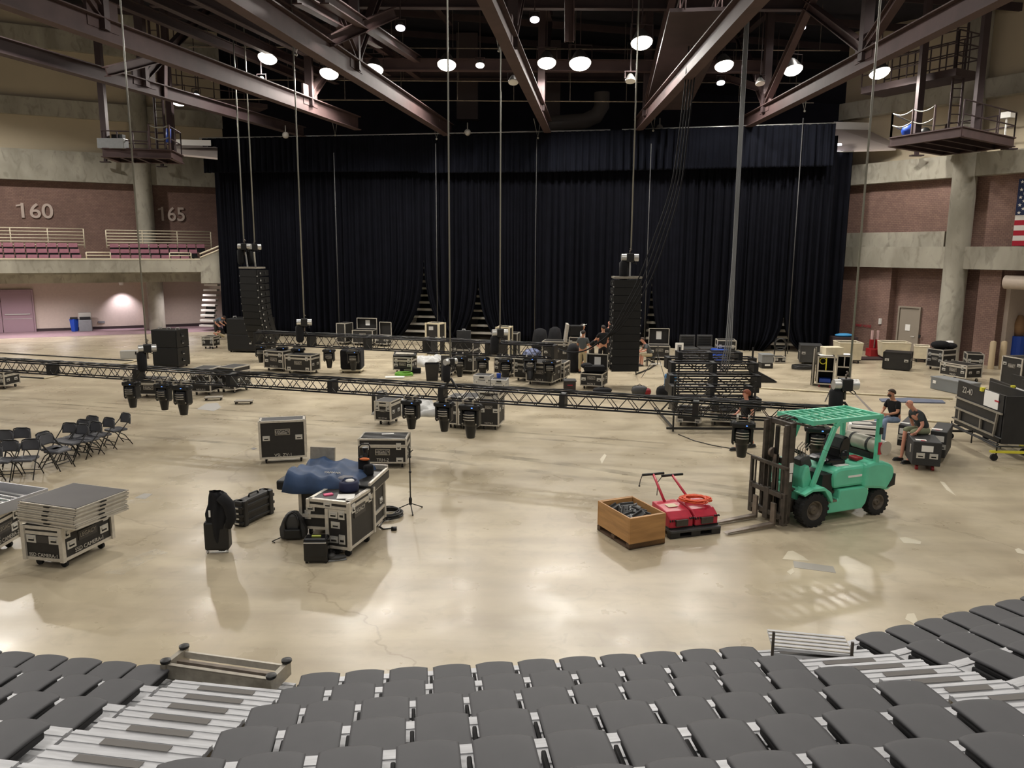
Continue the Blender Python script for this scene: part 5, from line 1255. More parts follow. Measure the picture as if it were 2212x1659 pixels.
# right back
case('open road trunk beside the seated man near drapes', (1402, 772), (1446, 773), (1402, 741), .8, opened=.8, lid=.2, sheet=True)
for x0, x1, lb in ((1474, 1509, 'left of the two open black crates near drapes'), (1512, 1547, 'right of the two open black crates near drapes')):
    p0, p1 = P(x0, 778), P(x1, 779); w_ = (p1-p0).length; t = thing('plastic_crate', lb, 'crate', V((p0.x, p0.y, 0)), 0, 'open black crates by the drapes')
    MB().box((w_/2, .4, .3), (w_, .8, .6)).build('body', 'lam2', t, bevel=.03); hz = ztop(p0, x0, 727)
    MB().box((w_/2, .85, (hz+.6)/2), (w_, .08, hz-.6)).build('open_lid', 'lam2', t, bevel=.03); m_ = MB(); [m_.box((w_/2, .8, .6+(hz-.6)*k), (w_*.8, .04, .05)) for k in (.2, .4, .6, .8)]; m_.build('lid_rib', 'black', t)
case('silver edged case right of the open black crates', (1548, 778), (1588, 779), (1548, 735), .8, lid=.3)
p0 = P(1552, 785); t = thing('drum_bin', 'blue round drum behind the stacked trusses', 'drum', V((p0.x, p0.y, 0)), 0); h = ztop(p0, 1552, 754); MB().lathe([(.36, 0), (.36, h-.06), (.4, h-.05), (.4, h), (.02, h)], n=20).build('body', 'blue', t, 'a')
p0 = P(1466, 783); tag(MB().box((p0.x, p0.y, .75), (.38, .1, .42)).box((p0.x, p0.y-.055, .75), (.2, .01, .25), 1).box((p0.x, p0.y, .3), (.1, .1, .6), 1).build('sign_board', ['white', 'grey']), 'small white square sign left of the open crates', 'sign')
p0, p1 = P(1645, 796), P(1671, 797); w_ = (p1-p0).length; t = thing('storage_tote', 'grey lidded storage tote with black base by the drapes', 'tote', V((p0.x, p0.y, 0)), 0); h = ztop(p0, 1645, 766)
MB().box((w_/2, .3, h*.19), (w_, .6, h*.36)).build('base', 'lam', t, bevel=.02); MB().box((w_/2, .3, h*.66), (w_, .6, h*.56)).build('body', 'grey', t, bevel=.02); MB().box((w_/2, .3, h*.96), (w_*1.05, .64, h*.07)).build('lid', 'grey', t); MB().box((w_/2, -.01, h*.25), (.25, .01, .08)).build('label_strip', 'white', t)
case('low black case right of the grey tote with white lettering', (1673, 784), (1697, 784), (1673, 771), .5, lid=0, logo=False, z0=.02, casters=False, side_handles=False, txt='V2')
# black wedge monitor
p0 = P(1628, 826); t = thing('stage_monitor', 'black wedge stage monitor right of stacked trusses', 'speaker', V((p0.x, p0.y, 0)), -.1); MB().prism([(0, 0), (.95, 0), (.1, .45), (0, .45)], .7).build('cabinet', 'black', t, bevel=.02); MB().prism([(.12, .44), (.93, .02), (.95, .04), (.14, .46)], .66, M4.Translation((0, .02, 0))).build('grille', 'grill', t)
case('big dull black crate under the right drapes', (1728, 782), (1775, 784), (1728, 746), 1.2, lid=.0, logo=False, body='lam2', tm='lam2', txt='', z0=.1)
# two open racks
for A, B, T_, lb, cord in (((1764, 830), (1799, 832), (1765, 769), 'tall open rack case holding a yellow cable coil', 1), ((1806, 815), (1837, 817), (1806, 767), 'tall open rack case behind the one with yellow coil', 0)):
    z0 = .12; a, b_ = P(*A, z0), P(*B, z0); w_ = (b_-a).length; H = PY(T_[0], T_[1], a.y).z-z0; d = .8
    t = thing('open_rack', lb, 'rack', V((a.x, a.y, 0)), math.atan2((b_-a).y, (b_-a).x), 'open rack cases at right'); t['_w'] = w_; t['_d'] = d; t['_top'] = z0+H
    m_ = MB()
    for c_, d_ in (((w_/2, d/2, z0+.02), (w_, d, .04)), ((w_/2, d/2, z0+H-.02), (w_, d, .04)), ((.015, d/2, z0+H/2), (.03, d, H)), ((w_-.015, d/2, z0+H/2), (.03, d, H)), ((w_/2, d-.015, z0+H/2), (w_, .03, H)), ((w_/2, d/2, z0+H*.48), (w_, d, .03))): m_.box(c_, d_)
    m_.build('carcass', 'lam', t)
    m_ = MB()
    for x in (0, w_): m_.box((x, 0, z0+H/2), (.06, .03, H)).box((x, d, z0+H/2), (.06, .03, H))
    for z in (z0+.03, z0+H-.03, z0+H*.48): m_.box((w_/2, 0, z), (w_, .03, .05))
    m_.build('edging', 'alu', t); MB().box((w_/2, .02, z0+H*.74), (.04, .03, H*.5)).build('divider', 'yellow' if cord else 'alu', t)
    if cord: MB().tube([(w_*.3+.12*math.cos(k*.5), .1, z0+H*.82+.12*math.sin(k*.5)) for k in range(40)], .02, 6).build('cable_coil', 'yellow', t, True); MB().box((w_/2, .3, z0+.15), (w_*.7, .4, .15)).build('blue_item', 'blue', t)
    for x in (.1, w_-.1):
        for y in (.1, d-.1): MB().tube([(x-.02, y, .05), (x+.02, y, .05)], .05, 10).build('caster', 'red' if cord else 'rubber', t)
    p = on(t, .45, .5); note(t, .45, .5, 'pale sheet on top of the rack %s' % ('with yellow coil' if cord else 'behind the yellow coil rack'), (.5, .5))
    if cord: p = on(t, .85, .9); tag(MB().box((p.x, p.y, p.z+.16), (.75, .5, .3), rz=.1).build('cardboard_box', 'cream', bevel=.01), 'pale flat box standing on top of the open racks', 'box')
p = P(1752, 832); t = thing('loose_cabinet_front', 'silver edged rack door leaning beside the yellow coil rack', 'door', V((p.x, p.y, 0)), 1.1); MB().box((.3, 0, .75), (.6, .05, 1.5), ry=.06).build('door_panel', 'lam', t); MB().box((0, -.03, .75), (.05, .05, 1.5), ry=.06).box((.6, -.03, .75), (.05, .05, 1.5), ry=.06).build('door_edging', 'alu', t)
# hampers
def hamper(lab, A, B, T_, d):
    a, b_ = P(*A), P(*B); w_ = (b_-a).length; H = PY(*T_, a.y).z
    t = thing('canvas_hamper', lab, 'laundry cart', V((a.x, a.y, 0)), math.atan2((b_-a).y, (b_-a).x), 'cream canvas carts by the brick wall')
    vs = []
    for z, k in ((.18, .9), (H, 1.0)):
        for x, y in ((-.5, -.5), (.5, -.5), (.5, .5), (-.5, .5)): vs.append((w_/2+x*w_*k, d/2+y*d*k, z))
    MB().add(vs, [(0, 3, 2, 1), (0, 1, 5, 4), (1, 2, 6, 5), (2, 3, 7, 6), (3, 0, 4, 7)]).build('canvas_body', 'cream', t, solid=.02)
    m_ = MB(); c4 = vs[4:]; [m_.tube([c4[i], c4[(i+1) % 4]], .025, 6) for i in range(4)]; m_.build('rim', 'rail', t)
    MB().box((w_/2, d/2, H*.8), (w_*.9, d*.9, .05)).build('contents', 'cloth', t)
    MB().box((w_/2, d/2, .15), (w_*.9, d*.9, .04)).build('base', 'black', t); m_ = MB(); [m_.tube([(x-.02, y, .06), (x+.02, y, .06)], .06, 10) for x in (.15, w_-.15) for y in (.12, d-.12)]; m_.build('caster', 'rubber', t)
hamper('cream canvas cart beside the open racks', (1812, 785), (1862, 786), (1810, 741), 1.1)
hamper('cream canvas cart in front of the taupe door', (1903, 778), (1965, 780), (1901, 740), 1.0)
hamper('cream canvas cart behind the upright black case', (1972, 782), (2005, 784), (1969, 748), .9)
# red jacks
for x, lb in ((1882, 'left red mast jack between the canvas carts'), (1894, 'right red mast jack between the canvas carts')):
    p = P(x, 770); h = ztop(p, x, 714); t = thing('mast_jack', lb, 'jack', V((p.x, p.y, 0)), 0, 'red mast jacks by the wall')
    MB().box((0, 0, .22), (.38, .6, .4)).build('base', 'redd', t, bevel=.03); MB().box((0, .1, h*.35), (.16, .14, h*.6)).build('mast', 'redd', t); MB().box((0, .1, h*.8), (.09, .09, h*.4)).build('inner_mast', mat('pale_mast', '#c9a8a4', .5), t)
p = P(1885, 776); tag(MB().box((p.x, p.y, .04), (1.6, .9, .08)).build('floor_mat', 'beamd'), 'flat dark mat under the red mast jacks', 'mat')
case('wide black case lying left of the taupe door side', (1906, 796), (1964, 800.5), (1908, 760), .95, lid=0, logo=False, tm='black', z0=.04, casters=False)
cS = case('tall black case beside the concrete column, bags on it', (2001, 790), (2034, 795), (2001, 752), .9, lid=.3)
p = on(cS, .5, .5); tag(MB().ball((p.x-.1, p.y, p.z+.18), (.45, .3, .2)).ball((p.x+.35, p.y, p.z+.14), (.3, .3, .15)).build('duffel_bag', 'cloth', smooth=True), 'black duffel bags heaped on the column side case', 'bag')
p = P(2053, 792); h = ztop(p, 2050, 737); tag(MB().tube([V((p.x, p.y, .0)), V((p.x-.08, p.y, h*.4)), V((p.x-.2, p.y, h))], .2, 14).build('carpet_roll', mat('pale_roll', '#efece8', .5, bump=.4, bscale=12), smooth=True), 'tall white wrapped roll standing against the column', 'roll')
c = case('silver edged black trunk in front of the concrete column', (2030, 808), (2086, 818), (2030.6, 781), .85, lid=.2, z0=.2, txt='PROD')
case('black case with silver bands beside the cream bollard', (2086, 801), (2122, 803), (2086, 764), .9, lid=.4, logo=False)
case('large grey topped black case at the right frame edge', (2160, 829), (2202, 838), (2160, 768), 1.6, lid=0, handles='top', z0=.2)
# grey metal box, tarps, small floor items
p0, p1 = P(2009, 839), P(2040, 846); t = thing('tool_box', 'long grey metal box lying in front of the silver trunk', 'box', V((p0.x, p0.y, 0)), math.atan2((p1-p0).y, (p1-p0).x)-0.0); MB().box((.9, .3, .24), (1.8, .6, .46)).build('body', mat('grey_metal', '#787c7e', .5, .2), t, bevel=.01); MB().box((.9, .3, .48), (1.84, .64, .04)).build('lid', 'grey', t); MB().box((.2, -.01, .3), (.15, .01, .12)).build('label_strip', 'white', t)
def flat(lab, px, m, name='floor_sheet', h=.012, cat='sheet', z=.0):
    q = [P(x, y) for x, y in px]; n = len(q); mb = MB(); mb.v = [V((p.x, p.y, z)) for p in q]+[V((p.x, p.y, z+h)) for p in q]
    mb.f = [tuple(range(n))[::-1], tuple(range(n, 2*n))]+[(i, (i+1) % n, (i+1) % n+n, i+n) for i in range(n)]; mb.m = [0]*len(mb.f)
    o = mb.build(name, m); tag(o, lab, cat); return o
K['tarp'] = mat('grey_tarp', '#b4b4b2', .6, noise=.12, nscale=3); K['bluegrey'] = mat('bluegrey_tarp', '#5e6577', .6, noise=.1)
flat('long blue grey tarp lying flat behind the seated men', [(1899, 863), (1905, 869), (1990, 871), (2042, 872), (2035, 866), (1960, 861)], 'bluegrey', 'flat_tarp', .04)
flat('grey tape rectangle stuck on floor at lower right', [(1713, 1212), (1716, 1226), (1806, 1238), (1800, 1224)], mat('tape_grey', '#9b978f', .6), 'floor_tape', .004, 'tape')
pm_ = mat('spilled_paint', '#c9c0aa', .5)
flat('white paint patch above the grey tape', [(1690, 1208), (1702, 1191), (1712, 1190), (1735, 1202), (1748, 1212), (1720, 1210)], pm_, 'paint_patch', .003, 'patch')
flat('white paint patch below left of grey tape', [(1699, 1235), (1712, 1228), (1716, 1236), (1708, 1242)], pm_, 'paint_patch', .003, 'patch')
flat('curled white paint patch right of the grey tape', [(1942, 1162), (1955, 1160), (1990, 1170), (1988, 1176), (1968, 1174), (1952, 1173)], pm_, 'paint_patch', .003, 'patch')
flat('white paint blob near the right block of seats', [(1955, 1338), (1960, 1326), (1975, 1325), (1982, 1340), (1976, 1350), (1968, 1344)], pm_, 'paint_patch', .003, 'patch')
flat('small white patch at the right step unit', [(1698, 1366), (1704, 1364), (1720, 1380), (1704, 1380)], pm_, 'paint_patch', .003, 'patch')
flat('white paint patch at right frame edge', [(2192, 1187), (2200, 1184), (2212, 1190), (2212, 1197), (2198, 1195)], pm_, 'paint_patch', .003, 'patch')
flat('pale scraped patch right of forklift', [(2030, 1040), (2040, 1042), (2062, 1068), (2066, 1072), (2044, 1058)], pm_, 'paint_patch', .003, 'patch')
flat('pale scraped patch in mid floor behind the crate', [(1296, 992), (1306, 980), (1310, 984), (1300, 1002)], pm_, 'paint_patch', .003, 'patch')
flat('pale grey tape square on floor near staging decks', [(290, 1076), (310, 1066), (330, 1067), (314, 1078)], mat('tape_grey', '#9b978f', .6), 'floor_tape', .003, 'tape')
flat('grey puddle of tape residue by the small dollies', [(425, 884), (445, 872), (470, 870), (478, 880), (462, 888)], mat('residue', '#a3a09a', .5), 'residue_patch', .003, 'patch')
flat('dark floor hatch plate behind the tall flat case', [(541, 969), (549, 967), (556, 969), (548, 972)], mat('hatch', '#6e6a66', .5), 'floor_hatch', .004, 'plate')
t = crumple('tarpaulin', None, P(875, 885).x, P(875, 885).y, 1.9, 1.6, 0, .3, 'tarp', 'crumpled grey tarpaulin heap behind the front truss moving heads', 'tarp', 8)
t = crumple('tarpaulin', None, P(925, 893).x, P(925, 893).y, 1.1, 1.0, 0, .26, 'tarp', 'smaller fold of grey tarpaulin right of the heap', 'tarp', 11)
t = crumple('tarpaulin', None, P(918, 786).x, P(918, 786).y, 1.7, 2.0, 0, .3, 'tarp', 'grey tarpaulin heap behind the black bin', 'tarp', 12)
for i, (x, y, rz) in enumerate(((462, 864, .2), (527, 872, .1))):
    p = P(x, y); t = thing('dolly_board', ('left' if i == 0 else 'right')+' small wooden dolly on floor below the case pair', 'dolly', p, rz, 'small dollies on the floor'); MB().box((0, 0, .1), (.6, .3, .05)).build('board', mat('dolly_wood', '#8f887c', .7), t, bevel=.01); m_ = MB(); [m_.tube([(x_-.02, y_, .035), (x_+.02, y_, .035)], .035, 8) for x_ in (-.25, .25) for y_ in (-.1, .1)]; m_.build('wheel', 'rubber', t)
p = P(288, 774); t = thing('silver_tool_case', 'long silver tool case behind the cable tangled motor', 'case', p, .35); MB().box((0, 0, .2), (1.1, .4, .4)).build('body', mat('silver_case', '#b9b8b4', .4, .3), t, bevel=.02); MB().box((.15, -.21, .28), (.06, .02, .14)).build('latch', 'dark', t)
# covered cart, black bin etc.
a, b_ = P(735, 806), P(779, 807); w_ = (b_-a).length; h = ztop(a, 735, 756); t = thing('covered_cart', 'tall cart under black soft cover on pale dolly', 'cart', V((a.x, a.y, 0)), 0)
MB().box((w_/2, .45, .12), (w_*1.05, .95, .06)).build('dolly', 'cream', t); MB().box((w_/2, .45, h/2+.08), (w_, .85, h-.16)).build('soft_cover', 'cloth', t, bevel=.08); m_ = MB(); [m_.tube([(x-.02, y, .05), (x+.02, y, .05)], .05, 10) for x in (.1, w_-.1) for y in (.1, .8)]; m_.build('caster', 'rubber', t)
p = P(934, 821); t = thing('plastic_bin', 'square black plastic bin with flared rim behind front truss', 'bin', p, .05); MB().lathe([(.32, 0), (.4, .68), (.43, .7), (.38, .7), (.3, .04), (.01, .04)], Euler((0, 0, R(45))).to_matrix().to_4x4(), 4).build('body', 'lam', t)
p = P(957, 822); tag(MB().box((p.x+.1, p.y, .52), (.35, .1, 1.05)).build('flat_board', 'lam2'), 'upright narrow black panel beside the plastic bin', 'panel')
p = P(873, 812); tag(MB().tube([p+V((.35*math.cos(k*.4)*(1+.1*math.sin(k)), .3*math.sin(k*.4), .03+.002*k)) for k in range(60)], .025, 6).build('green_cable', mat('green_cable', '#6fae3a', .5), smooth=True), 'bright green coiled cable below the cable case', 'cable')
p = P(880, 808); tag(MB().box((p.x+.1, p.y+.3, .12), (.9, .3, .22)).build('cable_tray', 'cloth', bevel=.02), 'low black tray of cables behind the green coil', 'tray')
p = P(853, 816); tag(MB().box((p.x, p.y, .03), (.8, .35, .03), rz=.1).build('flat_board', 'white'), 'flat pale panel on the floor left of green coil', 'panel')
p = P(1231, 843); h = ztop(p, 1231, 821); t = thing('tool_chest', 'small dark brown tool chest with red handle on floor', 'tool box', V((p.x, p.y, 0)), 0); MB().box((0, .2, h*.4), (.46, .4, h*.8)).build('body', mat('brown_black', '#2c2220', .5), t, bevel=.02); MB().box((0, .2, h*.9), (.5, .44, h*.18)).build('lid', 'lam2', t, bevel=.02); MB().box((0, -.01, h*.5), (.2, .02, .03)).build('handle', 'red', t)
def pack(x, y, lab, s=(.5, .35, .35), m='cloth', m2=None, rz=0):
    p = P(x, y); t = thing('floor_bag', lab, 'bag', p, rz); MB().ball((0, 0, s[2]*.45), (s[0]/2, s[1]/2, s[2]*.5), e=.7).build('bag_body', m, t, True)
    if m2: MB().ball((s[0]*.4, -.02, s[2]*.35), (s[0]*.3, s[1]*.4, s[2]*.35), e=.7).build('bag_pocket', m2, t, True)
    MB().tube([(-s[0]*.3, 0, s[2]*.7), (0, 0, s[2]*1.1), (s[0]*.3, 0, s[2]*.7)], .015).build('strap', 'black', t, True)
pack(1301, 848, 'flattened black backpack on floor right of tool chest', (.75, .5, .2)); pack(1381, 853, 'black backpack with a red pocket behind the truss', (.62, .45, .38), 'lam2', 'redd'); pack(1434, 861, 'black bag beside the stacked trusses, blue bag near', (.6, .5, .5))
p = P(1447, 855); tag(MB().box((p.x, p.y, .4), (.4, .35, .8)).build('blue_cooler', mat('cyan_blue', '#2f6d9c', .5), bevel=.02), 'tall blue container at the left of stacked trusses', 'container')
p = P(1237, 803); t = thing('guitar_bag', 'tall black soft bag standing left of man in grey', 'bag', p, 0); MB().lathe([(.3, 0), (.34, .3), (.24, .7), (.3, .95), (.2, 1.2), (.05, 1.28)], Euler((0, 0, 0)).to_matrix().to_4x4(), 16).build('bag_body', 'cloth', t, True)
for x, y, s_, lb in ((1166, 752, 1.0, 'black covered instrument under the right centre drapes'), (1198, 748, .9, 'black covered stand beside the covered instrument')):
    p = P(x, y+18); t = thing('covered_stand', lb, 'cover', p, 0); MB().lathe([(.38*s_, 0), (.42*s_, .6), (.36*s_, 1.1), (.3*s_, 1.35), (.1, 1.45)], None, 16).build('soft_cover', 'cloth', t, True)
p = P(1149, 783); tag(MB().ball((p.x, p.y, .35), (.5, .35, .35)).build('patterned_cloth', mat('plaid', '#7d86a8', .8, col2='#272a3a', nscale=9), smooth=True), 'blue and white patterned cloth heap behind rear truss', 'cloth')
# music stand tripod on floor near right array
p = P(1419, 817); h = ztop(p, 1419, 745); t = thing('tripod_stand', 'light grey tripod stand right of the speaker column', 'stand', V((p.x, p.y, 0)), 0)
for k in range(3): a = k*2.094+.9; MB().tube([(0, 0, h*.75), (.65*math.cos(a), .65*math.sin(a), .01)], .014, 6).build('leg', 'lam2', t)
MB().tube([(0, 0, h*.4), (0, 0, h)], .02).build('pole', 'lam2', t); MB().tube([(.3*math.cos(a), .3*math.sin(a), h*.42) for a in (.9, 2.99, 5.09, .9)], .02).build('spreader', 'white', t)
p = P(1371, 812); tag(MB().tube([P(1372, 795, .55), P(1374, 808, .03), P(1385, 804, .03), P(1402, 797, .03), P(1418, 787, .03), P(1400, 777, .03), P(1392, 780, .03)], .035, 6).build('floor_cable', 'black', smooth=True), 'thick black cable curling on floor below the right speaker column', 'cable')
p = P(1684, 771); t = thing('wire_cart', 'black wire cart in front of the low pale stairs', 'cart', p, 0); m_ = MB(); [m_.tube([(x, 0, .0), (x*.8, 0, .95)], .03, 6) for x in (-.3, .3)]; m_.tube([(.3*math.cos(k*.4), 0, .65+.3*math.sin(k*.4)) for k in range(17)], .05, 6); m_.tube([(-.3, 0, .5), (.3, 0, .5)], .04); m_.build('frame', 'black', t)
p = P(1735, 798); tag(MB().tube([p+V((.5*math.cos(k*.5), .4*math.sin(k*.5), .04+.003*k)) for k in range(50)], .04, 6).build('hose_heap', 'black', smooth=True), 'dark hose heap on floor under the right drapes', 'hose')
p = P(1822, 728); t = thing('blue_topped_box', 'dark box with a blue cloth on top by right drapes', 'box', V((p.x, 41.0, 0)), 0)
z = PY(1822, 727, 41).z; MB().box((PY(1822, 740, 41).x-p.x, 0, z/2), (1.2, .8, z)).build('body', 'beamd', t); MB().ball((PY(1822, 740, 41).x-p.x, 0, z+.08), (.5, .3, .1)).build('blue_cloth', mat('sky_blue', '#3d8fc4', .7), t, True)
p = P(2195, 790); p = rw(2196, 760, 1.6); p.z = 0; t = thing('blue_barrel', 'blue barrel with tan bundle in the loading opening', 'barrel', p, 0); MB().lathe([(.35, 0), (.35, 1.4)], n=14).build('body', 'blue', t); MB().lathe([(.2, 1.4), (.3, 2.0), (.1, 2.4)], n=10).build('bundle', mat('tan_bundle', '#8a6a4a', .8), t, True)
# pipes and tape lines on floor
def line(lab, pts, r, m, name='floor_pipe', cat='pipe'):
    tag(MB().tube([P(x, y, r+.002) for x, y in pts], r, 6).build(name, m, smooth=True), lab, cat)
line('pale conduit running on floor right of stacked trusses', [(1626, 837), (1790, 847), (1880, 852), (2058, 861)], .035, 'cream')
line('pale conduit on floor behind the black carts', [(1998, 908), (2052, 913)], .035, 'cream')
line('dark pipe on floor at far left behind front truss', [(-20, 761), (150, 771), (288, 779)], .03, 'lam2')
line('short pale pipe end on floor at far left', [(262, 786), (296, 779)], .035, 'cream')
line('dark pipe on the floor below front truss at left', [(-20, 810), (96, 817)], .03, 'lam2')
line('pale pipe section on floor below front truss at left', [(96, 817), (140, 808), (240, 789)], .035, 'cream')
line('thin black cable trailing on floor toward the forklift', [(1465, 938), (1500, 952), (1540, 962), (1600, 972), (1640, 990)], .012, 'black', 'trailing_cable', 'cable')
line('thin black cable from truss motor down to the floor', [(1782, 867), (1790, 850), (1796, 838)], .015, 'black', 'trailing_cable', 'cable')
flat('dark drain channel crossing floor behind seated men', [(1842, 848), (1846, 848), (1896, 898), (1890, 899)], mat('channel', '#6f6862', .6), 'floor_channel', .004, 'channel')

# tyre marks and floor seam
def faint(name, col, alpha, sc):
    m = bpy.data.materials.new(name); m.use_nodes = True; nt = m.node_tree; b = nt.nodes['Principled BSDF']; b.inputs['Base Color'].default_value = lin(col); b.inputs['Roughness'].default_value = .4
    tc = nt.nodes.new('ShaderNodeTexCoord'); n = nt.nodes.new('ShaderNodeTexNoise'); n.inputs['Scale'].default_value = sc; n.inputs['Detail'].default_value = 6; nt.links.new(tc.outputs['Object'], n.inputs[0])
    r = nt.nodes.new('ShaderNodeMapRange'); r.inputs[1].default_value = .4; r.inputs[2].default_value = .65; r.inputs[4].default_value = alpha; nt.links.new(n.outputs[0], r.inputs[0]); nt.links.new(r.outputs[0], b.inputs['Alpha']); return m
TM = faint('tyre_rubber_mark', '#6b6250', .3, .9); SM = faint('scuffed_white', '#d8d0bf', .5, 2.5); SE = faint('seam_filler', '#cdbf9c', .7, 1.5)
def strip(lab, pts, w_, m, name='tyre_mark', cat='floor mark'):
    q = [P(x, y) for x, y in pts]; sm = []
    for i in range(len(q)-1):
        a, b_, c, d = q[max(i-1, 0)], q[i], q[i+1], q[min(i+2, len(q)-1)]
        for j in range(10): s_ = j/10; sm.append(.5*((2*b_)+(c-a)*s_+(2*a-5*b_+4*c-d)*s_*s_+(3*b_-a-3*c+d)*s_**3))
    sm.append(q[-1]); mb = MB()
    for i, p in enumerate(sm):
        d = (sm[min(i+1, len(sm)-1)]-sm[max(i-1, 0)]).normalized(); n = V((-d.y, d.x, 0))*w_/2; mb.v += [V((p.x, p.y, .0025))+n, V((p.x, p.y, .0025))-n]
        if i: k = 2*i; mb.f.append((k-2, k-1, k+1, k)); mb.m.append(0)
    tag(mb.build(name, m), lab, cat)
for k, (pts, w_) in enumerate((([(-20, 862), (200, 878), (420, 893), (800, 915), (1200, 940), (1560, 968)], .16), ([(-20, 870), (200, 886), (420, 902), (800, 925), (1200, 951), (1560, 980)], .16), ([(-20, 856), (250, 872), (600, 893), (900, 912)], .12),
    ([(680, 952), (900, 968), (1200, 1000), (1400, 1030), (1640, 1062)], .3), ([(860, 985), (1000, 1000), (1240, 1028), (1500, 1058), (1640, 1080)], .25), ([(270, 940), (400, 950), (560, 962)], .2))):
    strip('long dark tyre mark curving over the floor, %s from the back wall' % ORD[k], pts, w_, TM)
strip('pale seam line in floor from staging decks to the flat case', [(-20, 1178), (150, 1120), (310, 1065), (470, 1000), (560, 962), (700, 920), (860, 878)], .04, SE, 'floor_seam')
strip('white scuffed streak on floor right of the camera case', [(245, 1240), (275, 1222), (310, 1205), (350, 1190)], .35, SM, 'scuff_mark')
strip('second white scuffed streak near grey tape square', [(270, 1085), (310, 1082), (345, 1080)], .3, SM, 'scuff_mark')
# ================================================================ FORKLIFT
fw_, rw_ = P(1757, 1139), P(1901, 1115)
wb = (rw_-fw_).length; hd = fw_-rw_; fyaw = math.atan2(hd.y, hd.x)
fork = thing('forklift', 'mint green forklift with dark mast and lowered forks', 'forklift', V((fw_.x, fw_.y, 0)), fyaw)
# local frame: +x toward forks, visible side at y=0 (+y is toward the camera side), body spans y 0 .. -W
s_ = 1.0 if (M4.Rotation(fyaw, 4, 'Z') @ V((0, 1, 0))).y < 0 else -1.0
W = 1.12
def Y_(y): return -s_*y*-1 if False else s_*(-y)   # y measured inward from the visible wheel face
def fb(mb, x0, x1, y0, y1, z0, z1, m=0, rx=0, ry=0): return mb.box(((x0+x1)/2, Y_((y0+y1)/2), (z0+z1)/2), (x1-x0, abs(y1-y0), z1-z0), m, None, 0, rx, ry)
def fprism(mb, poly, y0, y1, m=0):
    n = len(poly); vs = [(x, Y_(y0), z) for x, z in poly]+[(x, Y_(y1), z) for x, z in poly]
    return mb.add(vs, [tuple(range(n)), tuple(range(n, 2*n))[::-1]]+[(i, i+n, (i+1) % n+n, (i+1) % n) for i in range(n)], m)
def wheel(x, y, r, w__, name):
    T = M4.Translation((x, Y_(y), r)) @ Euler((R(90), 0, 0)).to_matrix().to_4x4()
    h = w__/2
    tl = MB().lathe([(r*.58, -h*.9), (r*.8, -h), (r*.95, -h*.92), (r, -h*.7), (r, h*.7), (r*.95, h*.92), (r*.8, h), (r*.58, h*.9), (r*.58, -h*.9)], T, 36, cap=False)
    for k in range(18):
        a = k*math.pi/9
        for sd in (-1, 1):
            T2 = T @ M4.Rotation(a+(.17 if sd > 0 else 0), 4, 'Z'); tl.box((r*.985, 0, sd*h*.5), (r*.07, r*.16, h*.95), 0, T2)
    o = tl.build('tyre', 'rubber', fork, 'a')
    MB().lathe([(r*.58, -h*.85), (r*.5, -h*.8), (r*.42, -h*.35), (r*.3, -h*.3), (r*.22, -h*.65), (.01, -h*.7)], T, 24, cap=False).lathe([(r*.58, h*.85), (r*.5, h*.8), (r*.42, h*.35), (r*.3, h*.3), (r*.22, h*.65), (.01, h*.7)], T, 24, cap=False).build('rim', mat('rusty_rim', '#5e564c', .6, .3, noise=.25, nscale=12), o, 'a')
wheel(0, .1, .34, .24, 'f'); wheel(0, W-.06, .34, .24, 'f')
wheel(-wb, .16, .275, .19, 'r'); wheel(-wb, W-.12, .275, .19, 'r')
m_ = MB(); fprism(m_, [(-.38, .2), (-.42, .46), (-.66, .46), (-.68, .66), (-1.42, .66), (-1.46, .52), (-1.4, .3), (-1.3, .2)], .06, W-.06); m_.build('side_panel', 'teal', fork, bevel=.03)
m_ = MB()
for y0, y1 in ((-.04, .3), (W-.26, W+.08)): fprism(m_, [(.3, .66), (.34, .71), (.1, .8), (-.18, .8), (-.36, .68), (-.42, .5), (-.4, .44), (-.36, .5), (-.2, .72), (.1, .74)], y0, y1)
m_.build('front_fender', 'teal', fork, bevel=.015)
m_ = MB(); fb(m_, -.34, .22, .28, W-.28, .3, .74); fprism(m_, [(.16, .72), (.22, .95), (.14, 1.2), (.06, 1.22), (-.02, .95), (-.1, .74)], .16, W-.16); m_.build('front_cowl', 'teal', fork, bevel=.03)
m_ = MB(); fb(m_, -.62, -.34, .06, .5, .42, .47); m_.build('step', 'steel', fork)
m_ = MB(); fb(m_, -.7, -.1, .2, W-.2, .56, .62); m_.build('floor_plate', 'mast', fork)
m_ = MB(); fprism(m_, [(-.56, .68), (-.52, .95), (-.58, 1.06), (-.7, 1.1), (-1.38, 1.1), (-1.42, .68)], .1, W-.1); m_.build('engine_hood', 'teal', fork, bevel=.06)
m_ = MB(); fb(m_, -.57, -.3, .16, W-.16, .5, .98); m_.build('foot_well_shade', 'black', fork)  # solid black box in place of the shaded gap before the hood
m_ = MB(); fprism(m_, [(-1.3, .62), (-1.3, 1.12), (-1.5, 1.16), (-1.8, 1.14), (-2.02, 1.06), (-2.1, .95), (-2.1, .6), (-1.95, .5), (-1.78, .56), (-1.5, .6)], .03, W-.03); m_.build('counterweight', 'teal', fork, bevel=.08)
m_ = MB(); fprism(m_, [(-1.9, .58), (-2.115, .62), (-2.115, .86), (-2.08, .84)], .022, W-.022); m_.build('rear_grille', 'black', fork)
m_ = MB(); fb(m_, -.66, -1.0, .3, W-.3, 1.1, 1.16); m_.build('seat_base', 'black', fork)
m_ = MB(); fprism(m_, [(-.52, 1.12), (-.5, 1.2), (-.6, 1.25), (-1.0, 1.22), (-1.05, 1.12)], .3, W-.3); m_.build('seat_cushion', 'gloss', fork, bevel=.05)
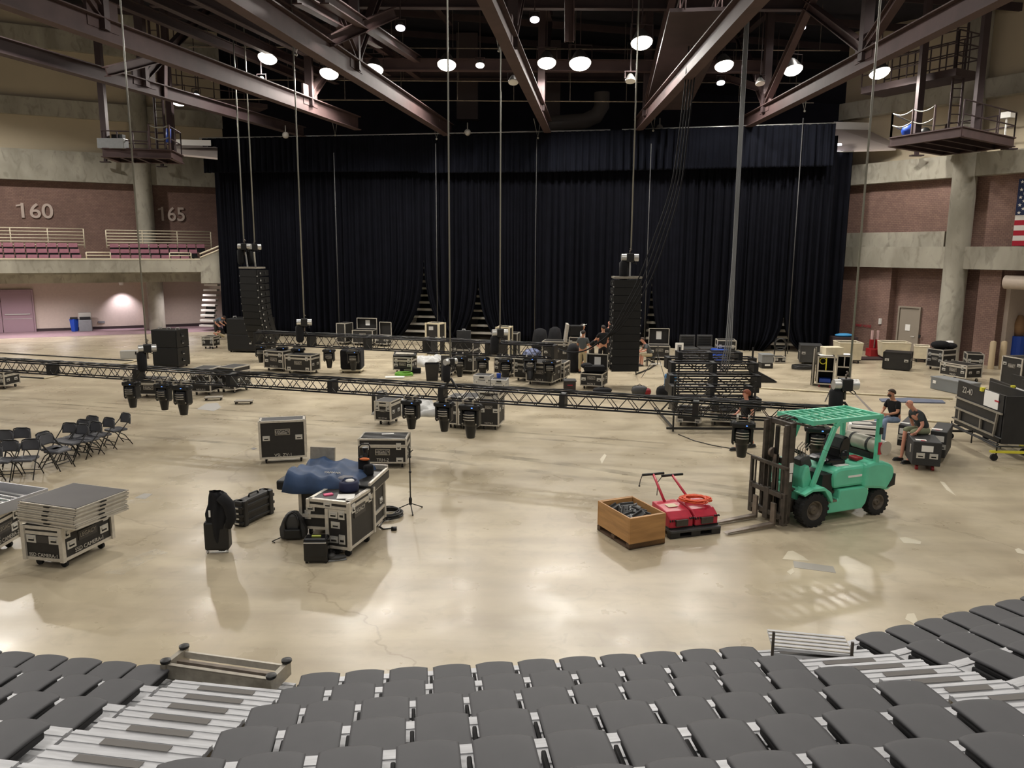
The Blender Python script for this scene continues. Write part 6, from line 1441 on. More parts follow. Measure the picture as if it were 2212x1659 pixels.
m_ = MB(); fprism(m_, [(-.92, 1.18), (-.86, 1.42), (-.94, 1.62), (-1.06, 1.66), (-1.14, 1.55), (-1.12, 1.2)], .33, W-.33); m_.ball((-1.0, Y_(.34), 1.28), (.12, .08, .12)); m_.build('seat_back', 'gloss', fork, bevel=.07)
# overhead guard
def ftube(mb, pts, a=.07, b_=.06, m=0):
    for p, q in zip(pts, pts[1:]): mb.bar((p[0], Y_(p[1]), p[2]), (q[0], Y_(q[1]), q[2]), a, b_, m)
GZ = 2.08
m_ = MB()
for y in (.1, W-.1):
    ftube(m_, [(.02, y, .78), (-.26, y, 1.5), (-.46, y, GZ-.12), (-.58, y, GZ-.02), (-.75, y, GZ)], .07, .09)
    ftube(m_, [(-1.62, y, GZ), (-1.62, y, .9), (-1.5, y, .66)], .09, .08)
    ftube(m_, [(.1, y, GZ-.0), (-1.66, y, GZ)], .06, .09)
m_.build('guard_post', 'teal', fork, bevel=.012)
m_ = MB(); ftube(m_, [(.1, .06, GZ), (.1, W-.06, GZ)], .07, .09); ftube(m_, [(-1.64, .06, GZ), (-1.64, W-.06, GZ)], .07, .09); ftube(m_, [(.1, W/2, GZ+.01), (-1.64, W/2, GZ+.01)], .05, .05)
for k in range(1, 9): x = .1-1.74*k/9; ftube(m_, [(x, .1, GZ+.01), (x, W-.1, GZ+.01)], .045, .035)
m_.build('guard_grid', 'teal', fork)
m_ = MB(); fb(m_, -1.68, -1.6, .04, .07, 1.3, 1.55); m_.build('tail_light', 'red', fork); m_ = MB(); fb(m_, -1.68, -1.6, .04, .07, 1.72, 1.86); m_.build('work_lamp', 'black', fork)
# mast
mx = .52
m_ = MB()
for y in (.2, W-.34):
    fb(m_, mx-.1, mx+.02, y, y+.13, .06, 2.08); fb(m_, mx-.02, mx+.1, y+.03, y+.1, .1, 2.04)
fb(m_, mx-.1, mx, .2, W-.2, 1.98, 2.08); fb(m_, mx-.12, mx-.06, .2, W-.2, 1.2, 1.32); fb(m_, mx-.1, mx, .2, W-.2, .1, .22)
m_.build('mast_rail', 'mast', fork, bevel=.01)
m_ = MB()
for y in (.4, W-.5): m_.tube([(mx-.04, Y_(y), .15), (mx-.04, Y_(y), 1.95)], .045, 12)
m_.tube([(mx+.02, Y_(W/2), .2), (mx+.02, Y_(W/2), 1.4)], .06, 12); m_.build('lift_cylinder', 'steel', fork, 'a')
m_ = MB()
for y in (.5, .53, W-.55, W-.58): fb(m_, mx+.03, mx+.05, y, y+.018, .3, 1.95)
m_.build('lift_chain', 'black', fork)
m_ = MB(); T = M4.Translation((mx+.05, Y_(.62), 1.42)) @ Euler((R(90), 0, 0)).to_matrix().to_4x4(); m_.lathe([(.05, -.03), (.1, -.03), (.08, 0), (.1, .03), (.05, .03)], T, 20); m_.build('chain_pulley', 'steel', fork, 'a')
m_ = MB(); fprism(m_, [(mx-.45, 2.0), (mx-.08, 2.1), (mx-.08, 2.06), (mx-.45, 1.96)], .22, W-.3)
for k in range(3): m_.tube([(mx-.06, Y_(.45+.12*k), 2.1), (mx-.25, Y_(.45+.1*k), 2.14), (mx-.42, Y_(.5+.06*k), 2.06)], .018, 6)
m_.build('top_hose_plate', 'mast', fork)
# carriage and load backrest
cx = .68
m_ = MB(); fb(m_, cx-.04, cx+.05, .08, W-.08, .62, .72); fb(m_, cx-.04, cx+.05, .08, W-.08, .2, .3); fb(m_, cx-.04, cx+.05, .04, .15, .1, .74); fb(m_, cx-.04, cx+.05, W-.15, W-.04, .1, .74); fb(m_, cx-.04, cx+.06, W/2-.07, W/2+.07, .1, .74); m_.build('carriage', 'mast', fork, bevel=.01)
m_ = MB()
for y in (.04, W-.09): fb(m_, cx-.02, cx+.04, y, y+.05, .15, 1.24)
fb(m_, cx-.02, cx+.04, .04, W-.04, 1.2, 1.26)
for k in range(1, 8):
    y = .04+(W-.1)*k/8
    if 2 < k < 5 or True: fb(m_, cx, cx+.025, y, y+.025, .72, 1.22)
m_.build('load_backrest', 'mast', fork)
for y in (.24, W-.36):
    m_ = MB(); fb(m_, cx+.05, cx+.1, y, y+.12, .06, .5); fprism(m_, [(cx+.05, .04), (cx+.05, .1), (cx+.2, .1), (cx+1.16, .055), (cx+1.2, .04)], y, y+.12); m_.build('fork', 'steel', fork, bevel=.006)
# steering, levers, dash
T = M4.Translation((-.12, Y_(W*.55), 1.34)) @ Euler((0, R(-32), 0)).to_matrix().to_4x4()
m_ = MB(); ps = [T @ V((.17*math.cos(a), .17*math.sin(a), 0)) for a in [k*math.pi/10 for k in range(21)]]; m_.tube(ps, .018, 8); m_.tube([T @ V((-.16, 0, 0)), T @ V((.16, 0, 0))], .015); m_.build('steering_wheel', 'black', fork, True)
m_ = MB(); fb(m_, -.1, .16, .26, .5, 1.1, 1.36, ry=.35); m_.build('dash_cover', 'lam2', fork, bevel=.05)
m_ = MB(); [m_.tube([(.02, Y_(.3+.07*k), 1.15), (.06, Y_(.3+.07*k), 1.5), (-.06, Y_(.3+.07*k), 1.6)], .009, 6) for k in range(4)]; m_.build('control_lever', 'steel', fork)
# gas tank across the back
m_ = MB(); zt_ = 1.42; ps = [(-1.78, Y_(W+.0), zt_), (-1.78, Y_(W-.06), zt_), (-1.78, Y_(.2), zt_), (-1.78, Y_(.14), zt_), (-1.78, Y_(.13), zt_), (-1.78, Y_(.02), zt_)]
m_.tube(ps, [.1, .16, .16, .12, .145, .145], 24); m_.build('gas_tank', mat('tank_white', '#b4aea2', .4, .2), fork, 'a')
m_ = MB(); m_.tube([(-1.78, Y_(.42), zt_), (-1.78, Y_(.36), zt_)], .168, 24); m_.tube([(-1.78, Y_(.85), zt_), (-1.78, Y_(.8), zt_)], .168, 24); fb(m_, -1.9, -1.66, .3, .9, 1.12, 1.28); m_.build('tank_strap', 'black', fork)
m_ = MB(); fb(m_, -1.5, -1.3, .3, .55, 1.12, 1.2); m_.build('red_cable', 'redd', fork, bevel=.03)
m_ = MB(); fb(m_, -.92, -1.28, .094, .1, .9, .935) if False else m_.box((-1.08, Y_(.092), .9), (.36, .012, .04)); m_.build('maker_nameplate', 'white', fork)
m_ = MB(); m_.box((-.85, Y_(.3), 1.106), (.32, .2, .01), 0, None); m_.build('warning_sticker', 'white', fork); m_ = MB(); m_.box((.475, Y_(.196), 1.2), (.09, .012, .2)); m_.box((.475, Y_(.196), 1.0), (.06, .012, .16)); m_.build('mast_sticker', 'white', fork)
m_ = MB(); fb(m_, .1, .45, .3, W-.3, .25, .5); m_.tube([(.1, Y_(.3), .62), (.44, Y_(.28), .78)], .04, 10); m_.build('axle', 'mast', fork)

# ================================================================ CRATE, SWEEPERS
K['ply'] = mat('orange_plywood', '#b88a55', .55, col2='#9c7345', nscale=2.2, stretch=(.6, .6, 5))
L_, N_, R2 = P(1301, 1160), P(1359, 1189), P(1436, 1175)
u1 = (R2-N_); w1 = u1.length; u2 = L_-N_; rz = math.atan2(u1.y, u1.x); H = PY(1357, 1121, N_.y).z
d2 = 1.12
t = thing('plywood_crate', 'open orange plywood crate filled with dark parts', 'crate', V((N_.x, N_.y, 0)), rz)
zb = .12; th = .03
MB().box((w1/2, th/2, (H+.02)/2), (w1, th, H-.02)).build('end_panel', 'ply', t, bevel=.004); MB().box((w1/2, d2-th/2, (H+zb)/2), (w1, th, H-zb)).build('end_panel', 'ply', t, bevel=.004)
MB().box((th/2, d2/2, (H+zb)/2), (th, d2-2*th-.002, H-zb)).build('side_panel', 'ply', t, bevel=.004); MB().box((w1-th/2, d2/2, (H+zb)/2), (th, d2-2*th-.002, H-zb)).build('side_panel', 'ply', t, bevel=.004)
MB().box((w1/2, d2/2, zb+.02), (w1-.06, d2-.06, .03)).build('bottom_panel', 'ply', t)
MB().box((w1/2, th*1.5, H-.05), (w1-.08, .05, .09)).box((w1/2, d2-th*1.6, H-.05), (w1-.08, .05, .09)).build('rim_batten', 'ply', t)
MB().box((w1/2, .05, .06), (w1, .1, .1)).box((w1/2, d2/2, .06), (w1, .1, .1)).box((w1/2, d2-.05, .06), (w1, .1, .1)).box((w1/2, d2/2, .025), (w1, d2, .03)).build('skid', mat('dark_wood', '#5a4634', .8), t)
c0 = V((N_.x, N_.y, 0)); Mr = M4.Rotation(rz, 4, 'Z'); rr = random.Random(5)
for k in range(12):
    x, y = .2+(w1-.4)*((k*.37) % 1), .2+(d2-.4)*(k/11); q = c0+Mr @ V((x, y, 0))
    mm = 'grey' if k % 4 == 0 else 'lam2'
    o = MB().box((0, 0, 0), (.34, .12, .1)).box((0, .05, .05), (.3, .03, .08)).build('seat_bracket', mm, bevel=.012)
    o.location = (q.x, q.y, H-.16+.05*rr.random()); o.rotation_euler = (rr.uniform(-.3, .3), rr.uniform(-.5, .3), rz+rr.uniform(-1.2, 1.2))
    tag(o, 'dark moulded bracket lying in the plywood crate, %s from its front' % ORD[k], 'bracket', 'dark brackets filling the crate')
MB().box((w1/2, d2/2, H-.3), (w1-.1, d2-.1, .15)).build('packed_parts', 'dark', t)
# black plastic pallet
A_, B_ = P(1449, 1166), P(1557, 1153); uu = B_-A_; wp = uu.length; prz = math.atan2(uu.y, uu.x); pd = .95
t = thing('plastic_pallet', 'black plastic pallet beneath the red sweepers', 'pallet', V((A_.x, A_.y, 0)), prz)
MB().box((wp/2, pd/2, .13), (wp, pd, .05)).build('top_deck', 'lam2', t, bevel=.01)
[MB().box((x, y, .065), (.2, .15, .1)).build('foot', 'lam', t, bevel=.01) for x in (.1, wp/2, wp-.1) for y in (.08, pd/2, pd-.08)]
[MB().box((wp/2, y, .015), (wp, .12, .03)).build('runner', 'lam', t) for y in (.08, pd/2, pd-.08)]
Mp = M4.Rotation(prz, 4, 'Z'); a0 = V((A_.x, A_.y, 0))
K['orange'] = mat('orange_cord', '#d8552c', .5)
for k, (x0, lb, hx) in enumerate(((.02, 'red floor sweeper nearer the plywood crate', (1411, 1024)), (.56, 'red floor sweeper carrying an orange cord coil', (1452, 1026)))):
    q = a0+Mp @ V((x0, .1, .155)); t = thing('floor_sweeper', lb, 'sweeper', q, prz, 'red upright sweepers')
    w_ = .5
    m_ = MB(); pr_ = [(.0, 0), (.0, .2), (.16, .3), (.72, .34), (.74, 0)]
    T = Euler((0, 0, R(90))).to_matrix().to_4x4(); m_.prism([(y, z) for y, z in pr_], -w_, T); m_.build('housing', 'red', t, bevel=.025)
    MB().box((w_/2, -.02, .12), (w_*.5, .04, .12)).build('bumper', 'mast', t); MB().box((w_/2, .35, .01), (w_*1.02, .7, .05)).build('brush_skirt', 'black', t)
    m_ = MB(); [m_.box((w_*.02+.05*j, -.01, .17), (.02, .03, .04)) for j in range(3)]; [m_.box((w_*.85+.04*j, -.01, .19), (.02, .04, .03)) for j in range(3)]; m_.build('guide_tooth', 'black', t)
    if k == 0: MB().box((w_*.5, .4, .328), (.2, .16, .006), rx=.04).build('instruction_plate', 'cream', t)
    hq = PY(hx[0], hx[1], (q+Mp @ V((w_/2, .9, 0))).y+.2); loc = (Mp.inverted() @ (hq-q)); b0 = V((w_*.45, .62, .33))
    MB().tube([b0, loc], .026, 10).build('handle_tube', 'red', t, True); MB().tube([loc+V((-.24, 0, 0)), loc+V((.24, 0, 0))], .026, 10).build('hand_grip', 'black', t, True)
    MB().tube([loc+V((-.24, 0, 0)), loc+V((-.28, 0, -.1)), loc+V((-.3, 0, -.2))] if k == 0 else [loc+V((-.22, 0, 0)), loc+V((-.32, 0, -.12)), loc+V((-.33, 0, -.4))], .008, 6).ball(loc+V((-.3, 0, -.22)), .02).build('brake_cable', 'black', t)
    if k == 1: MBt = q
t = thing('orange_cord', 'orange extension cord heaped on the second red sweeper', 'cord', MBt+Mp @ V((.22, .38, .36)), 0); rr = random.Random(9)
MB().tube([V((.26*(1+.25*math.sin(k*.7))*math.cos(k*.55), .18*(1+.3*math.cos(k*.9))*math.sin(k*.55), .02+.06*abs(math.sin(k*.31)))) for k in range(120)], .011, 6).build('cord', 'orange', t, True)

# ================================================================ FOLDING CHAIRS
def chair_proto():
    t = thing('folding_chair', '', 'chair', (0, 0, 0), 0, 'charcoal padded folding chairs')
    # faces -y; seat .45 high
    MB().box((0, -.02, .45), (.43, .43, .07)).build('seat', mat('chair_vinyl', '#4a4b50', .55), t, bevel=.03)
    MB().grid(lambda a, b_: V(((a-.5)*(.43-.09*max(0, b_-.6)/.4), .26+.03*b_-.05*(1-(2*a-1)**2)*-1, (.58+.27*b_-.04*max(0, b_-.6)/.4*abs(2*a-1)**3))), 10, 8).build('backrest', 'chair_vinyl', t, True, solid=.035)
    for s_ in (-1, 1):
        MB().tube([(s_*.23, -.27, .0), (s_*.22, -.05, .4), (s_*.215, .24, .68), (s_*.2, .3, .82)], .013, 8).build('front_leg', 'black', t, True)
        MB().tube([(s_*.21, .3, .0), (s_*.2, .1, .3), (s_*.2, -.1, .43)], .013, 8).build('rear_leg', 'black', t, True)
    MB().tube([(-.2, .3, .82), (-.12, .31, .85), (.12, .31, .85), (.2, .3, .82)], .013, 8).tube([(-.22, -.2, .16), (.22, -.2, .16)], .011, 6).tube([(-.2, .24, .12), (.2, .24, .12)], .011, 6).build('crossbar', 'black', t, True)
    return t
cp = chair_proto(); first = True
chairs = [  # pixel of backrest top centre, yaw (0 faces camera), label
 (272, 893, -.55, 'charcoal folding chair farthest to the right, alone at the end'),
 (236, 903, -.45, 'charcoal folding chair next to the right end chair'),
 (200, 899, -.35, 'charcoal folding chair at back, behind the cluster'),
 (208, 912, -.4, 'charcoal folding chair overlapping in front of the back one'),
 (181, 907, -.3, 'charcoal folding chair in the cluster, second row top'),
 (179, 917, -.35, 'charcoal folding chair in the cluster middle, front rank'),
 (151, 914, -.2, 'charcoal folding chair at the left of the right cluster'),
 (97, 938, 1.35, 'charcoal folding chair turned sideways, nearer of two nested'),
 (91, 934, 1.35, 'charcoal folding chair turned sideways, farther of two nested'),
 (67, 949, .12, 'charcoal folding chair in near rank left of the sideways ones'),
 (20, 952, .08, 'charcoal folding chair in near rank, second from frame edge'),
 (47, 925, .05, 'charcoal folding chair in the far rank, behind near rank gap'),
 (10, 930, .0, 'charcoal folding chair in the far rank at frame edge'),
 (-16, 962, .05, 'charcoal folding chair cut by the left frame edge, near rank')]
for x, y, rz, lb in chairs:
    b_ = P(x, y, .84); o3 = M4.Rotation(rz, 4, 'Z') @ V((0, .3, 0)); loc = V((b_.x-o3.x, b_.y-o3.y, 0))
    if first: cp.location = loc; cp.rotation_euler = (0, 0, rz); cp['label'] = lb; first = False
    else: copy_tree(cp, loc, rz, lb)

# ================================================================ BLACK BOXES AND STAGE CARTS AT RIGHT
def blackbox(lab, A, B, T_, d, z0=.14, red=False, note_=True):
    a, b_ = P(*A, z0), P(*B, z0); w_ = (b_-a).length; rz = math.atan2((b_-a).y, (b_-a).x); H = PY(*T_, a.y).z-z0
    t = thing('textured_road_case', lab, 'case', V((a.x, a.y, 0)), rz, 'textured black cases by the seated men'); t['_w'] = w_; t['_d'] = d; t['_top'] = z0+H
    MB().box((w_/2, d/2, z0+H/2), (w_, d, H)).build('body', mat('textured_black', '#2b2b2b', .6, noise=.15, nscale=30), t, bevel=.02)
    for x in (.28, .74): m_ = MB(); handle_mb(m_, w_*x, z0+H*.42, s=1.1); m_.build('handle', ['chrome', 'dark'], t)
    MB().box((w_*.5, -.006, z0+H*.72), (.26, .01, .15)).build('paper_label', 'white', t)
    MB().box((-.006, d*.3, z0+H*.6), (.01, .08, .2)).build('side_lettering', 'letter', t)
    if note_: MB().box((w_*.3, d*.2, z0+H+.004), (.24, .16, .006)).build('top_label', 'white', t)
    if red: MB().box((w_*.36, d*.12, z0+H+.006), (.1, .05, .006)).build('red_tag', 'red', t)
    for x in (.14, w_-.14):
        for y in (.14, d-.14): MB().tube([(x-.03, y, .06), (x+.03, y, .06)], .06, 10).box((x, y, .135), (.12, .12, .02)).build('caster', 'redd' if red else 'rubber', t)
    return t
bx1 = blackbox('textured black case nearest the camera, right man sits on it', (1969, 1004), (2031, 1009), (1969, 953), .95, red=True)
bx2 = blackbox('textured black case under the man in jeans', (1937, 962), (1966, 966), (1937, 917), 1.5, red=False)
bx3 = blackbox('textured black case between the other two, papers on top', (2005, 985), (2041, 990), (2003, 930), 1.3, red=True)
c = case('white edged open case behind the forklift tank', (1832, 968), (1899, 974), (1831, 918), .75, lid=.25, logo=False, latches=0, handles=None, side_handles=False, tm='white', e=.055); note(c, .4, .5, 'crumpled papers on the white edged case', (.5, .3), 'letter')
def stagecart(lab, bl, br, tl, num='', s=1.0):
    """folded stage deck standing on a wheeled scissor frame"""
    a, b_ = P(*bl), P(*br); rz = math.atan2((b_-a).y, (b_-a).x); w_ = (b_-a).length
    t = thing('folding_stage_cart', lab, 'stage cart', V((a.x, a.y, 0)), rz, 'folded stage units on wheels'); H = ztop(a, *tl)
    z0 = H*.27
    MB().box((w_*.48, .12, (z0+H)/2), (w_, .06, H-z0)).box((w_*.5, .95, (z0+H)/2), (w_, .06, H-z0)).box((w_+.0, .53, (z0+H)/2), (.05, .85, H-z0)).build('stage_panel', mat('black_plywood', '#1b1b1c', .5, noise=.2, nscale=4), t)
    m_ = MB()
    for z, k in ((.62, 1), (.38, .9), (.12, .9)): m_.bar((.0, .05, z0+(H-z0)*z), (w_*k, .05, z0+(H-z0)*z), .045, .045)
    m_.bar((w_*.92, .05, z0+(H-z0)*.6), (w_*.88, .05, z0+(H-z0)*.12), .05, .05); m_.bar((w_*.6, .05, z0+(H-z0)*.36), (w_*.6, .05, z0+(H-z0)*.12), .05, .05); m_.bar((w_*.12, .05, z0+(H-z0)*.36), (w_*.12, .05, z0+(H-z0)*.12), .05, .05)
    m_.build('aluminium_rail', 'alud', t)
    MB().box((w_*.74, .08, z0+(H-z0)*.83), (.7, .012, .42)).build('instruction_sheet', 'white', t); MB().box((w_*.86, .07, z0+(H-z0)*.84), (.2, .012, .04)).build('red_strip', 'red', t)
    MB().box((w_*.55, .07, H-.02), (.1, .1, .1)).build('yellow_latch', 'yellow', t)
    if num: text(num, .24, 'letter', t, (w_*.22, .08, z0+(H-z0)*.83))
    m_ = MB()
    for y in (.05, 1.0):
        m_.tube([(-.1, y, z0*.95), (w_*.98, y, .35)], .02, 6); m_.tube([(-.1, y, .38), (w_*1.0, y, z0*.95)], .02, 6)
        for x in (-.1, w_*.45, w_*.98): m_.tube([(x, y, .15), (x, y, z0+.05)], .02, 6)
        for z in (.38, .62): m_.tube([(-.1, y, z), (w_*1.05, y, z)], .02, 6)
    for x in (-.1, w_*.98): m_.tube([(x, .05, .38), (x, 1.0, .38)], .02, 6); m_.tube([(x, .05, .62), (x, 1.0, .62)], .02, 6)
    m_.build('scissor_frame', 'black', t)
    for x in (0.0, w_*.98): MB().box((x, .5, .24), (.12, 1.2, .05)).build('wheel_beam', 'yellow' if x > 0 else 'black', t)
    for x in (.0, w_*.98):
        for y in (.0, 1.0): MB().tube([(x-.03, y, .09), (x+.03, y, .09)], .09, 14).build('wheel', 'rubber', t)
stagecart('folded black stage unit on yellow footed cart, white number on it', (2052, 948), (2148, 996), (2062, 822), '22-40')
stagecart('second folded black stage unit at right, behind the numbered one', (2120, 935), (2212, 984), (2117, 817))
stagecart('third folded black stage unit, farthest back at the frame edge', (2168, 915), (2260, 950), (2158, 808))

# ================================================================ PEOPLE
def person(lab, loc, rz, J, shirt='cloth', trouser='navy', shorts=False, skin='skin', hair='dark', hairc='#2a211c', shoe='black', scale=1.0, cap=None, beard=False, sitting=False, bald=False):
    """J overrides joints, in metres, x right, facing -y"""
    j = dict(pelvis=(0, 0, .95), waist=(0, 0, 1.1), chest=(0, 0, 1.32), neck0=(0, .01, 1.46), neck=(0, 0, 1.53), jaw=(0, -.03, 1.59), head=(0, -.01, 1.67), crown=(0, .01, 1.745),
             shL=(.17, 0, 1.42), elL=(.22, .02, 1.14), wrL=(.24, -.06, .9), haL=(.24, -.08, .82), shR=(-.17, 0, 1.42), elR=(-.22, .02, 1.14), wrR=(-.24, -.06, .9), haR=(-.24, -.08, .82),
             hiL=(.1, 0, .88), knL=(.11, -.02, .49), anL=(.12, .02, .09), toL=(.13, -.15, .04), hiR=(-.1, 0, .88), knR=(-.11, -.02, .49), anR=(-.12, .02, .09), toR=(-.13, -.15, .04))
    j.update(J); j = {k: V(x)*scale for k, x in j.items()}
    t = thing('person', lab, 'person', loc, rz)
    def skinm(name, chain, m, sub=1, par=t):
        names = []; edges = []; rad = {}
        for seq in chain:
            for i, (n, r) in enumerate(seq):
                if n not in rad: names.append(n); rad[n] = r
                if i: edges.append((names.index(seq[i-1][0]), names.index(n)))
        me = bpy.data.meshes.new(name); me.from_pydata([PT[n] for n in names], edges, []); me.materials.append(K[m] if isinstance(m, str) else m)
        o = bpy.data.objects.new(name, me); COL.objects.link(o); o.parent = par
        md = o.modifiers.new('skin', 'SKIN'); md.use_smooth_shade = True
        for i, n in enumerate(names):
            r = rad[n]; r = r if isinstance(r, tuple) else (r, r); o.data.skin_vertices[0].data[i].radius = (r[0]*scale, r[1]*scale); o.data.skin_vertices[0].data[i].use_root = (i == 0)
        s2 = o.modifiers.new('sub', 'SUBSURF'); s2.levels = sub; s2.render_levels = 2
        return o
    PT = dict(j)
    for s in 'LR':
        w_, h = j['wr'+s], j['ha'+s]; d = (h-w_).normalized(); sd = d.cross(V((1, 0, 0)) if abs(d.x) < .8 else V((0, 0, 1))).normalized(); pn = d.cross(sd)
        for i, (off, ln) in enumerate(((-.03, .075), (-.01, .085), (.012, .08), (.032, .065))):
            b0 = h+sd*off*scale; PT['f%s%da' % (s, i)] = b0+d*.02*scale; PT['f%s%db' % (s, i)] = b0+d*(ln*.6)*scale+pn*.01*scale; PT['f%s%dc' % (s, i)] = b0+d*ln*scale*.9+pn*.028*scale
        PT['t%sa' % s] = w_+(h-w_)*.5-sd*.035*scale; PT['t%sb' % s] = w_+(h-w_)*.5+d*.035*scale-sd*.06*scale
    ch = [[('pelvis', (.15, .11)), ('waist', (.14, .1)), ('chest', (.17, .11)), ('neck0', (.08, .07)), ('neck', .056), ('jaw', (.07, .078)), ('head', (.082, .096)), ('crown', (.06, .07))]]
    for s in 'LR':
        ch.append([('chest', 0), ('sh'+s, .062), ('el'+s, .045), ('wr'+s, .03), ('ha'+s, (.038, .022))])
        ch.append([('pelvis', 0), ('hi'+s, .088), ('kn'+s, .06), ('an'+s, .04), ('to'+s, (.04, .028))])
        for i in range(4): ch.append([('ha'+s, 0), ('f%s%da' % (s, i), .0095), ('f%s%db' % (s, i), .0088), ('f%s%dc' % (s, i), .0075)])
        ch.append([('ha'+s, 0), ('t%sa' % s, .011), ('t%sb' % s, .009)])
    skinm('body', ch, skin)
    # shirt
    for s in 'LR': PT['sl'+s] = j['sh'+s].lerp(j['el'+s], .75)
    PT['hem'] = j['pelvis'].lerp(j['waist'], .05)
    sh = [[('hem', (.172, .132)), ('waist', (.163, .124)), ('chest', (.192, .13)), ('neck0', (.095, .08))]]
    for s in 'LR': sh.append([('chest', 0), ('sh'+s, .078), ('sl'+s, .068)])
    skinm('shirt', sh, shirt)
    tr = [[('waist2', (.15, .115)), ('pelvis', (.165, .125))]]; PT['waist2'] = j['pelvis'].lerp(j['waist'], .4)
    for s in 'LR':
        PT['cuff'+s] = j['kn'+s].lerp(j['an'+s], .1 if shorts else .92)
        tr.append([('pelvis', 0), ('hi'+s, .102), ('kn'+s, .078), ('cuff'+s, .085 if shorts else .058)])
    skinm('shorts' if shorts else 'trousers', tr, trouser)
    for s in 'LR':
        a, b_ = j['an'+s], j['to'+s]; d = (b_-a); d.z = 0; an = math.atan2(d.y, d.x) if d.length > .01 else -1.57
        c_ = a.lerp(b_, .45); zz = min(a.z, b_.z)-.04*scale
        T = M4.Translation((c_.x, c_.y, zz)) @ M4.Rotation(an, 4, 'Z')
        MB().ball((0, 0, .045), (.14, .052, .05), 0, 14, T, .8).box((0, 0, .012), (.27, .09, .022), 1, T).build('shoe', [shoe, 'lam2' if shoe != 'white' else 'grey'], t, True)
    hd, cr_, jw = j['head'], j['crown'], j['jaw']; up = (cr_-jw).normalized(); back = V((0, 1, 0)); back = (back-up*back.dot(up)).normalized()
    if 'face_dir' in j: back = -(j['face_dir'].normalized())
    sd = up.cross(back)
    X = M4(((sd.x, back.x, up.x, hd.x), (sd.y, back.y, up.y, hd.y), (sd.z, back.z, up.z, hd.z), (0, 0, 0, 1)))
    f = MB()
    for s in (-1, 1): f.ball((s*.032, -.09, .01), (.012, .008, .008), 0, 8, X); f.box((s*.032, -.093, .03), (.032, .01, .006), 1, X); f.ball((s*.083, .0, -.005), (.012, .022, .032), 2, 8, X)
    f.ball((0, -.1, -.02), (.013, .02, .025), 2, 8, X); f.box((0, -.088, -.055), (.045, .012, .008), 3, X); f.build('face', [mat('eye', '#1c1612', .4), mat('brow', hairc, .8), skin, mat('lip', '#8f4f43', .6)], t, True)
    hm = mat('hair_'+hairc.strip('#'), hairc, .8, noise=.2, nscale=30)
    if not bald:
        def hf(a, b_):
            th = b_*math.radians(112); ph = a*6.2832; back_ = max(0, math.sin(ph)); q = 1.0
            lim = 62+50*(.5+.5*math.sin(ph)); th = b_*math.radians(lim+ (20 if hair == 'long' else 0))
            return X @ V((.096*math.sin(th)*math.cos(ph), .112*math.sin(th)*math.sin(ph)+.008, .02+.1*math.cos(th)))
        MB().grid(hf, 20, 10).build('hair', hm, t, True, solid=.012)
    if beard: MB().ball((0, -.055, -.06), (.062, .05, .045), 0, 12, X).build('beard', hm, t, True)
    if cap:
        MB().ball((0, .005, .035), (.1, .118, .085), 0, 14, X).box((0, -.13, .05), (.13, .12, .012), 0, X).build('cap', cap, t, True)
    return t
K['charcoal'] = mat('charcoal_shirt', '#33383a', .85); K['denim'] = mat('denim', '#8294ad', .85, noise=.15, nscale=8); K['khaki'] = mat('khaki', '#a89b7c', .85); K['olive'] = mat('olive_shorts', '#7f8468', .85); K['greyshirt'] = mat('grey_shirt', '#4d5152', .85)
def sit(h, lean=.15, feet=.42, kneez=None, arms='lap', dx=0):
    kz = kneez or h+.1; d = dict(pelvis=(0, 0, h+.1), waist=(0, -lean*.25, h+.26), chest=(0, -lean*.75, h+.47), neck0=(0, -lean*1.05, h+.6), neck=(0, -lean*1.2, h+.67), jaw=(0, -lean*1.35-.04, h+.73), head=(0, -lean*1.4-.04, h+.81), crown=(0, -lean*1.4-.02, h+.885),
             shL=(.17, -lean*.95, h+.56), shR=(-.17, -lean*.95, h+.56), hiL=(.1, -.03, h+.08), hiR=(-.1, -.03, h+.08), knL=(.14, -.45, kz), knR=(-.14, -.45, kz), anL=(.14, -feet, .09), anR=(-.14, -feet, .09), toL=(.16, -feet-.17, .045), toR=(-.16, -feet-.17, .045))
    if arms == 'lap': d.update(elL=(.25, -lean-.06, h+.32), wrL=(.12, -lean-.26, h+.26), haL=(.06, -lean-.32, h+.25), elR=(-.25, -lean-.06, h+.32), wrR=(-.1, -lean-.26, h+.26), haR=(-.04, -lean-.32, h+.25))
    return d
# man in jeans and black tee sitting on case 2, facing left
h = bx2['_top']; p = P(1938, 905, h)
p = V((on(bx2, .45, .35).x, on(bx2, .45, .35).y, 0)); p = V((PY(1934, 900, p.y).x, p.y, 0))
J = sit(h, .12, .5); J['knR'] = (-.14, -.5, h+.07); J['knL'] = (.12, -.48, h+.1)
m1 = person('seated man in black tee and blue jeans, dark beard, glasses', p, R(-72), J, 'cloth', 'denim', hairc='#3a2a1f', beard=True)
# bald man in charcoal tee and olive shorts leaning forward on case 1
h = bx1['_top']; q = on(bx1, .3, 1.0); q = V((PY(1996, 950, q.y).x, q.y, 0))
J = sit(h, .34, .5); J.update(elR=(-.3, -.18, h+.28), wrR=(-.27, -.1, h+.05), haR=(-.27, -.13, h+.035), elL=(.28, -.3, h+.28), wrL=(.24, -.42, h+.1), haL=(.22, -.46, h+.06))
m2 = person('bald seated man leaning forward in charcoal tee and olive shorts', q, R(-80), J, 'charcoal', 'olive', shorts=True, bald=True, skin='skin2')
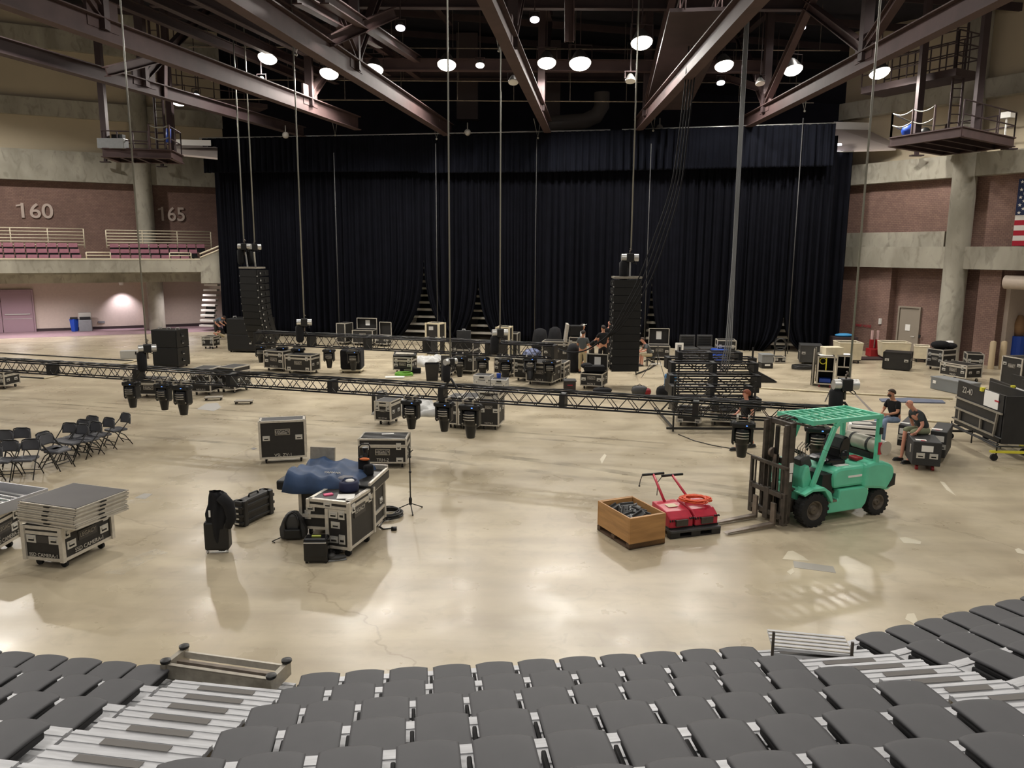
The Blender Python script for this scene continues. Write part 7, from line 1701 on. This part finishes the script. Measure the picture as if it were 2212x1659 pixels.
# walking person behind the fixture
p = P(1606, 970); sc = (PY(1612, 844, p.y).z)/1.76
J = dict(hiL=(.08, 0, .88), knL=(.09, -.22, .52), anL=(.1, -.3, .1), toL=(.11, -.46, .05), hiR=(-.08, .02, .88), knR=(-.09, .05, .5), anR=(-.1, .38, .16), toR=(-.1, .24, .06), elL=(.22, .1, 1.16), wrL=(.2, .02, .92), haL=(.19, -.02, .84), elR=(-.24, -.02, 1.15), wrR=(-.2, -.2, 1.02), haR=(-.18, -.27, 1.0))
person('walking person with auburn hair in black tee behind the moving head', p, R(-75), J, 'cloth', 'lam', hairc='#7a4128', hair='long', skin='skin2', scale=sc)
# standing man in grey shirt and khaki trousers, back to camera
p = P(1258, 806); sc = PY(1258, 714, p.y).z/1.76
person('standing man in grey shirt and khaki trousers, back to camera', p, R(160), dict(elL=(.24, -.03, 1.16), wrL=(.1, -.24, 1.15), haL=(.04, -.3, 1.16), elR=(-.24, -.03, 1.16), wrR=(-.1, -.24, 1.15), haR=(-.04, -.3, 1.16)), 'greyshirt', 'khaki', hairc='#2b221d', scale=sc)
p = P(1257, 788); sc = PY(1257, 699, p.y).z/1.78
person('man with white cap facing right behind the man in grey', p, R(75), {}, 'white', 'lam', hairc='#2b221d', cap='white', scale=sc)
p = P(1315, 790); sc = PY(1315, 690, p.y).z/1.8
person('tall man in black tee standing behind others at the speakers', p, R(10), {}, 'cloth', 'lam', hairc='#8a6a4c', scale=sc, skin='skin2', bald=True)
p = P(1301, 797); sc = PY(1301, 703, p.y).z/1.76
person('man in black with shorts working at the cables, back turned', p, R(200), dict(elL=(.26, -.1, 1.2), wrL=(.2, -.3, 1.15), haL=(.18, -.36, 1.15), elR=(-.26, -.1, 1.2), wrR=(-.2, -.3, 1.15), haR=(-.18, -.36, 1.15)), 'cloth', 'cloth', shorts=True, hairc='#2b221d', scale=sc)
p = P(1291, 797); p.x -= .25; p.y += .5
person('short haired man bending at left of the cable workers', p, R(60), dict(chest=(0, -.2, 1.2), neck0=(0, -.3, 1.3), neck=(0, -.35, 1.35), jaw=(0, -.42, 1.38), head=(0, -.45, 1.44), crown=(0, -.46, 1.52), shL=(.17, -.25, 1.28), shR=(-.17, -.25, 1.28), elL=(.2, -.4, 1.05), wrL=(.18, -.55, .95), haL=(.17, -.6, .92), elR=(-.2, -.4, 1.05), wrR=(-.18, -.55, .95), haR=(-.17, -.6, .92)), 'cloth', 'lam', hairc='#b79a80', skin='skin2')
p = P(1330, 796); sc = .95
person('light haired man half hidden by the right speaker column', p, R(-40), {}, 'khaki', 'lam', hairc='#a57a4a', skin='skin2', scale=sc)
# seated man right of speakers on a low stool
p = P(1400, 790)
stool = thing('low_stool', 'low black stool under the man in khaki shorts', 'stool', V((p.x+.1, p.y, 0)), 0); MB().box((0, 0, .4), (.4, .4, .06)).build('seat', 'black', stool, bevel=.02); m_ = MB(); [m_.tube([(x, y, 0), (x*.9, y*.9, .38)], .02, 6) for x in (-.17, .17) for y in (-.17, .17)]; m_.build('leg', 'black', stool)
J = sit(.43, .28, .45); person('seated man in grey tee and khaki shorts right of speakers', V((p.x+.1, p.y, 0)), R(-80), J, 'greyshirt', 'khaki', shorts=True, hairc='#3a2c22', skin='skin2')
# bent man and crouching man at far left
p = P(469, 730); sc = 1.0
person('man in blue grey shirt bending over at far left', p, R(75), dict(waist=(0, -.08, 1.08), chest=(0, -.3, 1.18), neck0=(0, -.42, 1.22), neck=(0, -.48, 1.22), jaw=(0, -.53, 1.19), head=(0, -.58, 1.24), crown=(0, -.63, 1.3), shL=(.17, -.36, 1.2), shR=(-.17, -.36, 1.2), elL=(.2, -.45, .95), wrL=(.18, -.6, .85), haL=(.17, -.66, .82), elR=(-.2, -.45, .95), wrR=(-.18, -.6, .85), haR=(-.17, -.66, .82)), mat('bluegrey_shirt', '#5c6a78', .85), 'lam', hairc='#2b221d')
p = P(484, 733); J = sit(.14, .2, .4, .42)
person('crouching man in black shirt beside the left subwoofers', p, R(-60), J, 'cloth', 'khaki', shorts=True, hairc='#2b221d', skin='skin2')
for o in []: pass
# ================================================================ TELESCOPIC SEATING IN FRONT
K['seatp'] = mat('charcoal_seat', '#454548', .62, noise=.06, nscale=4, bump=.05, bscale=150)
K['seatd'] = mat('seat_underside', '#1d1d1f', .7)
K['tread2'] = mat('ribbed_aluminium', '#b9babd', .45, .25, noise=.1, nscale=3, stretch=(1, 9, 1))
K['tape'] = mat('grey_grip_tape', '#6a6764', .85)
RISE, RUN, Z0 = .35, .86, .5
def seat_proto(w_=.435, L=.84):
    t = thing('stadium_chair', '', 'seat', (0, 0, 0), 0)
    # local: y=0 far (front) edge, +y toward the viewer (uphill)
    def fn(a, b_):
        t_ = 2*a-1; bb = b_*b_; c_ = max(0, 1-bb/.012); sx_ = math.copysign(abs(t_)**.8, t_); k = 1-.12*c_**2
        u = sx_/2; y = L*bb+.032*abs(t_)**2.5*(1-bb)**2; wy = w_
        return V((u*wy*k, y, .012*math.sin(b_*3.14)-.006*(2*u)**2+.05*(b_-.5)*.6))
    MB().grid(fn, 14, 14).build('seat_back', 'seatp', t, True, solid=.03)
    MB().box((0, L*.5, -.055), (w_*.94, L*.8, .07)).build('seat_cushion', 'seatd', t, bevel=.02)
    MB().box((w_*.5+.022, L*.42, -.1), (.035, .5, .07)).build('arm_bracket', 'seatd', t, bevel=.01); MB().box((-w_*.5-.02, L*.62, -.08), (.03, .14, .07)).build('arm_bracket', 'seatd', t, bevel=.01)
    return t
SP = seat_proto(); SPu = [False]
def place(p, yaw, lb, grp, sx=1):
    if not SPu[0]: o = SP; SPu[0] = True; o.location = p; o.rotation_euler = (0, 0, yaw); o['label'] = lb; o['group'] = grp
    else: o = copy_tree(SP, p, yaw, lb, grp)
    o.scale = (sx, 1, 1); return o
blocks = {
 # rows: leftmost/rightmost seat far-edge pixels (x0,y0),(x1,y1), n
 'middle': dict(u=V((.9915, .130, 0)), rows=[((694, 1453), (1587, 1397)), ((656, 1487), (1672, 1417)), ((599, 1520), (1793, 1436)), ((545, 1562), (1929, 1466)), ((427, 1620), (2083, 1497)), ((330, 1700), (2240, 1540)), ((200, 1800), (2400, 1600))], pitch=.505),
 'left': dict(u=V((.988, -.156, 0)), rows=[((-160, 1388), (343, 1434)), ((-200, 1400), (289, 1458)), ((-240, 1425), (213, 1492)), ((-280, 1450), (96, 1532)), ((-320, 1500), (-22, 1590)), ((-400, 1560), (-150, 1660))], pitch=.475),
 'right': dict(u=V((.927, .376, 0)), rows=[((1871, 1368), (2290, 1280)), ((1982, 1385), (2370, 1300)), ((2110, 1402), (2420, 1330)), ((2240, 1440), (2480, 1380))], pitch=.55)}
rowinfo = {}
for bn, B in blocks.items():
    u = B['u']; v = V((u.y, -u.x, 0)); o0 = P(*B['rows'][0][0], Z0); ya = math.atan2(u.y, u.x)+math.pi
    info = []
    for i, (a_, b_) in enumerate(B['rows']):
        z = Z0+RISE*i; base = V((o0.x, o0.y, 0))+v*RUN*i
        # distance along u of the end pixels at this row
        pa, pb = P(*a_, z), P(*b_, z)
        sa, sb = (pa-base).dot(u), (pb-base).dot(u)
        n = max(1, round((sb-sa)/B['pitch'])+1); pt = (sb-sa)/(n-1) if n > 1 else B['pitch']
        info.append((base, sa, sb, z, pt))
        for k in range(n):
            s = (sa+pt*k) if bn != 'left' and bn != 'right' else (sa+pt*k)
            p = base+u*s; p.z = z
            if p.y < 1.5: continue
            d = (V((p.x, p.y, z))-V((0, 0, CAMH))); c_ = d.dot(fwd)
            if c_ < .5: continue
            px = 1106+FPX*d.dot(cr)/c_; py = 829.5-FPX*d.dot(cu)/c_
            if not (-140 < px < 2350 and py < 1800): continue
            kk = (n-1-k) if bn == 'left' else k
            lb = 'folded charcoal seat, %s from %s aisle in the %s row of %s block' % (ORD[min(kk, 14)], 'the left' if bn != 'right' else 'the right', ORD[i], bn)
            place(p, math.atan2(u.y, u.x)+math.pi, lb, 'folded charcoal seats in the %s block' % bn, {'left': .93, 'middle': 1, 'right': 1.02}[bn])
    rowinfo[bn] = info
# decks under each row
def ribbed(name, lab, base, u, v, s0, s1, z, depth, thick=.05, tape=None, nose=True, front=0.0):
    t = thing(name, lab, 'platform', base+u*s0+V((0, 0, z)), math.atan2(u.y, u.x), None)
    L = s1-s0; m_ = MB()
    m_.box((L/2, -depth/2, -thick/2), (L, depth, thick), 0)
    for k in range(5): m_.box((L/2, -depth*(k+.5)/5, .004), (L, depth*.06, .008), 0)
    m_.build('ribbed_plank', 'tread2', t)
    if front: MB().box((L/2, -.015, -front/2-thick), (L, .03, front)).build('riser', 'alud', t)
    if tape: MB().box(((tape[0]+tape[1])/2, -.12, .012), (tape[1]-tape[0], .075, .006)).build('grip_tape', 'tape', t)
    return t
for bn, B in blocks.items():
    u = B['u']; v = V((u.y, -u.x, 0))
    for i, (base, sa, sb, z, pt) in enumerate(rowinfo[bn]):
        a, b_ = sa-pt*.5, sb+pt*.5
        if bn == 'left': a -= .6
        if bn == 'right': b_ += .6
        t = ribbed('seating_deck', 'ribbed aluminium deck under the %s row of the %s seat block' % (ORD[i], bn), base-v*.14, u, v, a, b_, z-.145, RUN+.02, front=.3)
        t['group'] = 'seating decks'
# aisle steps: left aisle follows the left block, right aisle follows the middle block direction
def steps(bn, n, wfn, lab, u, v, base, side, off):
    for k in range(n):
        z = Z0-.145+RISE/2*(k-1); b0 = base+v*(RUN/2*k+off)
        s0, s1 = wfn(k)
        t = ribbed('aisle_step', 'aluminium step in the %s aisle, %s from the floor, with grip strip' % (lab, ORD[min(k, 14)]), b0, u, v, s0, s1, z+.17, RUN/2+.03, .04, ((s1-s0)*.27, (s1-s0)*.76), front=.14)
        t['group'] = 'aisle steps'
uL = blocks['left']['u']; vL = V((uL.y, -uL.x, 0)); bL = rowinfo['left'][0][0]
def lineint(p, d, q, e):  # p+s d = q+t e
    den = d.x*e.y-d.y*e.x; return ((q.x-p.x)*e.y-(q.y-p.y)*e.x)/den
def leftw(k):
    i = k/2; i0 = min(int(i), 5); i1 = min(i0+1, 5); f = i-i0
    L = rowinfo['left']; sl = (L[i0][2]*(1-f)+L[i1][2]*f)+L[0][4]*.62
    Mx = rowinfo['middle']; j = min(int(i), 6); j1 = min(j+1, 6)
    um = blocks['middle']['u']
    q = (Mx[j][0]+um*(Mx[j][1]-.32)).lerp(Mx[j1][0]+um*(Mx[j1][1]-.32), f); b0 = bL+vL*(RUN/2*k)
    return sl, max(sl+.5, (q-b0).dot(uL))
steps('left', 12, leftw, 'left', uL, vL, bL, 1, -.14)
uM = blocks['middle']['u']; vM = V((uM.y, -uM.x, 0)); bM = rowinfo['middle'][0][0]
uR = (uM*.8+blocks['right']['u']*.2).normalized(); uR = uM; vR = V((uR.y, -uR.x, 0))
def rightw(k):
    i = k/2; j = min(int(i), 6); j1 = min(j+1, 6); f = i-j
    Mx = rowinfo['middle']; sl = Mx[j][2]*(1-f)+Mx[j1][2]*f+.28
    Rr = rowinfo['right']; a = min(int(i), 3); a1 = min(a+1, 3); ur = blocks['right']['u']; f2 = min(f, 1) if a < 3 else 0
    q = (Rr[a][0]+ur*(Rr[a][1]-.3)).lerp(Rr[a1][0]+ur*(Rr[a1][1]-.3), f2); b0 = bM+vR*(RUN/2*k)
    if i > 3: q = q+(ur*.45)*(i-3)
    return sl, max(sl+.6, (q-b0).dot(uR))
steps('right', 10, rightw, 'right', uR, vR, bM, 1, -.14)
# frames beneath (dark)
for bn in blocks:
    info = rowinfo[bn]; u = blocks[bn]['u']; v = V((u.y, -u.x, 0)); b0, sa, sb = info[0][0], info[0][1], info[0][2]
    m_ = MB(); n = 4
    for k in range(n+1):
        s = sa+(sb-sa)*k/n
        for i in range(len(info)): p = info[i][0]+u*s+v*.3; m_.box((p.x, p.y, (info[i][3]-.4)/2), (.06, .06, info[i][3]-.42))
        m_.bar(b0+u*s+v*.1+V((0, 0, .05)), info[-1][0]+u*s+v*.3+V((0, 0, .05)), .06, .08)
    tag(m_.build('seating_understructure', 'black'), 'dark support frame beneath the %s seat block' % bn, 'frame')
# detached step units lying upside down at the front of each aisle
def stepunit_left():
    a, b_ = P(353, 1437, .56), P(582, 1470, .56); L = (b_-a).length; rz = math.atan2((b_-a).y, (b_-a).x)
    t = thing('loose_step_unit', 'upturned aluminium step unit with round black feet at left aisle front', 'step unit', V((a.x, a.y, .385)), rz)
    MB().box((L/2, .015, .09), (L, .02, .17)).box((L/2, .03, .175), (L, .05, .015)).box((L/2, .03, .01), (L, .05, .015)).build('side_rail', 'alud', t)
    MB().box((L/2, .36, .12), (L, .03, .08)).build('cross_rail', 'alu', t); MB().box((L/2, .22, .1), (L, .05, .05)).build('cross_rail', 'steel', t); MB().bar((.1, .2, .02), (L*.8, -.03, .03), .2, .02).build('loose_plank', 'tread2', t)
    for x in (0, L):
        MB().box((x, .2, .1), (.06, .44, .17)).build('end_plate', 'alud', t)
        for y in (-.02, .44): MB().lathe([(.05, 0), (.06, .01), (.06, .035), (.04, .045)], M4.Translation((x, .04 if y < 0 else .38, .185)), 14).build('foot', 'black', t, 'a')
stepunit_left()
def stepunit_right():
    a, b_ = P(1668, 1402, .62), P(1838, 1413, .62); L = (b_-a).length; rz = math.atan2((b_-a).y, (b_-a).x)-.07
    t = thing('loose_step_unit', 'detached aluminium step unit with ribbed top at right aisle front', 'step unit', V((a.x, a.y, .3)), rz)
    MB().box((L/2, .22, .33), (L, .46, .035)).build('ribbed_top', 'tread2', t); m_ = MB(); [m_.box((L/2, .03+.09*k, .352), (L, .02, .008)) for k in range(5)]; m_.build('tread_rib', 'alud', t)
    MB().box((L+.0, .22, .2), (.03, .46, .28)).build('end_plate', 'alud', t); MB().box((L/2, .0, .24), (L, .02, .06)).box((L*.55, -.02, .16), (L*.5, .3, .03)).build('lower_rail', 'tread2', t)
    for x, h in ((.0, .38), (L*.98, .34)): MB().box((x, -.03, .2+h/2-.12), (.03, .03, h+.2)).build('leg', 'mast', t)
stepunit_right()
p = P(1125, 1401); 
# tidy helper properties
for o in bpy.data.objects:
    for k in ('_w', '_d', '_top'):
        if k in o: del o[k]
